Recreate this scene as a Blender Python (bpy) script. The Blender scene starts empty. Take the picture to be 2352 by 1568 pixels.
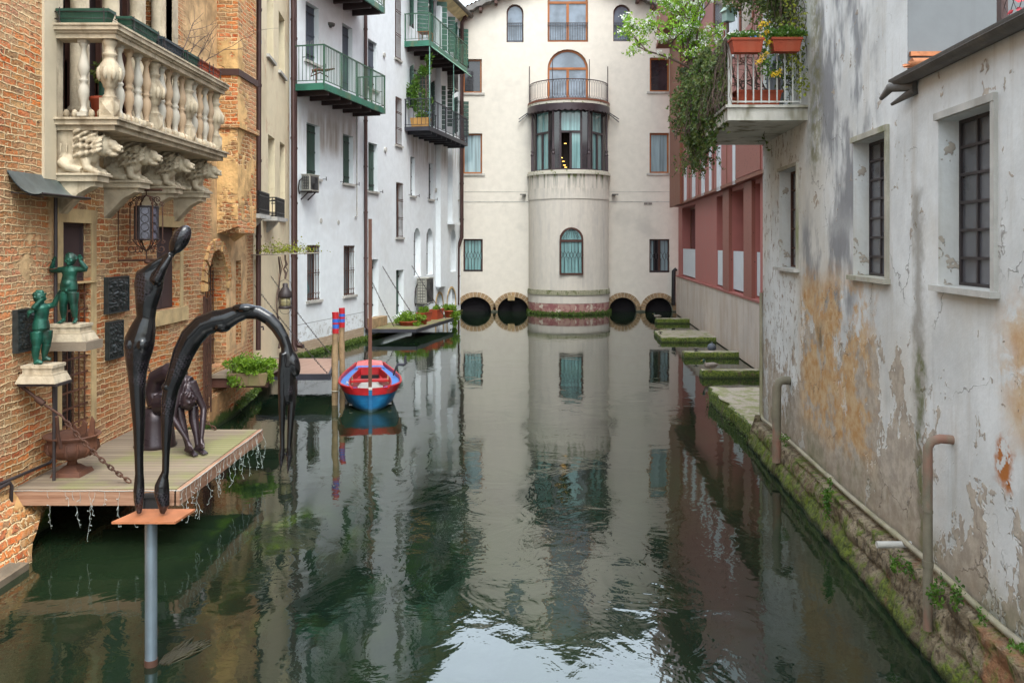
import bpy, bmesh, math, random
from mathutils import Vector, Matrix, noise as mnoise
from mathutils.geometry import tessellate_polygon
random.seed(7)
sc = bpy.context.scene
COL = sc.collection
# ---------------------------------------------------------------- camera model (eye 3.3 m over the water)
F, CX, HY, CZ = 1960.0, 1176.0, 560.0, 3.3
def at(px, py, Y):
    return Vector(((px-CX)/F*Y, Y, CZ+(HY-py)/F*Y))
def on_z(px, py, z):
    Y = (CZ-z)*F/(py-HY)
    return Vector(((px-CX)/F*Y, Y, z))

class Wall:
    def __init__(s, A, B, side):
        s.A = Vector((A[0], A[1], 0)); s.B = Vector((B[0], B[1], 0))
        s.L = (s.B-s.A).length; s.d = (s.B-s.A)/s.L
        n = Vector((s.d.y, -s.d.x, 0))
        if n.x*side < 0 or side == 0 and n.y > 0: n = -n
        s.n = n
        s.M = Matrix((( s.d.x, n.x, 0, s.A.x), (s.d.y, n.y, 0, s.A.y), (0, 0, 1, 0), (0, 0, 0, 1)))
    def u(s, px, off=0.0):
        k = (px-CX)/F; A = s.A+s.n*off
        return (k*A.y-A.x)/(s.d.x-k*s.d.y)
    def uz(s, px, py, off=0.0):
        u = s.u(px, off); p = s.A+s.n*off+s.d*u
        return u, CZ+(HY-py)/F*p.y
    def z(s, px, py, off=0.0): return s.uz(px, py, off)[1]
    def P(s, u, off, z): return s.M @ Vector((u, off, z))
    def rect(s, px0, yt, px1, yb, off=0.0):
        u0, zt = s.uz(px0, yt, off); zb = s.z(px0, yb, off)
        return [u0, s.u(px1, off), zb, zt]

# ---------------------------------------------------------------- mesh builder
I4 = Matrix.Identity(4)
class MB:
    def __init__(s, M=None):
        s.v = []; s.f = []; s.sm = []; s.mi = []; s.M = M.copy() if M else I4.copy(); s.k = 0
    def add(s, vs, fs, smooth=False):
        b = len(s.v); M = s.M
        s.v += [M @ Vector(p) for p in vs]
        flip = M.to_3x3().determinant() < 0
        for f in fs:
            f = [b+i for i in f]
            if flip: f.reverse()
            s.f.append(f); s.sm.append(smooth); s.mi.append(s.k)
        return s
    def box(s, x0, x1, y0, y1, z0, z1):
        if x0 > x1: x0, x1 = x1, x0
        if y0 > y1: y0, y1 = y1, y0
        if z0 > z1: z0, z1 = z1, z0
        vs = [(x0,y0,z0),(x1,y0,z0),(x1,y1,z0),(x0,y1,z0),(x0,y0,z1),(x1,y0,z1),(x1,y1,z1),(x0,y1,z1)]
        return s.add(vs, [(0,3,2,1),(4,5,6,7),(0,1,5,4),(1,2,6,5),(2,3,7,6),(3,0,4,7)])
    def hull8(s, lo, hi):      # two quads joined
        return s.add(list(lo)+list(hi), [(0,3,2,1),(4,5,6,7),(0,1,5,4),(1,2,6,5),(2,3,7,6),(3,0,4,7)])
    def bar(s, a, b, w, h=None):
        a = Vector(a); b = Vector(b); h = h or w
        t = (b-a).normalized(); up = Vector((0,0,1)) if abs(t.z) < .95 else Vector((0,1,0))
        x = t.cross(up).normalized(); y = x.cross(t)
        x *= w/2; y *= h/2
        return s.hull8([a-x-y,a+x-y,a+x+y,a-x+y],[b-x-y,b+x-y,b+x+y,b-x+y])
    def tube(s, pts, r, seg=8, smooth=True, e=None, up=None, close=False):
        pts = [Vector(p) for p in pts]; n = len(pts)
        rs = r if isinstance(r, (list, tuple)) else [r]*n
        es = e if isinstance(e, (list, tuple)) else [e or 1.0]*n
        vs = []; fs = []; x = None
        for i, p in enumerate(pts):
            if close: t = pts[(i+1) % n]-pts[i-1]
            else: t = pts[min(i+1, n-1)]-pts[max(i-1, 0)]
            if t.length < 1e-9: t = Vector((0,0,1))
            t.normalize()
            if up is not None: x = t.cross(Vector(up)); x.normalize()
            elif x is None:
                x = t.orthogonal().normalized()
            else:
                x = x-t*x.dot(t)
                x = x.normalized() if x.length > 1e-6 else t.orthogonal().normalized()
            y = t.cross(x)
            for j in range(seg):
                a = 2*math.pi*j/seg
                vs.append(p+x*math.cos(a)*rs[i]+y*math.sin(a)*rs[i]*es[i])
        m = n if close else n-1
        for i in range(m):
            for j in range(seg):
                k = (j+1) % seg; i2 = (i+1) % n
                fs.append((i*seg+j, i*seg+k, i2*seg+k, i2*seg+j))
        s.add(vs, fs, smooth)
        if not close:
            s.add(vs, [tuple(range(seg-1,-1,-1)), tuple((n-1)*seg+j for j in range(seg))], False)
            for _ in range(0): pass
        return s
    def lathe(s, prof, c=(0,0,0), seg=16, smooth=True, sq=1.0):
        vs = []; fs = []; n = len(prof)
        for r, z in prof:
            for j in range(seg):
                a = 2*math.pi*(j+.5)/seg
                vs.append((c[0]+r*math.cos(a), c[1]+r*sq*math.sin(a), c[2]+z))
        for i in range(n-1):
            for j in range(seg):
                k = (j+1) % seg
                fs.append((i*seg+j, i*seg+k, (i+1)*seg+k, (i+1)*seg+j))
        fs.append(tuple(range(seg-1,-1,-1))); fs.append(tuple((n-1)*seg+j for j in range(seg)))
        return s.add(vs, fs, smooth)
    def ell(s, c, r, R=None, seg=14, rings=8, smooth=True):
        c = Vector(c); r = r if isinstance(r, (tuple, list)) else (r, r, r)
        vs = []; fs = []
        for i in range(rings+1):
            th = math.pi*i/rings
            for j in range(seg):
                a = 2*math.pi*j/seg
                p = Vector((r[0]*math.sin(th)*math.cos(a), r[1]*math.sin(th)*math.sin(a), r[2]*math.cos(th)))
                if R: p = R @ p
                vs.append(c+p)
        for i in range(rings):
            for j in range(seg):
                k = (j+1) % seg
                fs.append((i*seg+j, (i+1)*seg+j, (i+1)*seg+k, i*seg+k))
        return s.add(vs, fs, smooth)
    def prism(s, loop, y0, y1, axis='y'):
        n = len(loop)
        if y0 > y1: y0, y1 = y1, y0
        ar = sum(loop[i][0]*loop[(i+1) % n][1]-loop[(i+1) % n][0]*loop[i][1] for i in range(n))
        lp = list(loop) if ar > 0 else list(loop)[::-1]
        if axis == 'y':
            vs = [(a, y0, b) for a, b in lp]+[(a, y1, b) for a, b in lp]; f = 1
        elif axis == 'x':
            vs = [(y0, a, b) for a, b in lp]+[(y1, a, b) for a, b in lp]; f = -1
        else:
            vs = [(a, b, y0) for a, b in lp]+[(a, b, y1) for a, b in lp]; f = -1
        fs = [tuple(range(n)), tuple(range(2*n-1, n-1, -1))]
        fs += [(i, n+i, n+(i+1) % n, (i+1) % n) for i in range(n)]
        if f < 0: fs = [tuple(reversed(q)) for q in fs]
        return s.add(vs, fs)
    def frame(s, outer, inner, y0, y1):      # ring of material between two loops of equal length, in x-z
        n = len(outer)
        if y0 > y1: y0, y1 = y1, y0
        vs = [(a,y1,b) for a,b in outer]+[(a,y1,b) for a,b in inner]+[(a,y0,b) for a,b in outer]+[(a,y0,b) for a,b in inner]
        fs = []
        for i in range(n):
            j = (i+1) % n
            fs += [(i,j,n+j,n+i),(2*n+i,3*n+i,3*n+j,2*n+j),(i,2*n+i,2*n+j,j),(n+i,n+j,3*n+j,3*n+i)]
        return s.add(vs, fs)
    def grid(s, fn, nu, nv, smooth=True):
        vs = [fn(i/nu, j/nv) for j in range(nv+1) for i in range(nu+1)]
        fs = [(j*(nu+1)+i, j*(nu+1)+i+1, (j+1)*(nu+1)+i+1, (j+1)*(nu+1)+i) for j in range(nv) for i in range(nu)]
        return s.add(vs, fs, smooth)
    def panel(s, outer, holes, y=0.0, depth=.3, hole_depths=None):
        E = []; X = set()
        for lp in [outer]+list(holes):
            for i in range(len(lp)):
                p, q = lp[i], lp[(i+1) % len(lp)]; X.add(round(p[0], 5))
                if abs(p[0]-q[0]) > 1e-5: E.append((p, q) if p[0] < q[0] else (q, p))
        X = sorted(X)
        def zat(e, x): return lerp(e[0][1], e[1][1], (x-e[0][0])/(e[1][0]-e[0][0]))
        for x0, x1 in zip(X, X[1:]):
            if x1-x0 < 1e-4: continue
            xm = (x0+x1)/2; cr = sorted([e for e in E if e[0][0] < xm < e[1][0]], key=lambda e: zat(e, xm))
            for e, g in zip(cr[0::2], cr[1::2]):
                q = [(x0, y, zat(e, x0)), (x1, y, zat(e, x1)), (x1, y, zat(g, x1)), (x0, y, zat(g, x0))]
                s.add(q, [(0,1,2,3)])
        for k, h in enumerate(holes):
            dd = hole_depths[k] if hole_depths else depth
            n = len(h); vs = [(a, y, b) for a, b in h]+[(a, y-dd, b) for a, b in h]
            s.add(vs, [(i, (i+1) % n, n+(i+1) % n, n+i) for i in range(n)])
        return s
    def build(s, name, mats, parent=None, world=True, uv=True):
        me = bpy.data.meshes.new(name)
        me.from_pydata([tuple(p) for p in s.v], [], s.f)
        me.polygons.foreach_set('use_smooth', s.sm)
        if not isinstance(mats, (list, tuple)): mats = [mats]
        for m in mats: me.materials.append(m)
        me.polygons.foreach_set('material_index', s.mi)
        me.update()
        if uv: boxuv(me)
        return link(name, me, parent, world)
WT = {}
def boxuv(me):
    ul = me.uv_layers.new(name='UVMap')
    co = me.vertices; data = [0.0]*(2*len(me.loops))
    for p in me.polygons:
        n = p.normal
        h = math.hypot(n.x, n.y)
        if h < .6:
            for li, vi in zip(p.loop_indices, p.vertices):
                c = co[vi].co; data[2*li] = c.x; data[2*li+1] = c.y
        else:
            tx, ty = -n.y/h, n.x/h
            if abs(ty) >= abs(tx):
                if ty < 0: tx, ty = -tx, -ty
            elif tx < 0: tx, ty = -tx, -ty
            for li, vi in zip(p.loop_indices, p.vertices):
                c = co[vi].co; data[2*li] = c.x*tx+c.y*ty; data[2*li+1] = c.z
    ul.data.foreach_set('uv', data)
def link(name, me, parent, world=True):
    o = bpy.data.objects.new(name, me); COL.objects.link(o)
    W0 = Vector((0,0,0))
    if parent is not None:
        o.parent = parent
        if world:
            o.location = -WT.get(parent.name, Vector((0,0,0)))
            W0 = Vector((0,0,0))
        else: W0 = WT.get(parent.name, Vector((0,0,0)))
    WT[o.name] = W0
    return o
def tag(o, label, cat, group=None, kind=None):
    if label: o['label'] = label
    if cat: o['category'] = cat
    if group: o['group'] = group
    if kind: o['kind'] = kind
    return o
def thing(name, label, cat, loc=(0,0,0), group=None, rz=0.0, s=1.0):
    o = bpy.data.objects.new(name, None); COL.objects.link(o)
    o.location = loc; o.rotation_euler = (0,0,rz); o.scale = (s,s,s); o.empty_display_size = .2
    WT[o.name] = Vector(loc)
    return tag(o, label, cat, group)
def structure(o): o['kind'] = 'structure'; return o
def copytree(o, parent=None):
    c = o.copy(); COL.objects.link(c)
    if parent: c.parent = parent
    for ch in list(o.children): copytree(ch, c)
    return c
def remesh(mb, name, mat, voxel, parent=None, world=True, smooth=3, fac=.5):
    me = bpy.data.meshes.new('tmp'); me.from_pydata([tuple(p) for p in mb.v], [], mb.f); me.update()
    bm = bmesh.new(); bm.from_mesh(me); bmesh.ops.remove_doubles(bm, verts=bm.verts, dist=1e-5)
    bm.to_mesh(me); bm.free()
    o = bpy.data.objects.new('tmp', me); COL.objects.link(o)
    m = o.modifiers.new('r', 'REMESH'); m.mode = 'VOXEL'; m.voxel_size = voxel; m.use_smooth_shade = True
    if smooth:
        m2 = o.modifiers.new('s', 'SMOOTH'); m2.iterations = smooth; m2.factor = fac
    dg = bpy.context.evaluated_depsgraph_get()
    me2 = bpy.data.meshes.new_from_object(o.evaluated_get(dg))
    me2.name = name; me2.materials.clear(); me2.materials.append(mat)
    me2.polygons.foreach_set('use_smooth', [True]*len(me2.polygons))
    bpy.data.objects.remove(o); bpy.data.meshes.remove(me)
    return link(name, me2, parent, world)
def R3(ax, deg): return Matrix.Rotation(math.radians(deg), 3, ax)
def T4(x, y, z, rz=0, s=1.0): return Matrix.Translation((x,y,z)) @ Matrix.Rotation(rz, 4, 'Z') @ Matrix.Scale(s, 4)
def lerp(a, b, t): return a+(b-a)*t
def arch(u0, u1, z0, zs, zt, n=12):
    c = (u0+u1)/2; a = (u1-u0)/2; h = zt-zs
    return [(u0, z0), (u1, z0)]+[(c+a*math.cos(math.pi*i/n), zs+h*math.sin(math.pi*i/n)) for i in range(n+1)]
def rectl(u0, u1, z0, z1): return [(u0,z0),(u1,z0),(u1,z1),(u0,z1)]
def inset(loop, t):
    xs = [p[0] for p in loop]; zs = [p[1] for p in loop]
    cx = (min(xs)+max(xs))/2; cz = (min(zs)+max(zs))/2; w = max(xs)-min(xs); h = max(zs)-min(zs)
    return [(cx+(a-cx)*(w-2*t)/w, cz+(b-cz)*(h-2*t)/h) for a, b in loop]

# ---------------------------------------------------------------- materials
class NT:
    def __init__(s, name):
        s.m = bpy.data.materials.new(name); s.m.use_nodes = True
        s.t = s.m.node_tree; s.n = s.t.nodes; s.l = s.t.links
        s.b = s.n['Principled BSDF']; s.out = s.n['Material Output']
        s._tc = None
    def tc(s, w='UV'):
        if not s._tc: s._tc = s.n.new('ShaderNodeTexCoord')
        return s._tc.outputs[w]
    def set(s, node, key, val):
        if val is None: return
        if isinstance(val, bpy.types.NodeSocket): s.l.new(val, node.inputs[key])
        else:
            if isinstance(val, (tuple, list)) and len(val) == 3 and node.inputs[key].type == 'RGBA': val = (*val, 1)
            node.inputs[key].default_value = val
    def noise(s, vec, scale, detail=4, rough=.55, dist=0.0, out='Fac'):
        n = s.n.new('ShaderNodeTexNoise'); s.set(n, 'Vector', vec); detail = min(detail, 4.5 if scale < 2 else (3.5 if scale < 10 else 2))
        n.inputs['Scale'].default_value = scale; n.inputs['Detail'].default_value = detail
        n.inputs['Roughness'].default_value = rough; n.inputs['Distortion'].default_value = dist
        return n.outputs['Fac' if out == 'Fac' else 'Color']
    def voro(s, vec, scale, feature='F1', out='Distance', rand=1.0):
        n = s.n.new('ShaderNodeTexVoronoi'); n.feature = feature; s.set(n, 'Vector', vec)
        n.inputs['Scale'].default_value = scale; n.inputs['Randomness'].default_value = rand
        return n.outputs[out]
    def map(s, vec, scale=(1,1,1), loc=(0,0,0), rot=(0,0,0)):
        n = s.n.new('ShaderNodeMapping'); s.set(n, 'Vector', vec)
        n.inputs['Scale'].default_value = scale; n.inputs['Location'].default_value = loc; n.inputs['Rotation'].default_value = rot
        return n.outputs[0]
    def ramp(s, fac, stops, interp='LINEAR'):
        n = s.n.new('ShaderNodeValToRGB'); s.set(n, 'Fac', fac); cr = n.color_ramp; cr.interpolation = interp
        while len(cr.elements) < len(stops): cr.elements.new(.5)
        for e, (p, c) in zip(cr.elements, stops):
            e.position = p; e.color = (*c, 1) if isinstance(c, (tuple, list)) else (c, c, c, 1)
        return n.outputs['Color']
    def mix(s, fac, a, b, mode='MIX'):
        n = s.n.new('ShaderNodeMix'); n.data_type = 'RGBA'; n.blend_type = mode; n.clamp_factor = True
        for k, v in ((0, fac), (6, a), (7, b)):
            if isinstance(v, bpy.types.NodeSocket): s.l.new(v, n.inputs[k])
            elif k == 0: n.inputs[0].default_value = v
            else: n.inputs[k].default_value = (*v, 1) if isinstance(v, (tuple, list)) else (v, v, v, 1)
        return n.outputs[2]
    def math(s, op, a, b=0.0, clamp=False):
        n = s.n.new('ShaderNodeMath'); n.operation = op; n.use_clamp = clamp
        for k, v in ((0, a), (1, b)):
            if isinstance(v, bpy.types.NodeSocket): s.l.new(v, n.inputs[k])
            else: n.inputs[k].default_value = v
        return n.outputs[0]
    def sep(s, vec):
        n = s.n.new('ShaderNodeSeparateXYZ'); s.set(n, 'Vector', vec); return n.outputs
    def ss(s, v, a, b, lo=0.0, hi=1.0):
        n = s.n.new('ShaderNodeMapRange'); n.interpolation_type = 'SMOOTHSTEP'; s.set(n, 'Value', v)
        n.inputs['From Min'].default_value = a; n.inputs['From Max'].default_value = b
        n.inputs['To Min'].default_value = lo; n.inputs['To Max'].default_value = hi
        return n.outputs[0]
    def vadd(s, a, b, scale=1.0):
        m = s.n.new('ShaderNodeVectorMath'); m.operation = 'SCALE'; s.set(m, 0, b); m.inputs['Scale'].default_value = scale
        n = s.n.new('ShaderNodeVectorMath'); n.operation = 'ADD'; s.set(n, 0, a); s.l.new(m.outputs[0], n.inputs[1])
        return n.outputs[0]
    def rect(s, u, v, u0, u1, v0, v1, soft=.15):
        a = s.ss(u, u0-soft, u0+soft); b = s.ss(u, u1-soft, u1+soft, 1, 0)
        c = s.ss(v, v0-soft, v0+soft); d = s.ss(v, v1-soft, v1+soft, 1, 0)
        return s.math('MULTIPLY', s.math('MULTIPLY', a, b), s.math('MULTIPLY', c, d))
    def bump(s, h, strength=.3, dist=.02, normal=None):
        n = s.n.new('ShaderNodeBump'); s.set(n, 'Height', h); n.inputs['Strength'].default_value = strength
        n.inputs['Distance'].default_value = dist
        if normal: s.l.new(normal, n.inputs['Normal'])
        return n.outputs[0]
    def fin(s, col=None, rough=None, nrm=None, **kw):
        s.set(s.b, 'Base Color', col); s.set(s.b, 'Roughness', rough)
        if nrm: s.l.new(nrm, s.b.inputs['Normal'])
        for k, v in kw.items(): s.set(s.b, k.replace('_', ' '), v)
        return s.m
def mk(name, col, rough=.7, metal=0.0, var=.25, scale=3.0, bump=.15, bscale=40.0, dirt=None, dfac=.5, coord='Object', spec=.5, coat=0.0, dscale=2.0):
    n = NT(name); v = n.tc(coord)
    a = n.noise(v, scale, 5, .6); b = n.noise(v, bscale, 3, .6)
    lo = tuple(c*(1-var) for c in col); hi = tuple(min(1, c*(1+var)) for c in col)
    c = n.mix(n.ss(a, .3, .7), lo, hi)
    c = n.mix(.25, c, n.mix(b, lo, hi))
    if dirt:
        k = n.noise(n.map(v, (1, 1, .35)), dscale, 6, .65)
        c = n.mix(n.math('MULTIPLY', n.ss(k, .5, .68), dfac), c, dirt)
    r = n.math('ADD', n.math('MULTIPLY', a, .2), rough-.1)
    return n.fin(c, r, n.bump(n.math('ADD', b, n.math('MULTIPLY', a, .5)), bump, .01), Metallic=metal, Specular_IOR_Level=spec, Coat_Weight=coat)

def brick_mat(name, patches=(), stops=None, mortar=(.74,.60,.41), moss=True, plast=(.54,.41,.26), pthr=.62, ptop=None):
    n = NT(name); uv = n.tc('UV')
    nz = n.noise(uv, 7, 2, .5, 0, 'Color'); uvd = n.vadd(uv, nz, .05)
    nz2 = n.noise(uv, 1.3, 2, .5, 0, 'Color'); uvd = n.vadd(uvd, nz2, .11)
    bt = n.n.new('ShaderNodeTexBrick'); n.l.new(uvd, bt.inputs['Vector'])
    bt.inputs['Scale'].default_value = 1.0; bt.inputs['Brick Width'].default_value = .235; bt.inputs['Row Height'].default_value = .076
    bt.inputs['Mortar Size'].default_value = .0125; bt.inputs['Mortar Smooth'].default_value = .7; bt.inputs['Bias'].default_value = 0
    bt.inputs['Color1'].default_value = (0,0,0,1); bt.inputs['Color2'].default_value = (1,1,1,1); bt.inputs['Mortar'].default_value = (.5,.5,.5,1)
    stops = stops or [(0, (.36,.055,.012)), (.2, (.60,.13,.018)), (.36, (.55,.20,.07)), (.5, (.66,.19,.03)), (.62, (.30,.18,.10)), (.74, (.62,.30,.12)), (.85, (.15,.08,.05)), (1, (.68,.42,.20))]
    bc = n.ramp(bt.outputs['Color'], stops)
    f1 = n.noise(uv, 18, 6, .7); f2 = n.noise(uv, 1.6, 5, .6)
    sm_ = n.ss(n.noise(uv, 3.0, 4, .6), .40, .66)
    bc = n.mix(n.math('MULTIPLY', n.ss(f1, .4, .7), .36), bc, (.66,.45,.24))
    bc = n.mix(n.math('MULTIPLY', sm_, .30), bc, (.56,.47,.34))
    bc = n.mix(n.ss(f1, .58, .70), bc, (.12,.06,.035))
    ochre = n.ss(n.noise(uv, .9, 5, .6), .52, .66)
    bc = n.mix(n.math('MULTIPLY', ochre, .55), bc, (.58,.30,.06))
    mo = n.mix(n.noise(uv, 30, 3), tuple(c*.7 for c in mortar), tuple(min(1, c*1.25) for c in mortar))
    er = n.math('ADD', bt.outputs['Fac'], n.ss(n.math('ADD', f1, n.math('MULTIPLY', n.math('SUBTRACT', f2, .5), .35)), .58, .68), True)
    dk_ = n.ss(n.noise(uv, .45, 6, .65), .42, .62)
    bc = n.mix(n.math('MULTIPLY', dk_, .58), bc, (.22,.12,.07))
    pk_ = n.ss(n.noise(n.map(uv, (1,1,1), (7,3,0)), .7, 5, .6), .46, .60)
    bc = n.mix(n.math('MULTIPLY', pk_, .38), bc, (.62,.40,.28))
    gy_ = n.ss(n.noise(n.map(uv, (1,1,1), (2,9,0)), 1.3, 5, .65), .54, .66)
    bc = n.mix(n.math('MULTIPLY', gy_, .38), bc, (.36,.31,.25))
    c = n.mix(er, bc, mo)
    hl_ = n.ss(n.noise(n.map(uv, (1,1.6,1), (5,1,0)), 7.5, 3, .6), .655, .70)
    c = n.mix(n.math('MULTIPLY', hl_, .8), c, (.07,.04,.025))
    # plaster remains
    sp = n.sep(n.vadd(uv, n.noise(uv, 5, 5, .65, 0, 'Color'), .22)); U, V = sp[0], sp[1]
    pm = n.ss(n.noise(uv, .75, 7, .68), pthr, pthr+.05)
    for (u0, u1, v0, v1, sf) in patches:
        pm = n.math('MAXIMUM', pm, n.rect(U, V, u0, u1, v0, v1, sf))
    pm = n.math('MULTIPLY', pm, n.ss(n.noise(uv, 9, 4, .6), .30, .36), True)
    pc = n.mix(n.ss(n.noise(uv, 2.2, 6, .65), .35, .65), tuple(x*.7 for x in plast), tuple(min(1, x*1.35) for x in plast))
    pc = n.mix(n.ss(n.noise(n.map(uv, (6, .6, 1)), 1, 5, .6), .55, .75), pc, (.30,.20,.12))
    c = n.mix(pm, c, pc)
    c = n.mix(1.0, c, (1.0,.86,.70), 'MULTIPLY')
    hgt = n.mix(pm, n.math('SUBTRACT', n.math('MULTIPLY', f1, .9), n.math('MULTIPLY', er, .8)), n.math('ADD', n.math('MULTIPLY', n.noise(uv, 25, 4), .25), .5))
    if moss:
        z = n.sep(n.tc('Object'))[2]
        mm = n.math('ADD', n.ss(z, 0.0, .55, 1, 0), n.math('MULTIPLY', n.math('SUBTRACT', f2, .5), 1.5))
        c = n.mix(n.ss(mm, .55, .8), c, (.045,.075,.012))
        c = n.mix(n.ss(z, .0, .12, .8, 0), c, (.015,.02,.01))
    return n.fin(c, .9, n.bump(hgt, 1.0, .035), Specular_IOR_Level=.25)

def plaster_mat(name, col, grime=(.35,.33,.30), gf=.35, base_brick=False, moss=0.0, streak=.4, extra=None, warm=None, mossh=.35, gthr=.52):
    n = NT(name); uv = n.tc('UV'); ob = n.tc('Object'); z = n.sep(ob)[2]
    a = n.noise(uv, .35, 6, .6); b = n.noise(uv, 3, 6, .65); st = n.noise(n.map(uv, (3.5, .16, 1)), 1, 6, .62)
    lo = tuple(c*.95 for c in col); hi = tuple(min(1, c*1.03) for c in col)
    c = n.mix(n.ss(b, .3, .7), lo, hi)
    c = n.mix(n.math('MULTIPLY', n.ss(a, gthr, gthr+.18), gf), c, grime)
    c = n.mix(n.math('MULTIPLY', n.ss(st, .55, .85), streak), c, grime)
    if warm: c = n.mix(n.math('MULTIPLY', n.ss(n.noise(uv, .55, 5, .6), .5, .7), .5), c, warm)
    if extra: c = extra(n, uv, c)
    h = n.math('ADD', n.math('MULTIPLY', n.noise(uv, 22, 5), .5), n.math('MULTIPLY', b, .6))
    if base_brick:
        wob = n.math('ADD', z, n.math('MULTIPLY', n.math('SUBTRACT', b, .5), .06))
        bm_ = n.ss(wob, .42, .46, 1, 0)
        bt = n.n.new('ShaderNodeTexBrick'); n.l.new(uv, bt.inputs['Vector']); bt.inputs['Scale'].default_value = 1
        bt.inputs['Brick Width'].default_value = .24; bt.inputs['Row Height'].default_value = .075; bt.inputs['Mortar Size'].default_value = .008
        bt.inputs['Color1'].default_value = (.42,.30,.20,1); bt.inputs['Color2'].default_value = (.52,.40,.28,1); bt.inputs['Mortar'].default_value = (.33,.26,.19,1)
        c = n.mix(bm_, c, n.mix(n.math('MULTIPLY', b, .5), bt.outputs['Color'], (.3,.24,.18)))
        # scuffed band under the painted line
        sc_ = n.math('MULTIPLY', n.rect(z, z, .46, .92, .46, .92, .03), n.ss(n.noise(uv, 4, 6, .7), .5, .6))
        c = n.mix(n.math('MULTIPLY', sc_, .6), c, (.36,.34,.31))
        c = n.mix(n.math('MULTIPLY', n.rect(z, z, .945, .965, .945, .965, .006), .8), c, (.10,.10,.10))
    if moss > 0:
        mm = n.math('ADD', n.ss(z, 0.0, mossh, 1, 0), n.math('MULTIPLY', n.math('SUBTRACT', n.noise(uv, 3, 6, .7), .5), 1.4))
        c = n.mix(n.math('MULTIPLY', n.ss(mm, .5, .7), moss), c, (.07,.105,.02))
        c = n.mix(n.ss(z, .0, .1, .8, 0), c, (.02,.025,.012))
    return n.fin(c, .88, n.bump(h, .22, .008), Specular_IOR_Level=.25)
EXPO = 1.12
M = {}
def mats():
    M['wood_grey'] = mk('weathered_grey_wood', (.22,.17,.12), .8, scale=2, bump=.3)
    M['black_iron'] = mk('black_iron', (.02,.018,.018), .5, .4)
    M['dark_iron'] = mk('dark_iron', (.045,.035,.035), .55, .3)
    M['rust_iron'] = mk('rusty_iron', (.075,.032,.02), .75, .2, dirt=(.14,.06,.03), var=.4)
    M['rust_light'] = mk('rusted_cast_iron', (.12,.045,.022), .8, .1, dirt=(.10,.05,.04), var=.35, bump=.4)
    M['brown_pipe'] = mk('brown_drainpipe_paint', (.060,.028,.024), .45, .2, var=.2)
    M['stone'] = mk('pale_istrian_stone', (.47,.385,.27), .75, var=.28, scale=4, dirt=(.20,.145,.085), dfac=.75, dscale=4.5, bump=.45)
    M['stone_warm'] = mk('warm_stained_stone', (.50,.36,.18), .8, var=.25, scale=3, dirt=(.22,.14,.07), dfac=.6, bump=.4)
    M['stone_grey'] = mk('grey_sill_stone', (.46,.44,.40), .85, var=.2, dirt=(.22,.20,.16), bump=.3)
    M['conc'] = mk('mossy_concrete', (.40,.37,.30), .9, var=.2, dirt=(.16,.17,.05), dfac=.7, bump=.5)
    M['green_beam'] = mk('green_painted_steel', (.035,.15,.10), .5, .1, dirt=(.22,.18,.08), dfac=.5)
    M['green_rail'] = mk('dull_green_rail_paint', (.05,.12,.075), .5, .1, dirt=(.14,.10,.05))
    M['green_shut'] = mk('bottle_green_shutter_paint', (.008,.075,.045), .45, var=.15)
    M['olive_shut'] = mk('dark_olive_shutter_paint', (.035,.075,.055), .6, var=.2)
    M['grey_shut'] = mk('slate_grey_shutter_paint', (.065,.080,.105), .6, var=.15)
    M['charcoal'] = mk('charcoal_steel_paint', (.030,.030,.040), .5, .1)
    M['joist'] = mk('dark_joist_paint', (.045,.028,.028), .7)
    M['orange_wood'] = mk('varnished_orange_wood', (.33,.105,.022), .45, var=.25, scale=2, bump=.1)
    M['brown_wood'] = mk('dark_brown_wood', (.075,.028,.018), .6, var=.25)
    M['bay_metal'] = mk('brown_bay_metal', (.055,.038,.042), .45, .2, var=.15)
    M['ac'] = mk('cream_air_conditioner_metal', (.37,.36,.31), .5)
    M['ac_dark'] = mk('dark_fan_grille', (.05,.05,.05), .6)
    M['terracotta'] = mk('terracotta_planter', (.33,.050,.016), .75, var=.18, bump=.15, dirt=(.30,.14,.08), dfac=.25)
    M['basket'] = mk('yellowed_terracotta', (.45,.24,.07), .8, var=.25)
    M['green_pl'] = mk('dark_green_plastic', (.012,.055,.035), .45, var=.2)
    M['blue_pl'] = mk('blue_black_plastic', (.02,.035,.045), .45, var=.2)
    M['soil'] = mk('potting_soil', (.05,.035,.022), .95, bump=.6)
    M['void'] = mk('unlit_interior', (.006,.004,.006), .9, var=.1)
    M['lead'] = mk('oxidised_lead_sheet', (.13,.15,.15), .45, .5, var=.35, scale=3, dirt=(.22,.27,.20), dfac=.4)
    M['white_metal'] = mk('white_painted_metal', (.62,.64,.66), .5, var=.06)
    M['red_wall'] = mk('brick_red_render', (.40,.125,.105), .6, var=.06, bump=.05)
    M['red_panel'] = mk('red_brown_panel', (.32,.095,.075), .55, var=.06, bump=.03)
    M['rust_panel'] = mk('brown_edge_panel', (.20,.062,.03), .55, var=.08, bump=.03)
    M['vine_wood'] = mk('bare_brown_twig', (.10,.065,.05), .9)
    M['wicker'] = mk('pale_wire_net', (.40,.36,.28), .7)
    M['rope'] = mk('pale_rope', (.50,.46,.36), .9)
    M['tile'] = mk('weathered_roof_tile', (.36,.16,.09), .85, var=.35, bump=.4)
    M['gutter'] = mk('grey_weathered_gutter', (.11,.10,.09), .7, .2, var=.3, bump=.3, dirt=(.20,.15,.10))
    M['rust_gutter'] = mk('rusty_split_gutter', (.34,.13,.055), .8, .1, var=.45, scale=6, bump=.4, dirt=(.10,.05,.03))
    M['grey_pipe'] = mk('grey_green_pipe', (.17,.15,.105), .7, .1, var=.3, dirt=(.30,.13,.09), dfac=.7, dscale=3, bump=.3)
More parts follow.
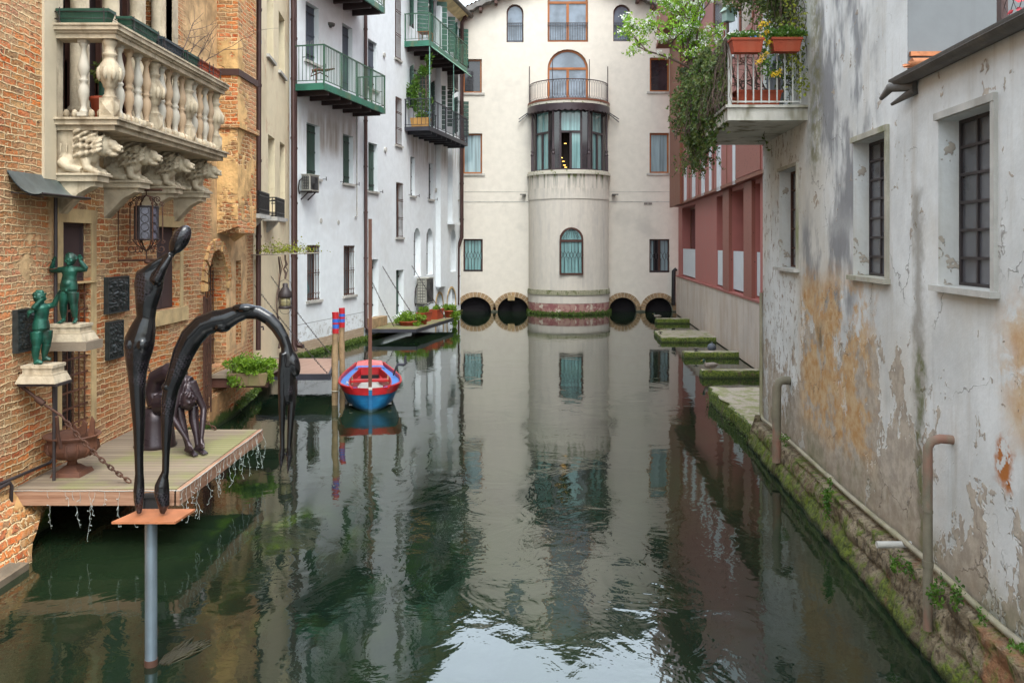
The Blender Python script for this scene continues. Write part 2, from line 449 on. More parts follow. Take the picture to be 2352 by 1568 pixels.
    M['pale_pipe'] = mk('pale_painted_pipe', (.31,.27,.19), .7, .1, var=.25, dirt=(.20,.19,.08), dfac=.6, bump=.3)
    M['white_flower'] = mk('white_petals', (.85,.86,.78), .7, var=.05)
    M['yellow_flower'] = mk('yellow_petals', (.75,.48,.02), .7, var=.1)
    M['red_leaf'] = mk('red_petals', (.55,.06,.08), .7, var=.2)
    M['blue_cloth'] = mk('blue_plastic_sheet', (.03,.16,.50), .5)
    M['teal_cloth'] = mk('teal_cushion_fabric', (.01,.22,.25), .8)
    M['boat_red'] = mk('red_boat_paint', (.33,.008,.012), .42, var=.22, bump=.12, dirt=(.16,.05,.04), dfac=.55, dscale=5)
    n = NT('blue_hull_paint'); ob = n.tc('Object'); s_ = n.sep(ob); zz = s_[2]
    a = n.noise(n.map(ob, (2,2,5)), 1, 4); b = n.noise(ob, 9, 3, .65)
    c = n.mix(n.ss(a, .35, .65), (.004,.075,.19), (.010,.135,.29)); c = n.mix(n.math('MULTIPLY', n.ss(b, .60, .70), .5), c, (.10,.17,.20))
    c = n.mix(n.math('MULTIPLY', n.ss(n.math('ADD', zz, n.math('MULTIPLY', b, .05)), .05, .11, 1, 0), .8), c, (.03,.045,.02))
    sm = n.ss(n.math('FRACT', n.math('DIVIDE', zz, .095)), .0, .10, 1, 0)
    M['hull_blue'] = n.fin(n.mix(n.math('MULTIPLY', sm, .35), c, (.003,.03,.08)), .42, n.bump(n.math('SUBTRACT', b, sm), .25, .006))
    M['boat_lred'] = mk('bright_red_boat_paint', (.36,.008,.010), .42, var=.18, bump=.05)
    M['boat_blue'] = mk('blue_boat_paint', (.005,.095,.23), .42, var=.22, scale=1.6, bump=.08, dirt=(.02,.09,.14), dfac=.5)
    M['boat_light'] = mk('light_blue_boat_paint', (.045,.16,.45), .45, var=.1, bump=.05)
    M['boat_floor'] = mk('grey_bilge_boards', (.34,.33,.31), .8, var=.2)
    M['mast'] = mk('oxide_brown_post', (.105,.040,.022), .6, var=.25, dirt=(.05,.02,.02), bump=.2)
    M['bronze_dark'] = mk('purple_brown_bronze', (.036,.023,.026), .3, .35, var=.22, bump=.05, scale=4)
    M['verdigris'] = mk('verdigris_bronze', (.010,.075,.050), .42, .3, var=.6, scale=6, dirt=(.022,.024,.018), dfac=.9, dscale=4, bump=.15)
    M['relief'] = mk('slate_black_bronze', (.035,.042,.042), .42, .4, var=.3, scale=12, bump=.4)
    M['copper_plate'] = mk('orange_steel_plate', (.42,.155,.07), .45, .2, var=.22, scale=5, bump=.04)
    M['steel_post'] = mk('galvanised_blue_grey_post', (.20,.25,.29), .38, .5, var=.2, scale=3, dirt=(.10,.10,.10), dfac=.4)
    M['lamp_glass'] = mk('smoked_lantern_glass', (.10,.095,.12), .25, var=.3, scale=9)
    M['lamp_clear'] = mk('yellowed_lamp_glass', (.34,.30,.16), .2, var=.25, scale=8)
    M['white_wire'] = mk('white_light_string', (.42,.46,.43), .6, var=.05)
    M['duck_body'] = mk('grey_brown_feathers', (.22,.18,.15), .8, var=.35, scale=30)
    M['duck_head'] = mk('dark_green_feathers', (.01,.045,.03), .4)
    M['duck_bill'] = mk('yellow_bill', (.50,.36,.06), .5)
    M['lichen_wood'] = mk('mossy_sawn_timber', (.20,.13,.075), .85, var=.2, dirt=(.13,.15,.04), dfac=.6, bump=.3)
    M['pole_wood'] = mk('bare_pole_wood', (.27,.18,.095), .8, var=.35, scale=5, dirt=(.12,.08,.04), dfac=.6, bump=.4)
    M['pole_red'] = mk('red_pole_paint', (.38,.010,.016), .5, var=.15)
    M['pole_blue'] = mk('blue_pole_paint', (.025,.10,.42), .5, var=.15)
    M['ochre_stone'] = mk('ochre_arch_stone', (.33,.22,.12), .85, var=.35, scale=5, dirt=(.24,.20,.12), dfac=.5, bump=.4)
    M['water_weed'] = mk('olive_water_weed', (.022,.018,.004), .5, var=.5)
    M['dark_brown'] = mk('dark_brown_shutter', (.050,.030,.030), .7, var=.15)

    def leaf(name, c1, c2, tr=.35):
        n = NT(name); v = n.tc('Object')
        r = n.noise(v, 9, 3, .6); r2 = n.noise(v, 45, 2)
        c = n.mix(n.ss(r, .35, .65), c1, c2); c = n.mix(n.math('MULTIPLY', r2, .5), c, c1)
        n.fin(c, .5, None, Specular_IOR_Level=.4)
        t = n.n.new('ShaderNodeBsdfTranslucent'); n.l.new(c, t.inputs[0])
        mx = n.n.new('ShaderNodeMixShader'); mx.inputs[0].default_value = tr
        n.l.new(n.b.outputs[0], mx.inputs[1]); n.l.new(t.outputs[0], mx.inputs[2]); n.l.new(mx.outputs[0], n.out.inputs[0])
        return n.m
    M['leaf_bright'] = leaf('bright_green_leaf', (.10,.20,.012), (.24,.38,.03))
    M['leaf_mid'] = leaf('mid_green_leaf', (.05,.13,.015), (.15,.26,.03))
    M['leaf_dark'] = leaf('dark_ivy_leaf', (.045,.085,.015), (.20,.23,.06))
    M['leaf_blossom'] = leaf('spring_green_leaf', (.14,.32,.02), (.38,.56,.05))
    M['leaf_yellow'] = leaf('yellow_green_leaf', (.22,.27,.02), (.38,.38,.04))
    M['moss_leaf'] = leaf('moss_green', (.05,.09,.01), (.12,.19,.02), .2)

    # glass kinds: sky reflection and curtain folds are painted into the pane colour
    def glass(name, col, rough=.06, fold=False, spec=.8):
        n = NT(name); v = n.tc('UV')
        a = n.noise(n.map(v, (9, .35, 1)), 1, 3, .5) if fold else n.noise(v, 1.2, 3)
        c = n.mix(n.ss(a, .3, .7), tuple(x*.62 for x in col), tuple(min(1, x*1.2) for x in col))
        return n.fin(c, rough, n.bump(n.noise(v, 2.2, 2), .04, .02), Specular_IOR_Level=spec)
    M['pane_sky'] = glass('sky_lit_window_glass', (.17,.21,.26), .05)
    M['pane_curtain'] = glass('curtained_window_glass', (.27,.37,.40), .08, True)
    M['pane_teal'] = glass('teal_curtained_glass', (.22,.40,.40), .06, True)
    M['pane_dark'] = glass('dark_window_glass', (.030,.025,.030), .08)
    M['pane_grey'] = glass('grey_dusty_glass', (.085,.085,.095), .25)

    # black sculpture, faint check pattern and gloss coat
    n = NT('black_patinated_bronze'); v = n.tc('Object')
    ck = n.n.new('ShaderNodeTexChecker'); n.l.new(n.map(v, (60,60,60), (0,0,0), (.4,.5,.2)), ck.inputs[0]); ck.inputs['Scale'].default_value = 1
    m_ = n.math('MULTIPLY', ck.outputs['Fac'], n.ss(n.noise(v, 3.5, 3), .48, .62))
    c = n.mix(m_, (.005,.0045,.005), (.022,.018,.022))
    st = n.noise(n.map(v, (50,50,2)), 1, 3)
    M['black_bronze'] = n.fin(c, .13, n.bump(n.math('ADD', n.math('MULTIPLY', m_, .4), st), .14, .005), Specular_IOR_Level=.5)

    # deck boards: boards run across (along x)
    n = NT('deck_boards'); ob = n.tc('Object'); s_ = n.sep(ob)
    y = n.math('DIVIDE', s_[1], .118); fr = n.math('FRACT', y); fl = n.math('FLOOR', y)
    wn = n.n.new('ShaderNodeTexWhiteNoise'); wn.noise_dimensions = '1D'; n.l.new(fl, wn.inputs['W'])
    g = n.noise(n.map(ob, (1.3, 22, 1)), 1, 5, .6); p = n.noise(ob, 1.1, 5, .65)
    c = n.mix(wn.outputs['Value'], (.17,.125,.085), (.33,.255,.175)); c = n.mix(n.math('MULTIPLY', g, .6), c, (.13,.10,.07))
    grn = n.math('MULTIPLY', n.ss(n.math('ADD', p, n.math('MULTIPLY', n.ss(s_[0], -5.2, -3.8), .18)), .54, .74), .6)
    c = n.mix(grn, c, (.20,.21,.06))
    gap = n.math('MAXIMUM', n.ss(fr, .0, .08, 1, 0), n.ss(fr, .92, 1, 0, 1))
    c = n.mix(n.math('MULTIPLY', gap, .85), c, (.06,.045,.03))
    M['deck'] = n.fin(c, .8, n.bump(n.math('SUBTRACT', n.math('MULTIPLY', g, .3), gap), .5, .01))
    n = NT('fascia_wood'); ob = n.tc('Object')
    g = n.noise(n.map(ob, (1.2, 1.2, 18)), 1, 5, .6)
    M['fascia'] = n.fin(n.mix(n.ss(g, .3, .7), (.22,.105,.06), (.40,.235,.15)), .7, n.bump(g, .2, .01))
    # pink-brown composite planks
    n = NT('composite_planks'); ob = n.tc('Object'); s_ = n.sep(ob)
    t_ = n.math('ADD', s_[0], n.math('MULTIPLY', s_[1], -.22)); fr = n.math('FRACT', n.math('DIVIDE', t_, .24)); gap = n.ss(fr, .0, .05, 1, 0)
    g = n.noise(ob, 3, 5)
    c = n.mix(g, (.25,.145,.105), (.36,.235,.18)); M['planks'] = n.fin(n.mix(gap, c, (.04,.03,.025)), .7, n.bump(gap, -.3, .01))
    n = NT('mossy_platform_top'); ob = n.tc('Object'); g = n.noise(ob, 2, 6, .65); fr = n.math('FRACT', n.math('DIVIDE', n.sep(ob)[0], .25)); gap = n.ss(fr, .0, .06, 1, 0)
    c = n.mix(n.ss(g, .35, .65), (.17,.12,.085), (.18,.19,.06)); M['mossy_top'] = n.fin(n.mix(gap, c, (.04,.03,.025)), .85, n.bump(g, .3, .02))

    # ------------- walls
    M['brick'] = brick_mat('old_orange_brick', patches=[(10.05,10.35,3.2,9,.06),(14.1,15.7,4.9,9,.25),(12.2,13.6,3.9,4.9,.2),(15.4,18.5,1.3,8,.12)], pthr=.60)
    M['brick_low'] = brick_mat('weathered_plinth_brick', pthr=.5, plast=(.34,.22,.12))
    M['brick_pier'] = brick_mat('crumbling_pier_brick', pthr=.48, plast=(.42,.28,.14), moss=False)
    M['shaft'] = brick_mat('plastered_brick_shaft', pthr=.47, plast=(.56,.40,.21), moss=False)
    def yellow_extra(n, uv, c):
        k = n.math('MULTIPLY', n.ss(n.noise(uv, 1.1, 7, .7), .53, .62), n.ss(n.noise(n.map(uv,(1,.3,1)), .5, 3), .40, .6))
        return n.mix(n.math('MULTIPLY', k, .5), c, (.50,.27,.16))
    M['yellow'] = plaster_mat('yellow_lime_plaster', (.74,.63,.43), (.46,.36,.22), .5, extra=yellow_extra, moss=.5, mossh=.6)
    M['strip'] = plaster_mat('beige_strip_plaster', (.54,.45,.32), (.34,.27,.19), .6, streak=.5)
    def white_extra(n, uv, c):
        sp = n.sep(n.vadd(uv, n.noise(uv, 4, 5, .65, 0, 'Color'), .3)); U, V = sp[0], sp[1]
        k = n.rect(U, V, 22.6, 27.4, 6.3, 7.4, .3)
        k = n.math('MAXIMUM', k, n.rect(U, V, 32.2, 40, 6.9, 7.9, .4))
        st = n.ss(n.noise(n.map(uv, (2.6, .25, 1)), 1, 6, .65), .35, .7)
        c = n.mix(n.math('MULTIPLY', n.math('MULTIPLY', k, st), .75), c, (.25,.20,.13))
        return c
    M['white1'] = plaster_mat('white_lime_wash', (.76,.80,.82), (.50,.49,.46), .30, base_brick=True, moss=1.0, streak=.22, extra=white_extra, mossh=.3)
    M['white2'] = plaster_mat('white_lime_wash_far', (.77,.81,.83), (.50,.49,.46), .25, moss=.6, streak=.22, extra=white_extra, mossh=.2)
    M['reveal'] = plaster_mat('pale_reveal_plaster', (.70,.68,.64), (.45,.43,.38), .3, streak=.2)
    M['cream'] = plaster_mat('cream_facade_plaster', (.665,.615,.535), (.47,.44,.39), .6, moss=.55, streak=.22, mossh=.5)
    def bay_extra(n, uv, c):
        ob = n.tc('Object'); z = n.sep(ob)[2]
        st = n.noise(n.map(ob, (7, 7, .5)), 1, 6, .65)
        st2 = n.noise(n.map(ob, (3, 3, .35)), 1, 6, .65)
        top = n.ss(z, 5.2, 6.6)
        c = n.mix(n.math('MULTIPLY', n.ss(st2, .45, .70), .26), c, (.40,.37,.35))
        c = n.mix(n.math('MULTIPLY', n.math('MULTIPLY', top, n.ss(st, .45, .6)), .8), c, (.22,.22,.18))
        mg = n.ss(n.math('ADD', st, n.math('MULTIPLY', n.ss(z, 6.0, 6.6), .3)), .78, .84)
        c = n.mix(n.math('MULTIPLY', mg, .8), c, (.14,.16,.03))
        lo = n.ss(z, .5, .54, 1, 0)
        pk = n.mix(n.ss(n.noise(ob, 4, 6, .7), .4, .6), (.27,.105,.105), (.40,.24,.20))
        pk = n.mix(n.ss(n.noise(ob, 2.6, 6, .7), .58, .62), pk, (.55,.47,.38))
        c = n.mix(lo, c, pk)
        return c
    M['bay'] = plaster_mat('stained_bay_plaster', (.66,.60,.52), (.50,.46,.42), .5, moss=1.0, streak=.35, extra=bay_extra, mossh=.26)
    n = NT('mossy_ledge_stone'); ob = n.tc('Object'); g = n.noise(n.map(ob, (1,1,.6)), 5, 6, .7)
    c = n.mix(n.ss(g, .34, .50), (.09,.10,.015), (.50,.45,.34)); M['mossledge'] = n.fin(n.mix(n.noise(ob, 20, 4), c, (.05,.07,.01)), .9, n.bump(g, .5, .03))
    n = NT('pale_ledge_stone'); ob = n.tc('Object'); g = n.noise(ob, 6, 6, .7)
    M['paleledge'] = n.fin(n.mix(n.ss(g, .55, .66), (.58,.54,.45), (.16,.17,.05)), .9, n.bump(g, .4, .02))
    def pink_extra(n, uv, c):
        st = n.noise(n.map(uv, (2.2, .5, 1)), 1, 6, .6)
        z = n.sep(n.tc('Object'))[2]
        c = n.mix(n.math('MULTIPLY', n.ss(st, .42, .65), .45), c, (.44,.30,.19))
        return n.mix(n.math('MULTIPLY', n.ss(z, -.1, .5, 1, 0), .35), c, (.42,.28,.16))
    M['pinkwall'] = plaster_mat('pale_pink_concrete_wall', (.60,.51,.44), (.42,.37,.34), .4, extra=pink_extra, streak=.3)

    # right wall: heavily stained white plaster (u along wall ~ y, v = z)
    n = NT('stained_white_plaster'); uv = n.tc('UV')
    wob = n.vadd(uv, n.noise(uv, 1.6, 6, .68, 0, 'Color'), .55); fine = n.vadd(uv, n.noise(uv, 7, 6, .7, 0, 'Color'), .10)
    wq = n.n.new('ShaderNodeVectorMath'); wq.operation = 'SUBTRACT'; n.l.new(n.vadd(fine, wob, 1.0), wq.inputs[0])
    n.l.new(uv, wq.inputs[1]); sp = n.sep(n.map(wq.outputs[0], (1,1,1), (-.32,-.32,0))); U, V = sp[0], sp[1]
    b = n.noise(uv, 1.1, 7, .66); f1 = n.noise(uv, 6, 7, .7); st = n.noise(n.map(uv, (4.5,.45,1)), 1, 7, .68); hi = n.noise(uv, 28, 4, .6)
    c = n.mix(n.ss(b, .3, .7), (.58,.58,.56), (.76,.765,.75))
    c = n.mix(n.math('MULTIPLY', n.ss(hi, .3, .7), .12), c, (.45,.44,.42))
    c = n.mix(n.math('MULTIPLY', n.ss(st, .50, .70), .42), c, (.42,.37,.30))
    wm = n.ss(n.noise(n.map(uv, (1,.6,1), (4,4,0)), .55, 5, .6), .45, .65)
    c = n.mix(n.math('MULTIPLY', wm, .45), c, (.58,.52,.42))
    # large blurred grey mould clouds (elongated downwards)
    cl = n.noise(n.map(uv, (1.7,.75,1), (3.1,1.7,0)), 1, 6, .62)
    cz = n.math('MAXIMUM', n.rect(U, V, 8.9, 11.4, 3.4, 8.0, .35), n.rect(U, V, 9.6, 11.8, 2.4, 3.6, .3))
    c = n.mix(n.math('MULTIPLY', n.math('MULTIPLY', n.ss(cl, .43, .58), cz), .85), c, (.20,.20,.21))
    c = n.mix(n.math('MULTIPLY', n.ss(cl, .56, .74), .30), c, (.30,.30,.30))
    # peeling: everything under ~2.8 m flakes to a warm grey-brown undercoat
    pz = n.math('ADD', n.ss(V, .5, 2.9, .05, -.17), n.math('MULTIPLY', n.rect(U, V, 7.9, 11.8, .5, 2.5, .4), .14))
    pl = n.noise(n.map(wob, (1.4,.62,1)), 1.5, 8, .72)
    peel = n.ss(n.math('ADD', pl, pz), .50, .525)
    und = n.mix(n.ss(f1, .35, .65), (.29,.225,.165), (.47,.385,.29))
    c = n.mix(n.math('MULTIPLY', peel, .8), c, und)
    # ochre patches
    oc = n.math('MAXIMUM', n.rect(U, V, 9.0, 11.8, .95, 2.9, .28), n.rect(U, V, 5.6, 6.25, 2.0, 2.9, .2))
    oc = n.math('MULTIPLY', oc, n.ss(n.noise(wob, 1.8, 7, .7), .40, .52))
    c = n.mix(n.math('MULTIPLY', oc, .85), c, n.mix(n.ss(f1, .3, .7), (.50,.25,.07), (.60,.43,.24)))
    bk_ = n.math('MULTIPLY', n.rect(U, V, 10.75, 11.05, 2.05, 2.35, .12), n.ss(f1, .3, .55)); c = n.mix(n.math('MULTIPLY', bk_, .8), c, (.10,.08,.05))
    orb = n.math('MULTIPLY', n.rect(U, V, 6.1, 6.38, 1.62, 1.92, .05), n.ss(f1, .42, .5))
    c = n.mix(orb, c, (.42,.15,.04))
    fl = n.ss(n.noise(wob, 3.1, 6, .7), .645, .66)
    c = n.mix(n.math('MULTIPLY', fl, .75), c, und)
    # brown flakes on the far strip
    fs = n.math('MULTIPLY', n.ss(U, 11.7, 12.2), n.ss(n.noise(n.map(uv, (9,5,1)), 1, 6, .7), .56, .61))
    c = n.mix(n.math('MULTIPLY', fs, .75), c, (.22,.14,.08))
    # brown-green run between the near windows
    run = n.rect(U, V, 7.66, 7.86, .6, 3.8, .09)
    c = n.mix(n.math('MULTIPLY', run, .62), c, (.16,.13,.09))
    run2 = n.math('MULTIPLY', n.rect(U, V, 7.68, 7.82, .5, 2.4, .06), n.ss(f1, .35, .6))
    c = n.mix(n.math('MULTIPLY', run2, .7), c, (.10,.12,.02))
    # mossy growth near balcony
    gm = n.math('MULTIPLY', n.rect(U, V, 10.85, 11.35, 4.2, 7.5, .2), n.ss(f1, .35, .6))
    c = n.mix(n.math('MULTIPLY', gm, .65), c, (.16,.15,.04))
    # damp foot
    ft = n.ss(n.math('ADD', V, n.math('MULTIPLY', n.math('SUBTRACT', f1, .5), .5)), .35, 1.15, 1, 0)
    c = n.mix(n.math('MULTIPLY', ft, .55), c, (.27,.21,.14))
    c = n.mix(n.math('MULTIPLY', n.math('MULTIPLY', ft, n.ss(b, .45, .6)), .6), c, (.12,.13,.04))
    # hairline cracks
    cr = n.voro(wob, 1.1, 'DISTANCE_TO_EDGE')
    ck = n.math('MULTIPLY', n.ss(cr, .0, .012, 1, 0), n.ss(n.noise(uv, .8, 3), .5, .6))
    c = n.mix(n.math('MULTIPLY', ck, .6), c, (.12,.10,.08))
    h = n.math('ADD', n.math('MULTIPLY', hi, .25), n.math('MULTIPLY', f1, .5))
    h = n.math('SUBTRACT', h, n.math('MULTIPLY', n.math('MAXIMUM', peel, fl), 1.6)); h = n.math('SUBTRACT', h, n.math('MULTIPLY', ck, .6))
    M['stained'] = n.fin(c, .9, n.bump(h, .6, .012), Specular_IOR_Level=.2)

    # mossy stone base
    n = NT('mossy_canal_stone'); ob = n.tc('Object'); z = n.sep(ob)[2]
    f1 = n.noise(ob, 5, 7, .7); f2 = n.noise(ob, 22, 5, .7); f3 = n.noise(ob, 1.4, 5, .6)
    c = n.mix(n.ss(f1, .35, .62), (.10,.075,.045), (.30,.24,.16)); c = n.mix(n.ss(f2, .5, .7), c, (.06,.045,.03))
    c = n.mix(n.math('MULTIPLY', n.math('MULTIPLY', n.ss(f3, .5, .6), n.ss(n.sep(ob)[1], 7.5, 8.5, .5, .08)), 1.0), c, (.34,.14,.06))
    mm = n.math('ADD', n.ss(z, .0, .42, .42, .0), n.math('ADD', n.math('MULTIPLY', n.math('SUBTRACT', f1, .5), 2.0), n.math('MULTIPLY', n.math('SUBTRACT', f3, .5), 1.5)))
    c = n.mix(n.math('MULTIPLY', n.ss(mm, .02, .38), .9), c, n.mix(n.ss(f2, .3, .7), (.022,.040,.005), (.13,.17,.018)))
    c = n.mix(n.ss(z, .0, .1, .85, 0), c, (.012,.014,.008))
    M['moss_stone'] = n.fin(c, .9, n.bump(n.math('ADD', f2, f1), .8, .03), Specular_IOR_Level=.25)
    n = NT('mossy_slab'); ob = n.tc('Object'); nn = n.n.new('ShaderNodeNewGeometry'); nz = n.sep(nn.outputs['Normal'])[2]
    f1 = n.noise(ob, 4, 7, .7); f2 = n.noise(ob, 22, 5, .7)
    top = n.mix(n.ss(f1, .45, .6), (.33,.28,.22), (.20,.20,.08)); side = n.mix(n.ss(f2, .35, .65), (.04,.07,.008), (.17,.21,.03))
    side = n.mix(n.ss(f1, .55, .65), side, (.12,.09,.05))
    c = n.mix(n.ss(nz, .5, .8), side, top); c = n.mix(n.ss(n.sep(ob)[2], .0, .1, .8, 0), c, (.02,.025,.01))
    M['slab'] = n.fin(c, .9, n.bump(n.math('ADD', f2, f1), .7, .03))

    # perforated metal
    n = NT('perforated_red_metal'); uv = n.tc('UV')
    vd = n.voro(n.map(uv, (11,7,1)), 1.0); hole = n.ss(vd, .14, .18, 1, 0)
    keep = n.ss(n.noise(uv, 1.5, 3), .40, .48)
    hole = n.math('MULTIPLY', hole, keep)
    M['perf'] = n.fin(n.mix(hole, (.27,.085,.06), (.03,.012,.01)), .55, n.bump(hole, -.3, .01))
    n = NT('corrugated_edge'); M['corr'] = mk('grey_corrugated_fibre', (.17,.16,.15), .85, var=.3, bump=.4)

    # water
    n = NT('canal_water'); ob = n.tc('Object')
    s_ = n.sep(ob)
    w1 = n.noise(n.map(ob, (1.0,1.0,1), (0,0,0), (0,0,.5)), 1.15, 4, .5, .9)
    w2 = n.noise(n.map(ob, (1.0,.75,1), (5,2,0), (0,0,-.3)), 4.2, 3, .5, .8)
    w3 = n.noise(ob, 12.0, 2, .5, .4)
    calm = n.ss(n.noise(ob, .16, 3, .5), .38, .62)
    amp = n.math('ADD', n.math('MULTIPLY', calm, .75), .25)
    near = n.ss(s_[1], 5, 34, 1.0, .30)
    amp = n.math('MULTIPLY', amp, near)
    h = n.math('ADD', n.math('MULTIPLY', w1, 1.0), n.math('ADD', n.math('MULTIPLY', w2, .20), n.math('MULTIPLY', w3, .045)))
    h = n.math('MULTIPLY', h, amp)
    g = n.noise(n.map(ob, (1.0,.35,1)), .55, 6, .65); g2 = n.noise(n.map(ob,(2.2,.8,1)), 1.1, 6, .7)
    c = n.mix(n.ss(g, .35, .7), (.004,.0095,.006), (.012,.023,.010))
    # trailing weed beds under the surface, left half of the canal
    wx = n.vadd(ob, n.noise(ob, 1.5, 4, .6, 0, 'Color'), .9); q = n.sep(wx)
    wd = n.rect(q[0], q[1], -2.9, -1.7, 9.7, 11.0, .5)
    wd = n.math('MULTIPLY', wd, n.ss(g2, .47, .66))
    c = n.mix(n.math('MULTIPLY', wd, .85), c, (.04,.08,.006))
    wd2 = n.math('MULTIPLY', n.rect(q[0], q[1], -2.5, .2, 6, 16, .8), n.ss(g2, .5, .7))
    c = n.mix(n.math('MULTIPLY', wd2, .4), c, (.02,.034,.008))
    M['water'] = n.fin(c, .03, n.bump(h, 1.0, .014), IOR=1.65, Specular_IOR_Level=.5)
    n = NT('paved_ground'); ob = n.tc('Object'); M['ground'] = n.fin(n.mix(n.noise(ob, 1, 5), (.16,.15,.14), (.24,.23,.21)), .9)
mats()
# ================================================================= camera, light, world
cam_d = bpy.data.cameras.new('camera'); cam = bpy.data.objects.new('camera', cam_d); COL.objects.link(cam)
cam.location = (0,0,CZ); cam.rotation_euler = (math.pi/2,0,0)
cam_d.sensor_width = 36; cam_d.lens = 36*F/2352; cam_d.shift_y = -(784-HY)/2352; cam_d.clip_end = 3000; cam_d.clip_start = .1
sc.camera = cam
sc.cycles.max_bounces = 6; sc.cycles.diffuse_bounces = 2; sc.cycles.glossy_bounces = 3; sc.cycles.transmission_bounces = 2
w = bpy.data.worlds.new('World'); sc.world = w; w.use_nodes = True
nt = w.node_tree; bg = nt.nodes['Background']
sky = nt.nodes.new('ShaderNodeTexSky'); sky.sky_type = 'NISHITA'; sky.sun_disc = False
SE, SR = math.radians(56), math.radians(162)
sky.sun_elevation = SE; sky.sun_rotation = SR; sky.air_density = 1.2; sky.dust_density = 2.5
hs = nt.nodes.new('ShaderNodeHueSaturation'); hs.inputs['Saturation'].default_value = .32; hs.inputs['Value'].default_value = 1.0
nt.links.new(sky.outputs[0], hs.inputs['Color'])
tcw = nt.nodes.new('ShaderNodeTexCoord'); nz = nt.nodes.new('ShaderNodeTexNoise'); nz.inputs['Scale'].default_value = 2.2; nz.inputs['Detail'].default_value = 5
nt.links.new(tcw.outputs['Generated'], nz.inputs['Vector'])
mr = nt.nodes.new('ShaderNodeMapRange'); mr.inputs['From Min'].default_value = .3; mr.inputs['From Max'].default_value = .7; mr.inputs['To Min'].default_value = .85; mr.inputs['To Max'].default_value = 1.2
nt.links.new(nz.outputs['Fac'], mr.inputs['Value'])
sx = nt.nodes.new('ShaderNodeSeparateXYZ'); nt.links.new(tcw.outputs['Generated'], sx.inputs[0])
gr_ = nt.nodes.new('ShaderNodeMapRange'); gr_.inputs['To Min'].default_value = .9; gr_.inputs['To Max'].default_value = 2.1; nt.links.new(sx.outputs[2], gr_.inputs['Value'])
gy_ = nt.nodes.new('ShaderNodeMapRange'); gy_.interpolation_type = 'SMOOTHSTEP'; gy_.inputs['From Min'].default_value = .1; gy_.inputs['From Max'].default_value = .9; gy_.inputs['To Min'].default_value = 1.0; gy_.inputs['To Max'].default_value = 2.6; nt.links.new(sx.outputs[1], gy_.inputs['Value'])
m2_ = nt.nodes.new('ShaderNodeMath'); m2_.operation = 'MULTIPLY'; nt.links.new(gy_.outputs[0], m2_.inputs[0]); nt.links.new(gr_.outputs[0], m2_.inputs[1])
mu = nt.nodes.new('ShaderNodeMath'); mu.operation = 'MULTIPLY'; nt.links.new(mr.outputs[0], mu.inputs[0]); nt.links.new(m2_.outputs[0], mu.inputs[1])
mm = nt.nodes.new('ShaderNodeMix'); mm.data_type = 'RGBA'; mm.blend_type = 'MULTIPLY'; mm.inputs[0].default_value = 1
tn = nt.nodes.new('ShaderNodeMix'); tn.data_type = 'RGBA'; tn.blend_type = 'MULTIPLY'; tn.inputs[0].default_value = 1; tn.inputs[7].default_value = (.93,1.0,1.01,1); nt.links.new(hs.outputs[0], tn.inputs[6]); nt.links.new(tn.outputs[2], mm.inputs[6]); nt.links.new(mu.outputs[0], mm.inputs[7]); nt.links.new(mm.outputs[2], bg.inputs['Color'])
bg.inputs['Strength'].default_value = .15
sd = bpy.data.lights.new('sun', 'SUN'); sd.energy = .75; sd.angle = math.radians(30); sd.color = (1,.97,.93)
so = bpy.data.objects.new('sun', sd); COL.objects.link(so)
dirv = Vector((math.sin(SR)*math.cos(SE), math.cos(SR)*math.cos(SE), math.sin(SE)))
so.rotation_euler = dirv.to_track_quat('Z', 'Y').to_euler()
sc.view_settings.view_transform = 'Standard'; sc.view_settings.look = 'None'; sc.view_settings.exposure = EXPO; sc.view_settings.gamma = 1

# ================================================================= setting
m = MB(); m.grid(lambda a, b: (lerp(-9, 13, a), lerp(-14, 46, b), 0), 22, 60); structure(m.build('water', M['water']))
m = MB(); m.add([(-900,-900,-2.2),(900,-900,-2.2),(900,1500,-2.2),(-900,1500,-2.2)], [(0,1,2,3)])
for r in ((-900,-11,-900,1500),(15,900,-900,1500),(-11,15,47,1500),(-11,15,-900,-16)):
    m.add([(r[0],r[2],.9),(r[1],r[2],.9),(r[1],r[3],.9),(r[0],r[3],.9)], [(0,1,2,3)])
structure(m.build('ground', M['ground']))

# ================================================================= walls
S1 = Wall((-5.4,1.0), (-5.4,16.3), 1)
S2 = Wall((-5.4,16.3), (-5.64,18.6), 1)
YW = Wall((-5.64,18.6), (-6.26,24.0), 1)
W1 = Wall((-6.30,24.15), (-5.1,29.4), 1)
W2 = Wall((-5.1,29.4), (-2.5,41.5), 1)
EW = Wall((-4.6,41.5), (9.6,41.5), 0)
R1 = Wall((3.06,1.0), (4.10,13.95), -1)
R2 = Wall((6.09,17.2), (7.8,40.0), -1)

def shell(m, W, u0, u1, z0, z1, depth, ends=True):    # sides, back of a building body behind wall W
    P = [(u0,0),(u0,-depth),(u1,-depth),(u1,0)]
    m2 = MB(W.M)
    m2.add([(a,b,z0) for a,b in P]+[(a,b,z1) for a,b in P], [(0,1,5,4),(1,2,6,5),(2,3,7,6)])
    b = len(m.v); m.v += m2.v; m.f += [[b+i for i in f] for f in m2.f]; m.sm += m2.sm; m.mi += m2.mi
def merge(a, b):
    k = len(a.v); a.v += b.v; a.f += [[k+i for i in f] for f in b.f]; a.sm += b.sm; a.mi += b.mi
    return a

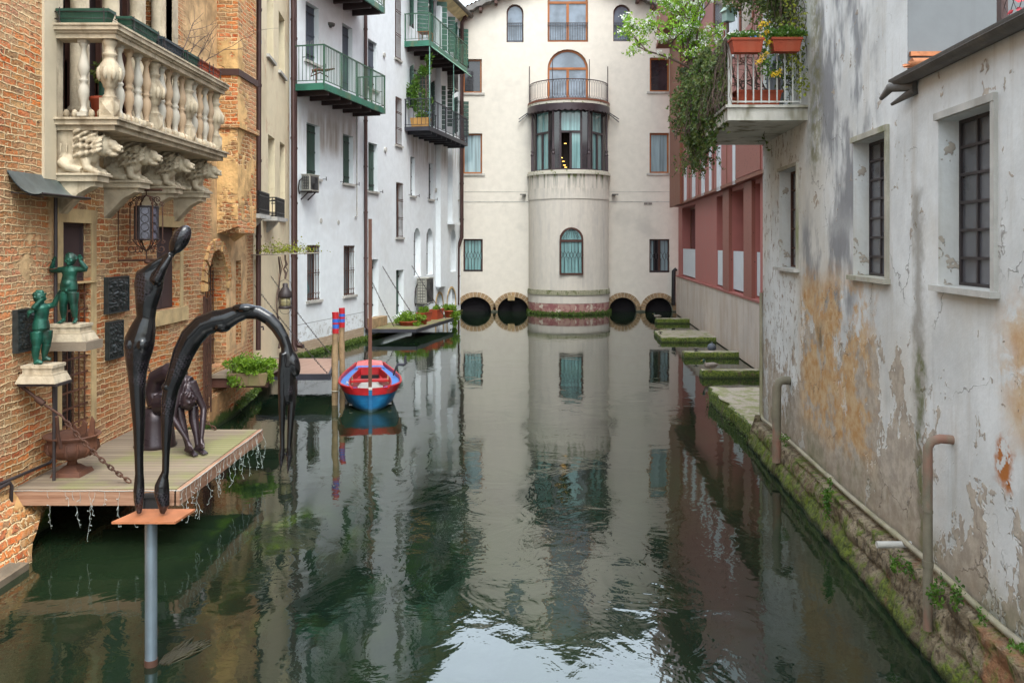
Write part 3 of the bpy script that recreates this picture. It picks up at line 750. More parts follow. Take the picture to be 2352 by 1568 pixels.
# ---- window kinds (all in wall coordinates: x = along, y = out of the wall, z = up)
def sill(W, r, par, mat='stone_grey', t=.07, o=.07, e=.08, off=0):
    m = MB(W.M); m.box(r[0]-e, r[1]+e, -.12, o, r[2]-t, r[2]+.004+off); m.build('window_sill', M[mat], par)
def w_shutter(bld, W, r, col, dep=.16, sl=True, holders=True):
    L = rectl(*r); m = MB(W.M); m.frame([p for p in inset(L, .002)], inset(L, .035), -dep-.06, -dep-.03)
    wdw = m.build('window', M['dark_iron'], bld)
    c = (r[0]+r[1])/2
    for a, b in ((r[0]+.012, c-.006), (c+.006, r[1]-.012)):
        m = MB(W.M); n = 3; st = (b-a)/n
        for i in range(n): m.box(a+i*st+.004, a+(i+1)*st-.004, -dep-.03, -dep, r[2]+.02, r[3]-.015)
        for zz in (.14, .5, .86):
            z = lerp(r[2], r[3], zz); m.box(a+.01, b-.01, -dep, -dep+.018, z-.03, z+.03)
        m.build('shutter', M[col], wdw)
        m = MB(W.M)
        for zz in (.14, .86):
            z = lerp(r[2], r[3], zz); m.box(a+.005, b-.03, -dep+.018, -dep+.028, z-.012, z+.012)
        m.build('hinge', M['black_iron'], wdw)
    if sl: sill(W, r, wdw)
    if holders:
        m = MB(W.M)
        for u in (r[0]-.22, r[1]+.22):
            m.bar((u, 0, r[2]+.02), (u, .12, r[2]+.02), .018); m.bar((u, .12, r[2]-.03), (u, .12, r[2]+.09), .018)
        m.build('shutter_holder', M['black_iron'], wdw)
    return wdw
def bars(m, r, y, nv, zs, rad=.011, L=None):
    for i in range(nv):
        u = lerp(r[0], r[1], (i+.5)/nv)
        zt = r[3]
        if L:      # arch top
            c = (r[0]+r[1])/2; a = (r[1]-r[0])/2; q = max(0, 1-((u-c)/a)**2); zt = L[0]+(L[1]-L[0])*math.sqrt(q)
        m.tube([(u, y, r[2]), (u, y, zt)], rad, 5)
    for z in zs: m.box(r[0], r[1], y-.006, y+.006, z-.012, z+.012)
def w_grille(bld, W, r, dep=.22, nv=6, zs=(.1,.5,.9), pane='pane_dark', gy=-.05, scroll=True, frame='brown_wood', sl=True, gm='rust_iron', cur=False):
    L = rectl(*r); m = MB(W.M); m.frame(inset(L, .002), inset(L, .05), -dep-.04, -dep)
    c = (r[0]+r[1])/2; m.box(c-.025, c+.025, -dep-.035, -dep-.005, r[2]+.05, r[3]-.05)
    wdw = m.build('window', M[frame], bld)
    m = MB(W.M); m.box(r[0]+.04, r[1]-.04, -dep-.03, -dep-.02, r[2]+.04, r[3]-.04); m.build('pane', M[pane], wdw)
    m = MB(W.M); bars(m, r, gy, nv, [lerp(r[2], r[3], k) for k in zs])
    if scroll:
        nn = nv; st = (r[1]-r[0])/nn
        for zc, hh in ((r[2]+.13, .10), (r[3]-.13, .10)):
            for i in range(nn):
                u = r[0]+(i+.5)*st
                m.tube([(u-st*.45, gy, zc-hh), (u+st*.1, gy, zc), (u-st*.45, gy, zc+hh)], .007, 4)
                m.tube([(u+st*.45, gy, zc-hh), (u-st*.1, gy, zc), (u+st*.45, gy, zc+hh)], .007, 4)
        zc = (r[2]+r[3])/2
        for i in range(nn):
            u = r[0]+(i+.5)*st
            for dz in (-.07, 0, .07): m.ell((u, gy, zc+dz), (.022,.022,.03), None, 6, 4)
    m.build('grille', M[gm], wdw)
    if sl: sill(W, r, wdw)
    return wdw
def w_glass(bld, W, L, frame='orange_wood', pane='pane_sky', dep=.14, t=.075, mull=1, trans=None, rail=None, arch_trans=None, sl=None, inner_t=.05):
    xs = [p[0] for p in L]; zz = [p[1] for p in L]; u0, u1, z0, z1 = min(xs), max(xs), min(zz), max(zz)
    m = MB(W.M); m.frame(inset(L, .002), inset(L, t), -dep-.07, -dep)
    top = trans if trans is not None else z1
    if trans is not None: m.box(u0+t*.8, u1-t*.8, -dep-.06, -dep+.012, trans-.055, trans+.055)
    if mull:
        for i in range(mull):
            u = lerp(u0, u1, (i+1)/(mull+1)); m.box(u-t*.62, u+t*.62, -dep-.06, -dep+.006, z0+t*.8, (top-.05 if trans is not None else z1-t*.8))
    wdw = m.build('window', M[frame], bld)
    m = MB(W.M); m.prism(inset(L, t*.6), -dep-.05, -dep-.04); m.build('pane', M[pane], wdw)
    if rail:
        m = MB(W.M); zr = rail; m.box(u0, u1, -.07, -.04, zr-.015, zr+.015); m.box(u0, u1, -.065, -.045, zr-.12, zr-.10); m.box(u0, u1, -.065, -.045, z0+.08, z0+.10)
        nb = max(8, int((u1-u0)/.115))
        for i in range(nb): u = lerp(u0+.03, u1-.03, i/(nb-1)); m.box(u-.008, u+.008, -.062, -.046, z0+.09, zr)
        m.build('guard_rail', M['dark_iron'], wdw)
    if sl: sill(W, [u0,u1,z0,z1], wdw, sl, .10, .06, .14)
    return wdw
def niche_back(m, L, y):
    m.add([(a, y, b) for a, b in L], [tuple(range(len(L)))])
def pipe_run(name, pts, r, mat, par, rings=3, seg=10):
    m = MB(); m.tube(pts, r, seg)
    for i in range(len(pts)-1):
        a, b = Vector(pts[i]), Vector(pts[i+1]); n = int((b-a).length/1.5)
        for k in range(n):
            p = a.lerp(b, (k+.5)/n); t = (b-a).normalized()*.03
            m.tube([p-t, p+t], r*1.22, seg)
    return m.build(name, M[mat], par)
def catenary(a, b, sag, n=20):
    a = Vector(a); b = Vector(b)
    return [a.lerp(b, i/n)+Vector((0,0,-sag*4*(i/n)*(1-i/n))) for i in range(n+1)]
def chain_mesh(m, a, b, pitch=.05, lw=.032, wr=.006, sag=.0, segs=8, ws=5):
    pts = catenary(a, b, sag, 24); L = (Vector(b)-Vector(a)).length; n = max(3, int(L/pitch))
    for i in range(n):
        t = (i+.5)/n; k = min(23, int(t*24)); p = pts[k].lerp(pts[k+1], t*24-k); d = (pts[k+1]-pts[k]).normalized()
        x = d.orthogonal().normalized(); y = d.cross(x)
        ang = (.3 if i % 2 else .3+math.pi/2); s_ = x*math.cos(ang)+y*math.sin(ang)
        loop = [p+d*math.cos(q*2*math.pi/segs)*pitch*.72+s_*math.sin(q*2*math.pi/segs)*lw*.5 for q in range(segs)]
        m.tube(loop, wr, ws, close=True)
    return m

# ================================================================= brick building (left, near)
bb = thing('brick_building', 'old orange brick building with carved stone balcony at the left, nearest the camera', 'building', (-5.4,9,0))
rA = S1.rect(143,510,208,650); rAg = S1.rect(140,655,208,1000); rB = S1.rect(360,520,413,715)
rD = [S1.u(471), S1.u(471)+1.12, 1.05, 3.2]
zslab = 4.70
rL = [S1.u(141), S1.u(395), zslab+.10, 8.2]
hole_w = [S1.u(190), S1.u(330), -.8, .42]
hgrB = [hole_w[0]-.9+.2, hole_w[1]]
Ld = arch(rD[0], rD[1], rD[2], 2.45, rD[3])
rN = [S2.u(542), S2.u(553.5), 1.3, S2.z(542,599)]
m = MB(S1.M)
m.panel(rectl(0, 15.3, -1.2, 9.2), [rectl(*rA), rectl(*rAg), rectl(*rB), Ld, rectl(*rL), rectl(9.0, hole_w[1], -.8, .40)], 0, hole_depths=[.22,.26,.20,.5,.5,2.2])
m2 = MB(S2.M); m2.panel(rectl(0, S2.L, -1.2, 9.2), [rectl(*rN)], 0, .25); niche_back(m2, rectl(*rN), -.25)
merge(m, m2); shell(m, Wall((-5.4,1.0),(-5.64,18.6),1), 0, 17.6, -1.2, 9.2, 6)
wall_bb = m.build('wall', M['brick'], bb)
m = MB(); m.add([(-12,1,9.2),(-5.1,1,9.2),(-5.3,18.6,9.2),(-12,18.6,9.2)], [(0,1,2,3)]); m.box(-12,-5.0,1,18.4,9.2,9.35); m.build('roof', M['tile'], bb)
# dark water gate interior
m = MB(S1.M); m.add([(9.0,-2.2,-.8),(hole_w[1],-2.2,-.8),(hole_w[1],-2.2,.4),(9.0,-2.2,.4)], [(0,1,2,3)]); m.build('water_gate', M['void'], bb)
# window A: dark board above a barred window
m = MB(S1.M); m.box(rA[0]+.01, rA[1]-.01, -.16, -.12, rA[2]+.01, rA[3]-.01); m.frame(inset(rectl(*rA), .0), inset(rectl(*rA), .04), -.12, -.09)
m.build('shutter', M['dark_brown'], bb)
m = MB(S1.M); m.box(rB[0]+.01, rB[1]-.01, -.16, -.12, rB[2]+.01, rB[3]-.01); m.box((rB[0]+rB[1])/2-.01,(rB[0]+rB[1])/2+.01,-.12,-.11,rB[2]+.02,rB[3]-.02)
m.build('shutter', M['dark_brown'], bb)
for r in (rA, rB):
    m = MB(S1.M); m.box(r[0]-.14, r[1]+.14, -.02, .02, r[3], r[3]+.17); 
    m.build('window_lintel', M['stone_warm'], bb)
for b_ in ((rA[0]-.12, rA[0]-.003, -.05, .015, rA[2], rA[3]),(rA[1]+.003, rA[1]+.13, -.05, .015, rA[2], rA[3]),(rAg[0]-.12, rAg[0]-.003, -.05, .015, rAg[2], rAg[3]),(rAg[1]+.003, rAg[1]+.13, -.05, .015, rAg[2], rAg[3]),(rB[1]+.003, rB[1]+.12, -.05, .015, rB[2], rB[3]),(rB[0]-.1, rB[1]+.25, -.05, .05, rB[2]-.22, rB[2]-.003),(rA[0]-.1, rA[1]+.12, -.05, .04, rAg[3]+.003, rA[2]-.003)):
    m = MB(S1.M); m.box(*b_); m.build('window_surround', M['stone_warm'], bb)
wg = w_grille(bb, S1, rAg, .24, 5, [i/9+.04 for i in range(9)], 'pane_dark', -.04, False, 'dark_iron', False, 'rust_light')
# arched door + iron gate leaf standing open
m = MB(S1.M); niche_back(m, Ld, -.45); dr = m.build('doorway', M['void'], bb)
m = MB(S1.M); r = [rD[0]+.02, rD[1]-.02, rD[2], rD[3]]; bars(m, r, -.22, 8, [lerp(rD[2], 2.9, k/4) for k in range(5)], .012, (2.45, 3.18)); m.build('gate_leaf', M['rust_iron'], dr)
m = MB(S1.M); u0 = rD[0]-.32; r = [u0, rD[0]-.01, .45, 2.35]; bars(m, r, .10, 4, [lerp(.45, 2.35, k/5) for k in range(6)], .013)
for u in (u0, rD[0]-.01): m.box(u-.018, u+.018, .085, .115, .35, 2.4)
m.build('gate_leaf', M['rust_iron'], dr)
m = MB(S1.M)      # brick voussoirs round the arch
cu = (rD[0]+rD[1])/2; a_ = (rD[1]-rD[0])/2
for i in range(15):
    t0, t1 = math.pi*i/15+.02, math.pi*(i+1)/15-.02
    P = []
    for t, s_ in ((t0,0),(t1,0),(t1,.2),(t0,.2)):
        P.append((cu+(a_+s_)*math.cos(t), 2.45+(.75+s_)*math.sin(t)))
    m.prism(P, -.03, .035+.01*(i % 3))
m.build('arch_brickwork', M['shaft'], bb)
# canal-level stone foot right of deck
m = MB(S1.M); m.box(S1.u(468), 15.3, .0, .10, -.5, .62); m2 = MB(S2.M); m2.box(0, S2.L, 0, .10, -.5, .55); merge(m, m2)
m.build('wall_foot', M['brick_low'], bb)
# pier foot under the deck at the near left
m = MB()
def pier(u, v):
    z = lerp(-.2, .66, v); y = lerp(3.0, lerp(8.75, 9.95, v**1.6), u); x = lerp(-4.93, -5.34, v**1.3)
    q = mnoise.noise(Vector((y*3, z*5, 0)))*.035
    return (x+q, y, z)
m.grid(pier, 60, 10); a = len(m.v)
m.grid(lambda u, v: (lerp(pier(1,v)[0], -6.2, u), pier(1,v)[1]+u*.3, pier(1,v)[2]), 6, 10)
m.build('arch_pier', M['brick_pier'], bb)
m = MB(); m.hull8([(-6,2,-.3),(-4.93,2,-.3),(-4.93,8.70,-.3),(-6,8.85,-.3)],[(-6,2,.07),(-4.90,2,.07),(-4.90,8.66,.07),(-6,8.85,.07)]); m.hull8([(-6,2,.07),(-4.95,2,.07),(-4.95,8.60,.07),(-6,8.8,.07)],[(-6,2,.11),(-4.99,2,.11),(-4.99,8.55,.11),(-6,8.8,.11)]); m.build('pier_plinth', mk('wet_brown_stone', (.20,.15,.10), .8, var=.35, bump=.5, dirt=(.08,.09,.03)), bb)
# projecting shaft at the far end
sx0, sx1, sy0, sy1 = -5.5, -5.02, 15.62, 16.75
m = MB(); m.box(sx0-.3, sx1, sy0, sy1, 3.62, 9.2)
m.add([(sx0,sy0,3.45),(sx1,sy0,3.62),(sx1,sy1,3.62),(sx0,sy1,3.3),(sx0,sy0,3.62),(sx0,sy1,3.62)], [(0,1,4),(0,3,2,1),(3,5,2)])
m.build('chimney_shaft', M['shaft'], bb)
m = MB(); zt = CZ+(HY-152)/F*16.75; m.box(sx0-.3, sx1+.03, sy0-.03, sy1+.03, 6.38, 6.50); m.build('iron_band', M['brown_pipe'], bb)
m = MB(); m.box(sx0-.3, sx1+.05, sy0-.05, sy1+.05, 5.42, 5.52); m.box(sx0-.2, sx1+.03, sy0+.1, sy0+.9, 3.50, 3.62); m.build('string_course', M['shaft'], bb)
# second pilaster strip of brick/plaster (left of the balcony)
m = MB(S1.M); m.box(S1.u(96), S1.u(124), -.05, .03, 4.05, 9.1); m.build('plaster_strip', M['strip'], bb)
pipe_run('drainpipe', [(-5.50,18.55,9.2),(-5.50,18.50,1.0)], .055, 'brown_pipe', bb)
# loggia behind the balcony
m = MB(S1.M); niche_back(m, rectl(*rL), -.5); lg = m.build('loggia', M['dark_brown'], bb)
for k, u in enumerate([rL[0]+.75, rL[0]+1.6, rL[0]+2.45, rL[0]+3.2]):
    m = MB(S1.M); m.lathe([(.15,0),(.16,.06),(.115,.12),(.11,2.6),(.13,2.9)], (u,-.16,zslab+.25), 16); m.box(u-.17,u+.17,-.33,.01,zslab+.1,zslab+.25)
    m.build('column', M['stone'], lg)
for k in range(4):
    u = rL[0]+.12+k*.82
    m = MB(S1.M); m.box(u, u+.07, -.45, -.38, zslab+.1, 8.2); m.box(u+.42, u+.49, -.45, -.38, zslab+.1, 8.2); m.box(u, u+.49, -.46, -.42, zslab+.1, zslab+1.0); m.build('door_frame', M['brown_wood'], lg)
m = MB(S1.M)
for k in range(3): m.grid(lambda a, b, k=k: (rL[0]+.2+k*.82+a*.3, -.40+.02*math.sin(a*25), zslab+1.1+b*2), 14, 2)
m.build('curtain', mk('yellow_curtain', (.42,.27,.03), .8), lg)
m = MB(S1.M)
for u0, u1 in ((rL[0]-.16, rL[0]), (rL[1], rL[1]+.2)): m.box(u0, u1, -.3, .02, zslab, 8.2)
m.build('door_jamb', M['stone'], lg)

# ---- stone balcony
bu0, bu1, bw = S1.u(122)+.02, S1.u(270)+3.5, .71
bu1 = 13.85-1.0
bu0 = 10.07-1.0
bal = MB(S1.M)
bal.box(bu0, bu1, 0, bw, zslab-.06, zslab); bal.box(bu0-.05, bu1+.05, 0, bw+.05, zslab, zslab+.06)
bal.box(bu0-.08, bu1+.08, 0, bw+.08, zslab+.06, zslab+.085)
balo = bal.build('balcony', M['stone'], bb)
zb = zslab+.085; zr = 5.72
m = MB(S1.M)
for (o_, z0, z1) in ((.02, zr, zr+.06), (.045, zr+.06, zr+.09), (.075, zr+.09, zr+.14), (.09, zr+.14, zr+.165)):
    m.box(bu0-o_, bu1+o_, bw-.22-o_, bw+o_, z0, z1); m.box(bu0-o_, bu0+.2+o_, 0, bw-.22-o_, z0, z1); m.box(bu1-.2-o_, bu1+o_, 0, bw-.22-o_, z0, z1)
m.build('balustrade_rail', M['stone'], balo)
H = zr-zb
def baluster_prof(h):
    P = [(.050,0),(.052,.03),(.038,.05),(.032,.10),(.042,.16),(.060,.24),(.066,.31),(.054,.38),(.034,.43),(.050,.455),(.050,.475),(.034,.50),(.046,.54),(.064,.61),(.066,.66),(.052,.74),(.034,.84),(.028,.91),(.040,.95),(.048,.965),(.048,1.0)]
    return [(r, z*h) for r, z in P]
def pedestal(m, u, y):
    w_ = .085
    m.box(u-w_, u+w_, y-w_, y+w_, zb, zb+.24); 
    for sgn, ax in ((1,'y'),(-1,'u')):
        pass
    m.add([(u-w_+.015,y+w_,zb+.03),(u+w_-.015,y+w_,zb+.03),(u+w_-.015,y+w_,zb+.21),(u-w_+.015,y+w_,zb+.21),(u,y+w_+.03,zb+.12)], [(0,1,4),(1,2,4),(2,3,4),(3,0,4)])
    m.add([(u-w_,y-w_+.015,zb+.03),(u-w_,y+w_-.015,zb+.03),(u-w_,y+w_-.015,zb+.21),(u-w_,y-w_+.015,zb+.21),(u-w_-.03,y,zb+.12)], [(0,1,4),(1,2,4),(2,3,4),(3,0,4)])
    P = [(.085,.24),(.085,.26),(.06,.29),(.055,.36),(.075,.38),(.075,.40),(.09,.43),(.135,.50),(.145,.56),(.115,.63),(.075,.69),(.06,.73),(.085,.755),(.085,.775),(.062,.79),(.062,.86),(.085,.90),(.085,.93),(.07,.95),(.10,H)]
    m.lathe([(r, zb+z) for r, z in P], (u, y, 0), 8)
    for i in range(8):
        a = i*math.pi/4
        m.ell((u+.12*math.cos(a), y+.12*math.sin(a), zb+.53), (.035,.035,.085), None, 6, 4)
peds = [(bu0+.09, bw-.10), (bu0+.09+(bu1-bu0)*.333, bw-.10), (bu0+.02+(bu1-bu0)*.667, bw-.10), (bu1-.09, bw-.10)]
for u, y in peds:
    m = MB(S1.M); pedestal(m, u, y); m.build('balustrade_pedestal', M['stone'], balo)
m = MB(S1.M)
m.box(bu0, bu1, bw-.17, bw-.03, zb, zb+.035)
nfl = 30
for i in range(nfl):
    u = lerp(bu0+.25, bu1-.15, i/(nfl-1)); m.ell((u, bw-.07, zb+.06), (.035,.05,.055), None, 7, 5)
for i in range(5): m.ell((bu0+.08, .1+.1*i, zb+.06), (.05,.035,.055), None, 7, 5)
m.build('carved_base', M['stone'], balo)
def bl(u, y, tone):
    m = MB(S1.M); m.box(u-.055, u+.055, y-.055, y+.055, zb+.03, zb+.075)
    m.lathe([(r, zb+.07+z) for r, z in baluster_prof(H-.10)], (u, y, 0), 14); m.box(u-.05, u+.05, y-.05, y+.05, zr-.035, zr+.002)
    m.build('baluster', M[tone], balo)
M['stone_tan'] = mk('tan_baluster_stone', (.42,.29,.18), .75, var=.15, dirt=(.35,.24,.14))
M['stone_white'] = mk('white_baluster_stone', (.48,.43,.35), .7, var=.12, dirt=(.35,.30,.22), dfac=.4)
k = 0
for i in range(3):
    for j in range(4):
        u = lerp(peds[i][0]+.07, peds[i+1][0]-.07, (j+.7)/4.4); bl(u, bw-.10, ('stone_white','stone_tan')[k % 2]); k += 1
bl(bu0+.09, .30, 'stone_white')
# lion brackets
def lion(u):
    m = MB(S1.M)
    z0 = zslab-.06
    g = MB(S1.M); T = z0
    g.hull8([(u-.10,-.05,T-.50),(u+.10,-.05,T-.50),(u+.10,.36,T-.50),(u-.10,.36,T-.50)],[(u-.12,-.05,T+.01),(u+.12,-.05,T+.01),(u+.12,.42,T+.01),(u-.12,.42,T+.01)])
    g.ell((u,.10,T-.36), (.15,.16,.15)); g.ell((u,.30,T-.22), (.15,.17,.20))
    g.ell((u,.50,T-.17), (.105,.115,.125)); g.ell((u,.60,T-.15), (.075,.07,.06)); g.tube([(u,.56,T-.17),(u,.69,T-.20)], [.062,.050], 12)
    g.ell((u,.715,T-.185), (.030,.022,.022)); g.ell((u,.62,T-.275), (.045,.065,.026)); g.ell((u,.58,T-.24), (.06,.05,.05))
    for s_ in (-1, 1):
        g.ell((u+s_*.095,.46,T-.06), (.028,.022,.040)); g.ell((u+s_*.048,.605,T-.112), (.026,.030,.016)); g.ell((u+s_*.034,.70,T-.225), (.024,.03,.024))
        g.tube([(u+s_*.11,.06,T-.36),(u+s_*.145,.16,T-.44),(u+s_*.13,.30,T-.475)], [.07,.055,.045], 10)
        g.tube([(u+s_*.10,.34,T-.34),(u+s_*.115,.36,T-.44),(u+s_*.105,.47,T-.49)], [.062,.048,.044], 10)
        for k in range(4): g.tube([(u+s_*.105-.036+.024*k,.47,T-.49),(u+s_*.105-.036+.024*k,.525,T-.505)], [.020,.015], 6)
        rl_n = random.Random(5)
        for row in range(4):
            for k in range(6):
                a0 = -.2+k*.42; R_ = .13+.045*row; yy = .50-.075*row
                zz = T-.17+R_*math.cos(a0)*.95; xx = s_*min(.158, abs(R_*math.sin(a0))+.045)
                g.tube([(u+xx*.82, yy+.05, zz), (u+xx+s_*.012, yy+.01, zz-.03), (u+xx*.98+s_*.006, yy-.045, zz-.055), (u+xx*.9, yy-.06, zz-.095)], [.014,.024,.020,.006], 6)
        for k in range(4): g.tube([(u+s_*.146,.00+.07*k,T-.15),(u+s_*.158,.0+.07*k,T-.26)], [.012,.008], 6)
    o = remesh(g, 'lion_bracket', M['stone'], .009, balo, True, 1, .4)
    m = MB(S1.M)
    for d_, za, zb_ in ((0, z0-.60, z0-.53), (.03, z0-.53, z0-.505), (-.05, z0-.66, z0-.60)):
        m.box(u-.15-d_, u+.15+d_, 0, .50+d_, za, zb_)
    m.prism([(0, z0-.66), (.40, z0-.66), (.25, z0-.74), (0, z0-1.0)], u-.10, u+.10, 'x')
    m.build('bracket_ledge', M['stone'], o)
for u in [bu0+.16+(bu1-bu0-.3)*k/3 for k in range(4)]: lion(u)

# ================================================================= yellow building
yb = thing('yellow_building', 'narrow pale yellow plastered building between brown drainpipes', 'building', (-6,21,0))
def R_(W, *a): return W.rect(*a)
yr = [YW.rect(582.5,-60,593,78), YW.rect(613,-60,628,125), YW.rect(640,24,654,162), YW.rect(583.5,281,593.4,470), YW.rect(615.8,308,631.4,485), YW.rect(642.7,325,654.7,500)]
yr[3][0] = max(.12, yr[3][0]); yr[0][0] = max(.12, yr[0][0])
for q in yr: q[3] = min(q[3], 11.0)
dY = [YW.u(583)+.06, YW.u(600), .5, YW.z(583,597)]; dY[0] = max(.12, dY[0])
m = MB(YW.M); m.panel(rectl(0, YW.L, -1.2, 12.2), [rectl(*q) for q in yr]+[rectl(*dY)], 0, .42)
shell(m, YW, 0, YW.L, -1.2, 12.2, 6); m.build('wall', M['yellow'], yb)
m = MB(YW.M); m.box(-.3, YW.L+.2, -6, .35, 12.2, 12.35); m.build('roof', M['tile'], yb)
for i, q in enumerate(yr):
    m = MB(YW.M); m.frame(inset(rectl(*q), .003), inset(rectl(*q), .05), -.42, -.36); wd_ = m.build('window', M['brown_wood'], yb)
    m = MB(YW.M); m.box(q[0]+.02, q[1]-.02, -.41, -.39, q[2]+.02, q[3]-.02); m.build('pane', M['pane_dark'], wd_)
    if i < 3 or i == 5: sill(YW, q, wd_)
m = MB(YW.M); m.box(dY[0]+.01, dY[1]-.01, -.40, -.36, dY[2], dY[3]-.01); m.build('door', M['brown_wood'], yb)
def balconette(px0, px1, yt, yb_):
    u0, zt = YW.uz(px0, yt, .3); u1 = YW.u(px1, .3); z0 = YW.z(px0, yb_, .3); u0 -= .05
    m = MB(YW.M); m.box(u0-.05, u1+.05, 0, .34, z0-.09, z0); m.prism([(0,z0-.09),(.26,z0-.09),(.20,z0-.18),(.0,z0-.36)], (u0+u1)/2-.10, (u0+u1)/2+.10, 'x')
    b = m.build('balconette', M['stone_grey'], yb)
    m = MB(YW.M)
    for z in (zt, zt-.08, z0+.10, z0+.02): m.box(u0, u1, .30, .32, z-.012, z+.012); m.box(u0, u0+.02, 0, .30, z-.012, z+.012); m.box(u1-.02, u1, 0, .30, z-.012, z+.012)
    n = max(5, int((u1-u0)/.07))
    for i in range(n+1): u = lerp(u0, u1, i/n); m.box(u-.009, u+.009, .30, .32, z0, zt+.01)
    for i in range(5): y = i*.07; m.box(u0, u0+.016, y, y+.016, z0, zt)
    m.build('railing', M['black_iron'], b)
balconette(595, 617, 439, 491); balconette(634.5, 652, 454, 498)
pipe_run('drainpipe', [(-6.10+.0,23.75,12),(-6.08,23.75,.5),(-6.0,23.7,.32)], .06, 'brown_pipe', yb)
m = MB(YW.M); u = YW.u(590); m.tube([(u,0,1.45),(u,.14,1.45),(u,.14,1.38)], .02, 6); m.tube([(u-.05,.07,1.52),(u+.05,.07,1.52)], .015, 6); m.build('water_tap', M['dark_iron'], yb)

# ================================================================= white building 1
wb = thing('white_building', 'white building with grey and olive shutters and a long green steel balcony', 'building', (-5.7,27,0))
H1 = 14.6
sh = [(W1.rect(702,2,732,137),'grey_shut'), (W1.rect(786,52,809.5,206),'grey_shut'), (W1.rect(704,281,734,407),'olive_shut'), (W1.rect(787.7,307,811.3,420),'olive_shut')]
gr = [W1.rect(705.5,563,735.5,692), W1.rect(789.4,564,815.2,680)]
m = MB(W1.M); m.panel(rectl(0, W1.L, -1.2, H1), [rectl(*q) for q, _ in sh]+[rectl(*q) for q in gr], 0, .24)
shell(m, W1, 0, W1.L, -1.2, H1, 6); m.build('wall', M['white1'], wb)
for i, (q, c) in enumerate(sh): w_shutter(wb, W1, q, c, .15, i != 1, i != 1)
for q in gr:
    w_grille(wb, W1, q, .20, 5, (.02,.5,.98), 'pane_dark', -.02)
m = MB(W1.M); m.box(-.2, W1.L, -6, .5, H1, H1+.12); m.build('roof', M['tile'], wb)
pipe_run('drainpipe', [W1.P(.14,.08,H1), W1.P(.20,.08,.55), W1.P(.26,.13,.40), W1.P(.26,.3,.38)], .065, 'brown_pipe', wb)
pipe_run('drainpipe', [W1.P(W1.L-.05,.08,H1), W1.P(W1.L-.02,.08,.45), W1.P(W1.L-.02,.2,.34)], .06, 'brown_pipe', wb)
m = MB(W1.M); u = W1.u(809); m.tube([W1.M.inverted() @ W1.P(W1.u(818),.03,8.8), (W1.u(818),.03,4.2), (W1.u(814),.03,4.2)], .022, 6)
for px, py in ((737,507),(777,511)):
    u, z = W1.uz(px, py); m.lathe([(.065,0),(.065,.0)], (0,0,0), 3) if 0 else None
    m.tube([(u,-.02,z),(u,.02,z)], .075, 14)
m.build('vent_and_conduit', M['stone_grey'], wb)
def steel_balcony(bld, W, u0, u1, w_, zs, zrail, beam, rail, joist, nm=4, slab_h=.16, nb=.105, jn=6, left_only=False):
    m = MB(W.M)
    m.box(u0, u1, w_-.06, w_, zs-slab_h, zs); m.box(u0, u0+.06, 0, w_-.06, zs-slab_h, zs); m.box(u1-.06, u1, 0, w_-.06, zs-slab_h, zs)
    b = m.build('balcony', M[beam], bld)
    m = MB(W.M); m.box(u0+.06, u1-.06, 0, w_-.06, zs-.05, zs-.012)
    m.build('balcony_floor', M[joist], b)
    for i in range(jn):
        m = MB(W.M); u = lerp(u0+.4, u1-.35, i/(jn-1)); m.box(u-.04, u+.04, 0, w_-.06, zs-slab_h-.10, zs-.05); m.build('joist', M[joist], b)
    rl = MB(W.M)
    for i in range(nm+1):
        u = lerp(u0+.02, u1-.02, i/nm); p_ = MB(W.M); p_.box(u-.02, u+.02, w_-.045, w_-.005, zs-slab_h*.5, zrail); p_.build('railing_post', M[rail], b)
    for u in (u0+.02, u1-.02): p_ = MB(W.M); p_.box(u-.02, u+.02, .02, .06, zs, zrail); p_.build('railing_post', M[rail], b)
    rl.box(u0, u1, w_-.045, w_-.005, zrail-.02, zrail+.015); rl.box(u0, u1, w_-.035, w_-.015, zs+.07, zs+.09)
    for u in (u0, u1-.04): rl.box(u, u+.04, 0, w_-.045, zrail-.02, zrail+.015); rl.box(u+.01, u+.03, 0, w_-.045, zs+.07, zs+.09)
    n = int((u1-u0)/nb)
    for i in range(1, n): u = lerp(u0, u1, i/n); rl.box(u-.007, u+.007, w_-.032, w_-.018, zs+.08, zrail)
    n = int(w_/nb)
    for i in range(1, n):
        y = w_*i/n
        for u in (u0+.02, u1-.02): rl.box(u-.007, u+.007, y-.007, y+.007, zs+.08, zrail)
    rl.build('railing', M[rail], b)
    return b
def bal_from(W, pxn, pxc, yslab, yrail, pxfar, bld, **k):
    u0 = W.u(pxn); p0 = W.P(u0, 0, 0)
    kk = (pxc-CX)/F; w_ = (kk*p0.y-p0.x)/(W.n.x-kk*W.n.y); yc = p0.y+W.n.y*w_
    zs = CZ+(HY-yslab)/F*yc; zr_ = CZ+(HY-yrail)/F*yc; u1 = W.u(pxfar, w_)
    return u0, u1, w_, zs, zr_
q = bal_from(W1, 669, 745, 190, 102, 885.5, wb); gb = q
gbal = steel_balcony(wb, W1, *q, 'green_beam', 'green_rail', 'joist', 4, .19)
m = MB(W1.M)      # bird spikes and dish on the rail
for i in range(16): u = q[0]+.02; y = q[2]*i/16; m.bar((u, y, q[4]), (u-.03+.06*(i % 2), y+.02, q[4]+.13), .004)
m.build('bird_spikes', M['stone_grey'], gbal)
q2 = bal_from(W1, 700, 846, 0, -80, 880, wb)
u1_, z1_ = W1.uz(884, 32, q[2]); 
steel_balcony(wb, W1, q[0]+.2, W1.u(884.5, q[2]), q[2], z1_+.19, z1_+1.2, 'green_beam', 'green_rail', 'joist', 4, .19)

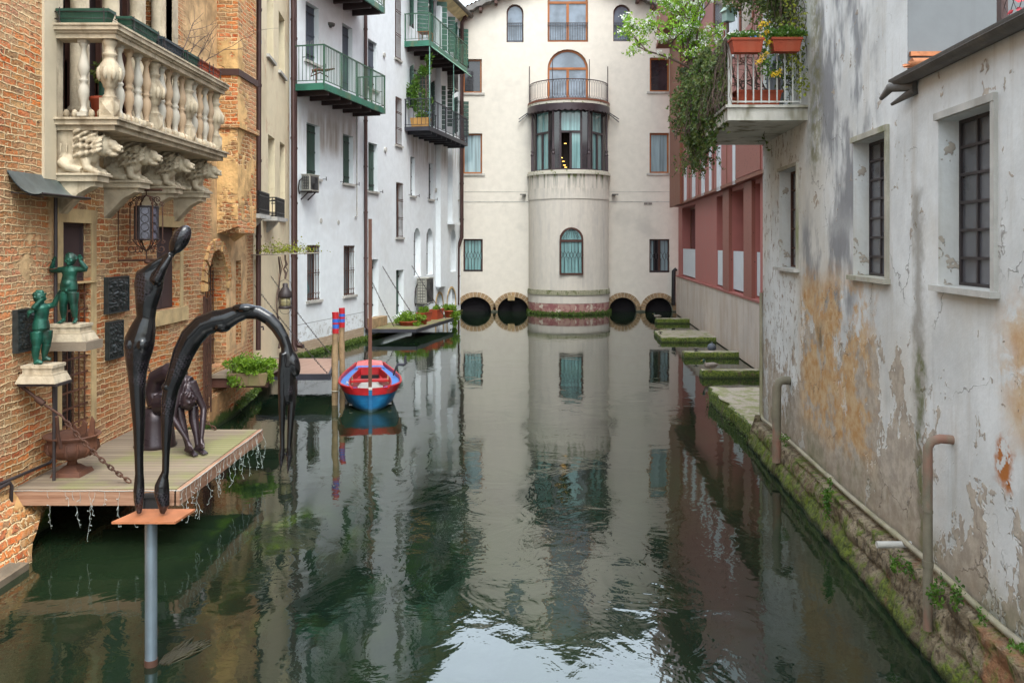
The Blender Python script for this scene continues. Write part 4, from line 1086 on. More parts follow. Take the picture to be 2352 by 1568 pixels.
# ================================================================= white building 2 (far)
wf = thing('white_building', 'far white building with arched niches and stacked green and black balconies', 'building', (-4,35,0))
H2 = 14.35
s2 = [(W2.rect(845,88,866,200),'grey_shut'), (W2.rect(846,326,867,438),'olive_shut'), (W2.rect(942.8,359,952.6,449),'charcoal'), (W2.rect(984.7,373,995,457),'charcoal'), (W2.rect(1044,390,1051,458),'olive_shut')]
g2 = [W2.rect(907.4,-30,920,133), W2.rect(908.3,221,921.8,332), W2.rect(909.6,418,924.6,545)]
d2 = [W2.rect(849,596,869,731), W2.rect(909.7,620.5,927.3,726)]
a2 = [W2.rect(*v) for v in ((949.9,523,966,635.7),(979.2,524,994.4,631.7),(1019.4,525.5,1027.5,627),(1034.5,526.5,1047.5,624.5))]
l2 = [W2.rect(1001,676,1017,716), W2.rect(1027,664,1046,716)]
go = [W2.rect(940.7,-30,958,60), W2.rect(985,-20,1003,103), W2.rect(1019.5,30,1028.5,113), W2.rect(1042,55,1054,141),
      W2.rect(941,153,958,246), W2.rect(990,189,1002,292), W2.rect(1019.5,205,1026,288), W2.rect(1043,225,1055,306)]
for q in go+g2: q[3] = min(q[3], H2-.35)
AL = [arch(q[0], q[1], q[2], q[3]-(q[1]-q[0])*.55, q[3]) for q in a2]
LL = [arch(q[0], q[1], max(.03, q[2]), q[3]-(q[1]-q[0])*.5, q[3]) for q in l2]
holes = [rectl(*q) for q, _ in s2]+[rectl(*q) for q in g2+d2+go]+AL+LL
deps = [.22]*(len(s2)+len(g2))+[.28]*len(d2)+[.2]*len(go)+[.22]*4+[.18]*2
m = MB(W2.M); m.panel(rectl(0, W2.L, -1.2, H2), holes, 0, hole_depths=deps)
for i, L in enumerate(AL): niche_back(m, L, -.22)
for L in LL: niche_back(m, L, -.18)
shell(m, W2, 0, W2.L-1.5, -1.2, H2, 6); m.build('wall', M['white2'], wf)
for q, c in s2: w_shutter(wf, W2, q, c, .14)
for q in g2: w_grille(wf, W2, q, .18, 5, (.02,.33,.36,.66,.69,.97), 'pane_dark', .02, False)
for q in d2:
    m = MB(W2.M); c = (q[0]+q[1])/2
    for a, b in ((q[0]+.01, c-.005), (c+.005, q[1]-.01)): m.box(a, b, -.26, -.22, q[2]+.01, q[3]-.01); m.box(a+.04, b-.04, -.22, -.21, q[2]+.15, q[3]-.15)
    dd = m.build('door', M['olive_shut'], wf)
    m = MB(W2.M)
    for z in (.2,.5,.85): zz = lerp(q[2], q[3], z); m.box(q[1]-.16, q[1]-.01, -.21, -.19, zz-.03, zz+.03)
    m.build('hinge', M['black_iron'], dd)
m = MB(W2.M); q = d2[0]; m.box(q[0]-.3, q[1]+.25, -.1, .25, .38, q[2]+.01); m.build('door_step', M['ochre_stone'], wf)
for i, L in enumerate(AL):
    if i == 2: continue
    q = a2[i]; m = MB(W2.M); bars(m, [q[0]+.01,(q[0]+q[1])/2+.12,q[2]+.02,q[3]], -.13, 4, [lerp(q[2], q[3], k) for k in (.02,.45,.72)], .014, (q[3]-(q[1]-q[0])*.55, q[3])); m.build('grille', M['dark_iron'], wf)
m = MB(W2.M)
for L in LL:     # ochre rims of the low arches
    n = len(L)-2
o2 = []
for q in l2:
    A_ = arch(q[0]-.1, q[1]+.1, max(.03, q[2]), q[3]-(q[1]-q[0])*.5, q[3]+.1); B_ = arch(q[0], q[1], max(.03, q[2]), q[3]-(q[1]-q[0])*.5, q[3])
    m.frame(A_, B_, -.02, .02)
m.build('arch_rim', M['stone_warm'], wf)
def o_shut(q, col, both=True):     # dark opening with shutters folded open
    m = MB(W2.M); m.frame(inset(rectl(*q), .003), inset(rectl(*q), .04), -.18, -.14); wd_ = m.build('window', M['dark_iron'], wf)
    m = MB(W2.M); m.box(q[0]+.01, q[1]-.01, -.19, -.17, q[2]+.01, q[3]-.01); m.build('pane', M['pane_dark'], wd_)
    w_ = min(.42, (q[1]-q[0])*.5)
    for sgn, u in ((-1, q[0]), (1, q[1])):
        if sgn < 0 and not both: continue
        for k in range(1):
            m = MB(W2.M); a = math.radians(62 if sgn > 0 else 35)
            for j in range(9):
                z0 = lerp(q[2], q[3], j/9)+.01; z1 = lerp(q[2], q[3], (j+1)/9)-.01
                p0 = Vector((u, .01, 0)); p1 = Vector((u+sgn*w_*math.cos(a), .01+w_*math.sin(a), 0)) if sgn > 0 else Vector((u-w_*math.cos(a), .01+w_*math.sin(a), 0))
                e_ = Vector((0,.03,0))
                m.hull8([(p0.x,p0.y,z0),(p1.x,p1.y,z0),(p1.x,p1.y+.035,z0),(p0.x,p0.y+.035,z0)],[(p0.x,p0.y,z1),(p1.x,p1.y,z1),(p1.x,p1.y+.035,z1),(p0.x,p0.y+.035,z1)])
            m.build('shutter', M[col], wd_)
for i, q in enumerate(go): o_shut(q, 'green_shut' if i < 4 else 'olive_shut')
m = MB(W2.M); u0, u1 = W2.u(1001), W2.u(1017)
zt_, zb_ = H2-.6, W2.z(1001, 659); m.box(u0, u1, 0, .22, zb_, zt_); m.box(u0+.1,u1-.1,0,.14,zb_-.1,zb_); m.build('chimney_breast', M['white2'], wf)
m = MB(W2.M); u, z = W2.uz(1030, 165); u0, z0 = W2.uz(1030, 592); 
u3, z3 = W2.uz(1035, 515); m.box(u3-.6, u3+.6, 0, .30, z3-.02, z3+.10); m.box(u3-.45, u3+.45, 0, .22, z3+.1, z3+4); m.build('flue_box', M['white2'], wf)
q = bal_from(W2, 928.5, 987.9, 92, 29, 1073.5, wf); ub = q
bal_u = steel_balcony(wf, W2, *q, 'green_beam', 'green_rail', 'joist', 4, .22, .15, 7)
m = MB(W2.M)      # rolled awning and props hanging under the upper balcony
for k in range(5): m.tube([(q[0]+.1, q[2]+.05+.04*k, q[3]-.25-.035*k), (q[1]-.1, q[2]+.05+.04*k, q[3]-.25-.035*k)], .016, 6)
m.build('folded_awning', mk('pale_green_slats', (.22,.46,.32), .5), bal_u)
q = bal_from(W2, 929, 987.5, 290, 226, 1074.3, wf); lb = q
bal_l = steel_balcony(wf, W2, *q, 'charcoal', 'charcoal', 'charcoal', 5, .16, .15, 8)
m = MB(W2.M)
for u in (q[0]+.02, q[0]+3.4): m.tube([(u, q[2]-.02, q[3]), (u, q[2]-.02, ub[3]-.2)], .022, 6)
m.build('balcony_prop', mk('pale_green_prop', (.18,.36,.30), .5), bal_l)
# eaves, gutter and pipe at the corner with the end building
m = MB(W2.M); m.box(-.1, W2.L+.3, -6, .42, H2, H2+.10); m.build('roof', M['tile'], wf)
m = MB(W2.M); m.prism([(-.02,H2-.28),(.02,H2-.28),(.44,H2-.03),(.44,H2),(-.02,H2)], 0, W2.L-.1, 'x'); m.build('eave_soffit', mk('cream_soffit', (.60,.50,.28), .8), wf)
m = MB(W2.M); m.tube([(0,.52,H2+.02),(W2.L+.3,.52,H2+.02)], .10, 10); m.build('gutter', M['gutter'], wf)
pw = lambda px, py, Y: at(px, py, Y)
pipe_run('drainpipe', [at(1071,38,41.1), at(1061,52,41.15), at(1060.5,545,41.15), at(1052,568,41.1), at(1051,700,41.1)], .09, 'brown_pipe', wf, seg=10)
m = MB(W2.M)
for (px, py) in ((881,127),(884,344),(1018,392),(1000,437)): u, z = W2.uz(px, py); m.tube([(u,0,z),(u,.06,z)], .09, 10)
m.build('vent_and_lamp', M['stone_grey'], wf)
# foot course
m = MB(W2.M); m.box(0, W2.L-.05, 0, .12, -.5, .10); m.build('wall_foot', M['moss_stone'], wf)
m = MB(W1.M); m.box(.1, W1.L, 0, .14, -.5, .09); m.build('wall_foot', M['moss_stone'], wb)
# ================================================================= end building (cream, facing the camera)
eb = thing('cream_building', 'cream gabled building closing the canal, with a round bay and four low arches', 'building', (2.75,41.5,0))
PX = lambda px: (px-CX)/47.23+4.6
PZ = lambda py: CZ+(HY-py)/47.23
def er(a, b, c, d): return [PX(a), PX(c), PZ(d), PZ(b)]     # px0,ytop,px1,ybot
sq = [er(1062.6,136,1106.7,213.7), er(1492.4,132.7,1537.8,211), er(1062.6,306.6,1107.5,399), er(1492,305.4,1537,398), er(1064.4,549,1108.8,624), er(1491.6,549.3,1537.8,626)]
aw = [er(1163.4,10.3,1202.4,97.5), er(1408.5,10.8,1448.3,95.5)]
AW = [arch(q[0], q[1], q[2], q[3]-(q[1]-q[0])/2, q[3]) for q in aw]
q = er(1257.6,-38,1350.8,96.7); FW = arch(q[0], q[1], q[2], PZ(3), q[3]); fq = q
q = er(1257.6,113.4,1351,233); DW = arch(q[0], q[1], q[2], PZ(158), q[3]); dq = q
ars = [(1055,1128,682),(1143.4,1214.0,682),(1398.9,1461.6,683),(1481.6,1545,683.5)]
AR = [arch(PX(a), PX(b), -1.0, .08, PZ(t), 16) for a, b, t in ars]
xl, xr, zl = 1.3, 13.2, 14.1
apx = 2.75+4.6
out = [(xl,-1.2),(xr,-1.2),(xr,14.45),(apx,16.75),(xl,14.0)]
m = MB(EW.M)
m.panel(out, [rectl(*q) for q in sq]+AW+[FW, DW]+AR, 0, hole_depths=[.16]*6+[.16]*2+[.16,.16]+[.35]*4)
m.add([(xl,0,-1.2),(xl,-9,-1.2),(xl,-9,14.0),(xl,0,14.0)], [(0,1,2,3)]); m.add([(xr,0,-1.2),(xr,-9,-1.2),(xr,-9,14.4),(xr,0,14.4)], [(0,1,2,3)]); m.add([(xl,-9,-1.2),(xr,-9,-1.2),(xr,-9,16),(xl,-9,16)], [(0,1,2,3)])
m.build('wall', M['cream'], eb)
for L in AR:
    m = MB(EW.M); niche_back(m, inset(L, -.02), -.34); m.build('arch_shade_sheet', M['void'], eb)  # flat near-black sheet stands for the shade inside each arch
for (a, b, t) in ars:      # voussoir rings
    m = MB(EW.M); c = PX((a+b)/2); rx = (PX(b)-PX(a))/2; rz = PZ(t)-.08; n = 15
    for i in range(n):
        t0, t1 = math.pi*i/n, math.pi*(i+1)/n; k = .24
        P = [(c+(rx+s_)*math.cos(t_), .08+(rz+s_)*math.sin(t_)) for t_, s_ in ((t0+.012,0),(t1-.012,0),(t1-.012,k),(t0+.012,k))]
        m.prism(P, -.05, .035+.008*(i % 2))
    m.build('arch_stones', M['ochre_stone'], eb)
for k, q in enumerate(sq):
    L = rectl(*q)
    if k < 4: w_glass(eb, EW, L, 'orange_wood' if k in (1,2,3) else 'orange_wood', ('pane_dark','pane_dark','pane_curtain','pane_curtain')[k], .12, .085, 0, sl='stone_grey' if k != 0 else 'stone_grey')
    else:
        w_ = w_glass(eb, EW, L, 'brown_wood', 'pane_teal' if k == 4 else 'pane_curtain', .12, .07, 0 if k == 4 else 1)
        if k == 5:
            m = MB(EW.M); c = (q[0]+q[1])/2-.08; m.box(c-.2, c+.14, -.16, -.12, q[2]+.05, q[3]-.05); m.build('gap_between_curtains', M['void'], w_)
        m = MB(EW.M); n = 6; st = (q[1]-q[0])/n; zc = lerp(q[2], q[3], .5)
        for i in range(n):
            u = q[0]+(i+.5)*st; m.tube([(u,-.03,q[2]),(u,-.03,zc-.22)], .011, 5); m.tube([(u,-.03,zc+.2),(u,-.03,q[3])], .011, 5)
            for sg in (-1,1): m.tube([(u,-.03,zc-.22),(u+sg*st*.25,-.03,zc-.12),(u+sg*st*.5,-.03,zc),(u+sg*st*.25,-.03,zc+.1),(u,-.03,zc+.2)], .010, 5)
        m.box(q[0], q[1], -.04, -.02, q[2]+.02, q[2]+.10); m.build('grille', M['dark_iron'], w_)
for q, L in zip(aw, AW): w_glass(eb, EW, L, 'brown_wood', 'pane_sky', .12, .06, 0, rail=PZ(53))
w_glass(eb, EW, FW, 'orange_wood', 'pane_sky', .12, .10, 1, trans=PZ(5), rail=PZ(52.6))
w_glass(eb, EW, DW, 'orange_wood', 'pane_sky', .12, .10, 1, trans=PZ(157))
# string lines
m = MB(EW.M)
for a, b in ((xl, PX(1213)), (PX(1399), xr)): m.box(a, b, .0, .012, PZ(464.5), PZ(462.5)); m.box(a, b, .0, .010, PZ(441), PZ(440))
m.build('string_line', M['stone_grey'], eb)
m = MB(EW.M)
for px in (1479, 1489): m.box(PX(px), PX(px+8.5), 0, .02, PZ(469), PZ(462.8)) if 0 else m.box(PX(px), PX(px+8.5), 0, .03, PZ(470), PZ(465.5))
m.build('wall_vent', mk('brown_vent', (.22,.19,.17), .7), eb)
m = MB(EW.M)
for px, s_ in ((1208,-1),(1405,1)): m.box(PX(px), PX(px+s_*8), .0, .25, PZ(450), PZ(447)); m.box(PX(px), PX(px+s_*14), .15, .22, PZ(448.5), PZ(446))
m.build('floodlight', M['gutter'], eb)
m = MB(EW.M); m.box(PX(1166.5), PX(1182), -.05, .30, PZ(689), PZ(678)); m.build('stone_corbel', M['stone_warm'], eb)
m = MB(EW.M); m.tube([(PX(1552),.14,PZ(618)),(PX(1546),.16,PZ(622)),(PX(1545),.16,PZ(700))], .10, 8); m.build('drainpipe', M['black_iron'], eb)
# roof with scalloped verge
for sg in (-1, 1):
    m = MB(EW.M)
    ue = xl-.7 if sg < 0 else xr+.5
    sl_ = .465; za = 16.98; L_ = abs(ue-apx)
    def roofp(a, b, dz=0): u = lerp(apx, ue, a); return (u, lerp(.55, -9.3, b), za-sl_*abs(u-apx)+dz+.035*math.sin(a*L_/.19*2*math.pi))
    m.grid(lambda a, b: roofp(a, b), 240, 2, False); 
    N = 120; up = [roofp(i/N, 0) for i in range(N+1)]
    lo = []
    for i in range(N+1):
        u = up[i][0]; lo.append((u, .55, za-sl_*abs(u-apx)-.30+.06*abs(math.sin(i/N*L_/.42*math.pi))))
    k = len(up); m.add(up+lo, [(i, i+1, k+i+1, k+i) for i in range(N)])
    bk = [(p[0], .05, p[2]) for p in lo]; m.add(lo+bk, [(i, i+1, k+i+1, k+i) for i in range(N)])
    rf = m.build('roof', M['corr'], eb)
    m = MB(EW.M)
    for i in range(9):
        u = lerp(apx, ue, (i+.7)/9); z = za-sl_*abs(u-apx)-.38; m.box(u-.07, u+.07, 0, .48, z-.10, z+.06)
    m.build('rafter_ends', M['brown_wood'], rf)
    m = MB(EW.M); m.grid(lambda a, b: (lerp(apx, ue, a), lerp(.40,-9.2,b), za-sl_*abs(lerp(apx,ue,a)-apx)+.07+.05*abs(math.sin(a*L_/.2*math.pi))), 200, 2, False); m.build('roof_tiles', M['tile'], rf)
# ---- the round bay
bc = Vector((2.75, 41.5, 0)); br = 1.93
def cyl(m, r, z0, z1, r1=None, n=48, cap=True, a0=-92, a1=92):
    r1 = r1 or r; vs = []; 
    for i in range(n+1):
        a = math.radians(lerp(a0, a1, i/n)); vs.append((bc.x+r*math.sin(a), bc.y-r*math.cos(a), z0))
    for i in range(n+1):
        a = math.radians(lerp(a0, a1, i/n)); vs.append((bc.x+r1*math.sin(a), bc.y-r1*math.cos(a), z1))
    m.add(vs, [(i, i+1, n+2+i, n+1+i) for i in range(n)], True)
    if cap: m.add(vs[:n+1], [tuple(range(n, -1, -1))]); m.add(vs[n+1:], [tuple(range(n+1))])
m = MB(); cyl(m, br+.05, -1, .52, br+.02); cyl(m, br+.03, .52, .93); cyl(m, br, .93, 5.4); cyl(m, br+.03, 5.4, 5.9); cyl(m, br, 5.9, 6.55)
bay = m.build('round_bay', M['bay'], eb)
m = MB(); cyl(m, br+.08, .92, 1.14, br+.05); m.build('mossy_ledge', M['mossledge'], bay)
m = MB(); cyl(m, br+.13, -.5, .10, br+.07, 60); m.build('moss_foot', M['moss_stone'], bay)
m = MB(); cyl(m, br+.09, 6.55, 6.66); cyl(m, br+.05, 6.66, 6.74); m.build('bay_sill', M['paleledge'], bay)
FWl = Wall((2.0,41.5-br-.03),(3.5,41.5-br-.03), 0)
fx = lambda px: (px-1306)/49.45+.75+(-.0)
fz = lambda py: CZ+(HY-py)/49.5
q = [fx(1278.8), fx(1333.6), fz(631.2), fz(522)]
L = arch(q[0], q[1], q[2], fz(550), q[3])
wn_ = w_glass(bay, FWl, L, 'brown_wood', 'pane_teal', -.02, .09, 0, trans=fz(553))
m = MB(FWl.M); m.box(q[0]+.02, q[1]-.02, -.16, -.06, q[2]+.02, fz(540)); m.build('window_box', M['brown_wood'], wn_)
m = MB(FWl.M); n = 7; st = (q[1]-q[0])/n; zc = lerp(q[2], q[3], .42)
for i in range(n):
    u = q[0]+(i+.5)*st; m.tube([(u,.05,q[2]+.1),(u,.05,zc-.16)], .010, 5); m.tube([(u,.05,zc+.16),(u,.05,fz(556))], .010, 5)
    for sg in (-1,1): m.tube([(u,.05,zc-.16),(u+sg*st*.25,.05,zc-.1),(u+sg*st*.5,.05,zc),(u+sg*st*.25,.05,zc+.1),(u,.05,zc+.16)], .009, 5)
c_ = (q[0]+q[1])/2
for i in range(7):
    a = math.radians(25+130*i/6); m.tube([(c_+.06*math.cos(a),.05,fz(549)+.42),(c_+.30*math.cos(a),.05,fz(549)+.34*math.sin(a)),(c_+.45*math.cos(a),.05,fz(549)+.05)], .009, 5) if 0 else m.tube([(c_+.40*math.cos(a),.05,fz(547)),(c_+.25*math.cos(a),.05,fz(535)),(c_+.05*math.cos(a),.05,fz(525))], .009, 5)
m.build('grille', M['dark_iron'], wn_)
# glazed storey
zg0, zg1, ztr = 6.74, 9.62, 8.55
angs = [-84, -28, 28, 84]; rg = 1.78
m = MB(); cyl(m, 1.0, zg0, zg1, None, 16); m.build('dark_room', M['void'], bay)
m = MB(); cyl(m, 1.9, zg1-.02, 9.86); m.build('bay_head', M['bay_metal'], bay)
for k in range(3):
    a0, a1 = math.radians(angs[k]), math.radians(angs[k+1])
    Wf = Wall((bc.x+rg*math.sin(a0), bc.y-rg*math.cos(a0)), (bc.x+rg*math.sin(a1), bc.y-rg*math.cos(a1)), 0)
    if k == 0: Wf.n = Vector((-abs(Wf.n.x), -abs(Wf.n.y), 0))
    if k == 2: Wf.n = Vector((abs(Wf.n.x), -abs(Wf.n.y), 0))
    n = Wf.n; Wf.M = Matrix(((Wf.d.x, n.x, 0, Wf.A.x), (Wf.d.y, n.y, 0, Wf.A.y), (0,0,1,0), (0,0,0,1)))
    L_ = Wf.L; e0, e1 = (.30, L_-.30) if k != 1 else (.36, L_-.36)
    fr = MB(Wf.M); pn = MB(Wf.M)
    fr.box(0, e0, -.08, .0, zg0, zg1); fr.box(e1, L_, -.08, .0, zg0, zg1)
    for u in (e0, e1): fr.box(u-.035, u+.035, -.08, .03, zg0, zg1)
    fr.box(e0, e1, -.08, .02, ztr-.05, ztr+.05); fr.box(0, L_, -.08, .02, zg0, zg0+.09); fr.box(0, L_, -.08, .02, zg1-.1, zg1)
    c = (e0+e1)/2; fr.box(c-.055, c+.055, -.08, .02, zg0, ztr)
    f_ = fr.build('bay_window', M['bay_metal'], bay)
    for (a, b, z0, z1, kk) in ((e0, c, zg0, ztr, 0), (c, e1, zg0, ztr, 1), (e0, e1, ztr, zg1, 2)):
        if k == 1 and kk == 0: continue
        p_ = MB(Wf.M); p_.box(a+.03, b-.03, -.06, -.05, z0+.04, z1-.04); p_.build('pane', M['pane_teal'], f_)
    p_ = MB(Wf.M); p_.box(.06, e0-.06, -.01, .004, zg0+.1, zg1-.1); p_.box(e1+.06, L_-.06, -.01, .004, zg0+.1, zg1-.1); p_.build('side_pane', M['pane_dark'], f_)
nl = NT('warm_lamp'); nl.fin((1,.6,.2)); nl.b.inputs['Emission Color'].default_value = (1,.55,.12,1); nl.b.inputs['Emission Strength'].default_value = 2.5
m = MB()
for dx, z in ((-.24,8.02),(-.42,7.35),(-.33,7.18),(-.28,7.0),(-.22,6.9)): m.ell((2.75+dx, 40.2, z), (.07,.07,.012), None, 10, 4)
m.build('ceiling_lamp', nl.m, bay)
for a in (-69, -26, 26, 69):
    a = math.radians(a); x, y = bc.x+1.90*math.sin(a), bc.y-1.90*math.cos(a)
    m = MB(); m.box(x-.07, x+.07, y-.07, y+.07, zg0, zg0+.75)
    m.lathe([(.09,.75),(.095,.80),(.06,.84),(.055,.9),(.085,.95),(.05,1.02),(.048,2.75),(.075,2.82),(.08,2.9),(.05,2.92)], (x, y, zg0), 10)
    m.build('cast_iron_column', M['bay_metal'], bay)
m = MB(); cyl(m, 1.97, 9.84, 9.98); b2 = m.build('bay_balcony', M['paleledge'], bay)
m = MB(); cyl(m, 1.99, 9.98, 10.06); m.build('balcony_kerb', M['rust_panel'], b2)
m = MB(); N = 160; r = 1.99; vs = []
for i in range(N+1):
    a = math.radians(lerp(-90, 90, i/N)); vs += [(bc.x+r*math.sin(a), bc.y-r*math.cos(a), 9.85), (bc.x+r*math.sin(a), bc.y-r*math.cos(a), 9.56-.07*abs(math.sin(i/N*math.pi*22)))]
m.add(vs, [(2*i, 2*i+2, 2*i+3, 2*i+1) for i in range(N)]); m.build('scalloped_valance', M['bay_metal'], bay)
m = MB(); r = 1.90
def cp(a, z, rr=r): a = math.radians(a); return (bc.x+rr*math.sin(a), bc.y-rr*math.cos(a), z)
for z, t in ((10.96,.022),(10.10,.014)): m.tube([cp(a, z) for a in range(-90, 91, 4)], t, 6)
nb = 46
for i in range(nb+1):
    a = lerp(-90, 90, i/nb); d = 90/nb
    m.tube([cp(a, 10.24), cp(a, 10.80)], .011, 5)
    for sg in (-1, 1):
        m.tube([cp(a, 10.80), cp(a+sg*d*.6, 10.87), cp(a+sg*d, 10.95)], .009, 4); m.tube([cp(a, 10.24), cp(a+sg*d*.6, 10.17), cp(a+sg*d, 10.11)], .009, 4)
m.build('curved_railing', M['bay_metal'], b2)
m = MB()
for a in (-88, -27, 27, 88): m.tube([cp(a, 10.0), cp(a, 11.9)], .018, 6)
m.build('awning_rod', M['bay_metal'], b2)
for sg in (-1, 1):
    m = MB()
    for dz in (0, -.18): m.tube([(bc.x+sg*1.95, 41.4, 9.66+dz*.4), (bc.x+sg*2.42, 41.25, 9.32+dz*.8)], .025, 6)
    m.build('awning_bracket', M['charcoal'], b2)

# ================================================================= red building
nr_ = NT('painted_reflection_glass'); M['pane_refl'] = nr_.fin(nr_.mix(nr_.ss(nr_.noise(nr_.map(nr_.tc('UV'), (2.5,.4,1)), 1, 2), .45, .55), (.16,.15,.12), (.34,.31,.24)), .08)  # beige reflections of the facades opposite painted into the pane colour
rb = thing('red_building', 'modern brick red clad building on a pale pink base at the right', 'building', (7,30,0))
m = MB(R2.M)
ops = [R2.rect(1567,476,1597,637), R2.rect(1646,449,1667,661), R2.rect(1681.5,431,1716,676), R2.rect(1735,419,1746,690)]
for q in ops:
    if q[0] > q[1]: q[0], q[1] = q[1], q[0]
    q[2] = 1.86; q[3] = 4.9
def srt(q):
    if q[0] > q[1]: q[0], q[1] = q[1], q[0]
    return q
m.panel(rectl(0, R2.L, 1.78, 20), [rectl(*q) for q in ops], 0, .45)
m.add([(0,0,-1),(0,-6,-1),(0,-6,20),(0,0,20)], [(0,1,2,3)]); m.add([(R2.L,0,-1),(R2.L,-6,-1),(R2.L,-6,20),(R2.L,0,20)], [(0,1,2,3)])
m.build('wall', M['red_wall'], rb)
m = MB(R2.M); m.box(0, R2.L, -.3, .10, .03, 1.78); m.build('base_wall', M['pinkwall'], rb)
m = MB(R2.M); m.box(0, R2.L, -.2, .13, 1.78, 1.84); m.build('base_coping', M['red_panel'], rb)
m = MB(R2.M); m.box(0, R2.L, -.4, -.3, -1, .03); m.build('undercroft', M['void'], rb)
for i, q in enumerate(ops):
    m = MB(R2.M); m.frame(inset(rectl(*q), .005), inset(rectl(*q), .07), -.42, -.36); c = (q[0]+q[1])/2; m.box(c-.03, c+.03, -.42, -.36, q[2], q[3])
    w_ = m.build('window', M['rust_panel'], rb)
    m = MB(R2.M); m.box(q[0]+.03, q[1]-.03, -.40, -.38, q[2]+.03, q[3]-.03); m.build('pane', M['pane_refl'] if i else M['pane_dark'], w_)
    m = MB(R2.M); a, b = q[0]+.05, q[1]-.05; n = max(2, int((b-a)/.35))
    for k in range(n): m.box(lerp(a, b, k/n)+.006, lerp(a, b, (k+1)/n)-.006, -.06, -.03, q[2]+.06, q[2]+1.22)
    m.build('parapet_panel', M['white_metal'], w_)
for (a, b) in ((1667,1681.5),(1716,1735)):
    u0, u1 = sorted((R2.u(a), R2.u(b))); m = MB(R2.M); m.box(u0, u1, .0, .10, 1.84, 5.0); m.build('perforated_pier', M['perf'], rb)
# upper cladding: standing 0.3 m proud
up = MB(R2.M); up.box(0, R2.L+.1, .002, .28, 5.02, 20); up.build('upper_cladding', M['red_panel'], rb)
m = MB(R2.M); m.box(0, R2.L+.12, .28, .31, 5.0, 5.09); m.build('cladding_edge', M['rust_panel'], rb)
m = MB(R2.M); u0, u1 = sorted((R2.u(1567,.3), R2.L+.1)); m.box(u0, u1, .29, .40, 5.0, 20); m.build('corner_panel', M['rust_panel'], rb)
for (a, b, t, bo) in ((1571.6,1576,376,464),(1590,1596,366,458),(1611.4,1617.8,346,451),(1646.5,1655,338,440),(1683,1689,330,425),(1629,1633,330,440)):
    u0, u1 = sorted((R2.u(a,.3), R2.u(b,.3))); z1 = R2.z(a, t, .3); z0 = R2.z(a, bo, .3)
    m = MB(R2.M); m.box(u0, u1, .28, .31, z0, z1); m.build('white_strip', M['white_metal'], rb)
u0, u1 = sorted((R2.u(1689.5,.3), R2.u(1746,.3))); m = MB(R2.M); m.box(u0, u1, .285, .305, 5.12, 9); m.build('perforated_sheet', M['perf'], rb)
m = MB(R2.M)
for px in (1582,1604,1637,1668): u = R2.u(px,.3); m.box(u-.03, u+.03, .28, .295, 5.1, 12.0)
m.build('cladding_joint', M['rust_panel'], rb)
for (a, b, t, bo) in ((1583,1601,40,190),(1700,1730,-40,150),(1640,1665,-40,120),(1756,1800,-60,170)):
    q = R2.rect(a, t, b, bo, .3); srt(q); m = MB(R2.M); m.box(q[0], q[1], .285, .30, q[2], q[3]); w_ = m.build('window', M['pane_dark'], rb)
    m = MB(R2.M); m.frame(rectl(*q), inset(rectl(*q), .08), .28, .33); m.build('window_frame', M['rust_panel'], w_)
for (a, b, t, bo) in ((1668,1696,60,150),(1604,1618,-20,60)):
    q = R2.rect(a, t, b, bo, .3); srt(q); m = MB(R2.M)
    n = 5
    for k in range(n): m.box(lerp(q[0], q[1], k/n)+.01, lerp(q[0], q[1], (k+1)/n)-.01, .285, .32, q[2], q[3])
    m.build('parapet_panel', M['white_metal'], rb)
pu0 = R2.u(1627, .9); pu1 = R2.L+.05; zb_ = 12.65
m = MB(R2.M); m.box(pu0, pu1, .29, 1.0, zb_, zb_+3.4); b_ = m.build('perforated_balcony', M['perf'], rb)
m = MB(R2.M); m.box(pu0, pu1+.02, .29, 1.04, zb_-.18, zb_); m.build('balcony_edge', M['rust_panel'], b_)
m = MB(R2.M); m.box(0, R2.L+.3, -6, .6, 20, 20.2); m.build('roof', M['rust_panel'], rb)

# ================================================================= stained white building (right, near)
sb = thing('stained_building', 'peeling mould stained white building with barred windows at the right, nearest the camera', 'building', (3.6,9,0))
uc = (7.78-1.0)/R1.d.y; ZL = 4.74
w3 = [srt(R1.rect(2155,278,2283,655)), srt(R1.rect(1960,330,2038,632)), srt(R1.rect(1790,396,1832,613))]
m = MB(R1.M); m.panel([(0,-1),(R1.L,-1),(R1.L,11),(uc,11),(uc,ZL),(0,ZL)], [rectl(*q) for q in w3], 0, .20)
m.add([(R1.L,0,-1),(R1.L,-5,-1),(R1.L,-5,11),(R1.L,0,11)], [(0,1,2,3)])
m.build('wall', M['stained'], sb)
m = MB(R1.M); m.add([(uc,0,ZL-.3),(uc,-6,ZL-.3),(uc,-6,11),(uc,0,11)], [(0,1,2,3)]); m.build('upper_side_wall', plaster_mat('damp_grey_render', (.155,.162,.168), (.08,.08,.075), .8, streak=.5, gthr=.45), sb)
m = MB(R1.M); m.box(0, uc, -6, .02, ZL, ZL+.05); m.build('low_roof', M['gutter'], sb)
m = MB(R1.M); m.box(uc, R1.L+.2, -6, .2, 11, 11.15); m.build('roof', M['tile'], sb)
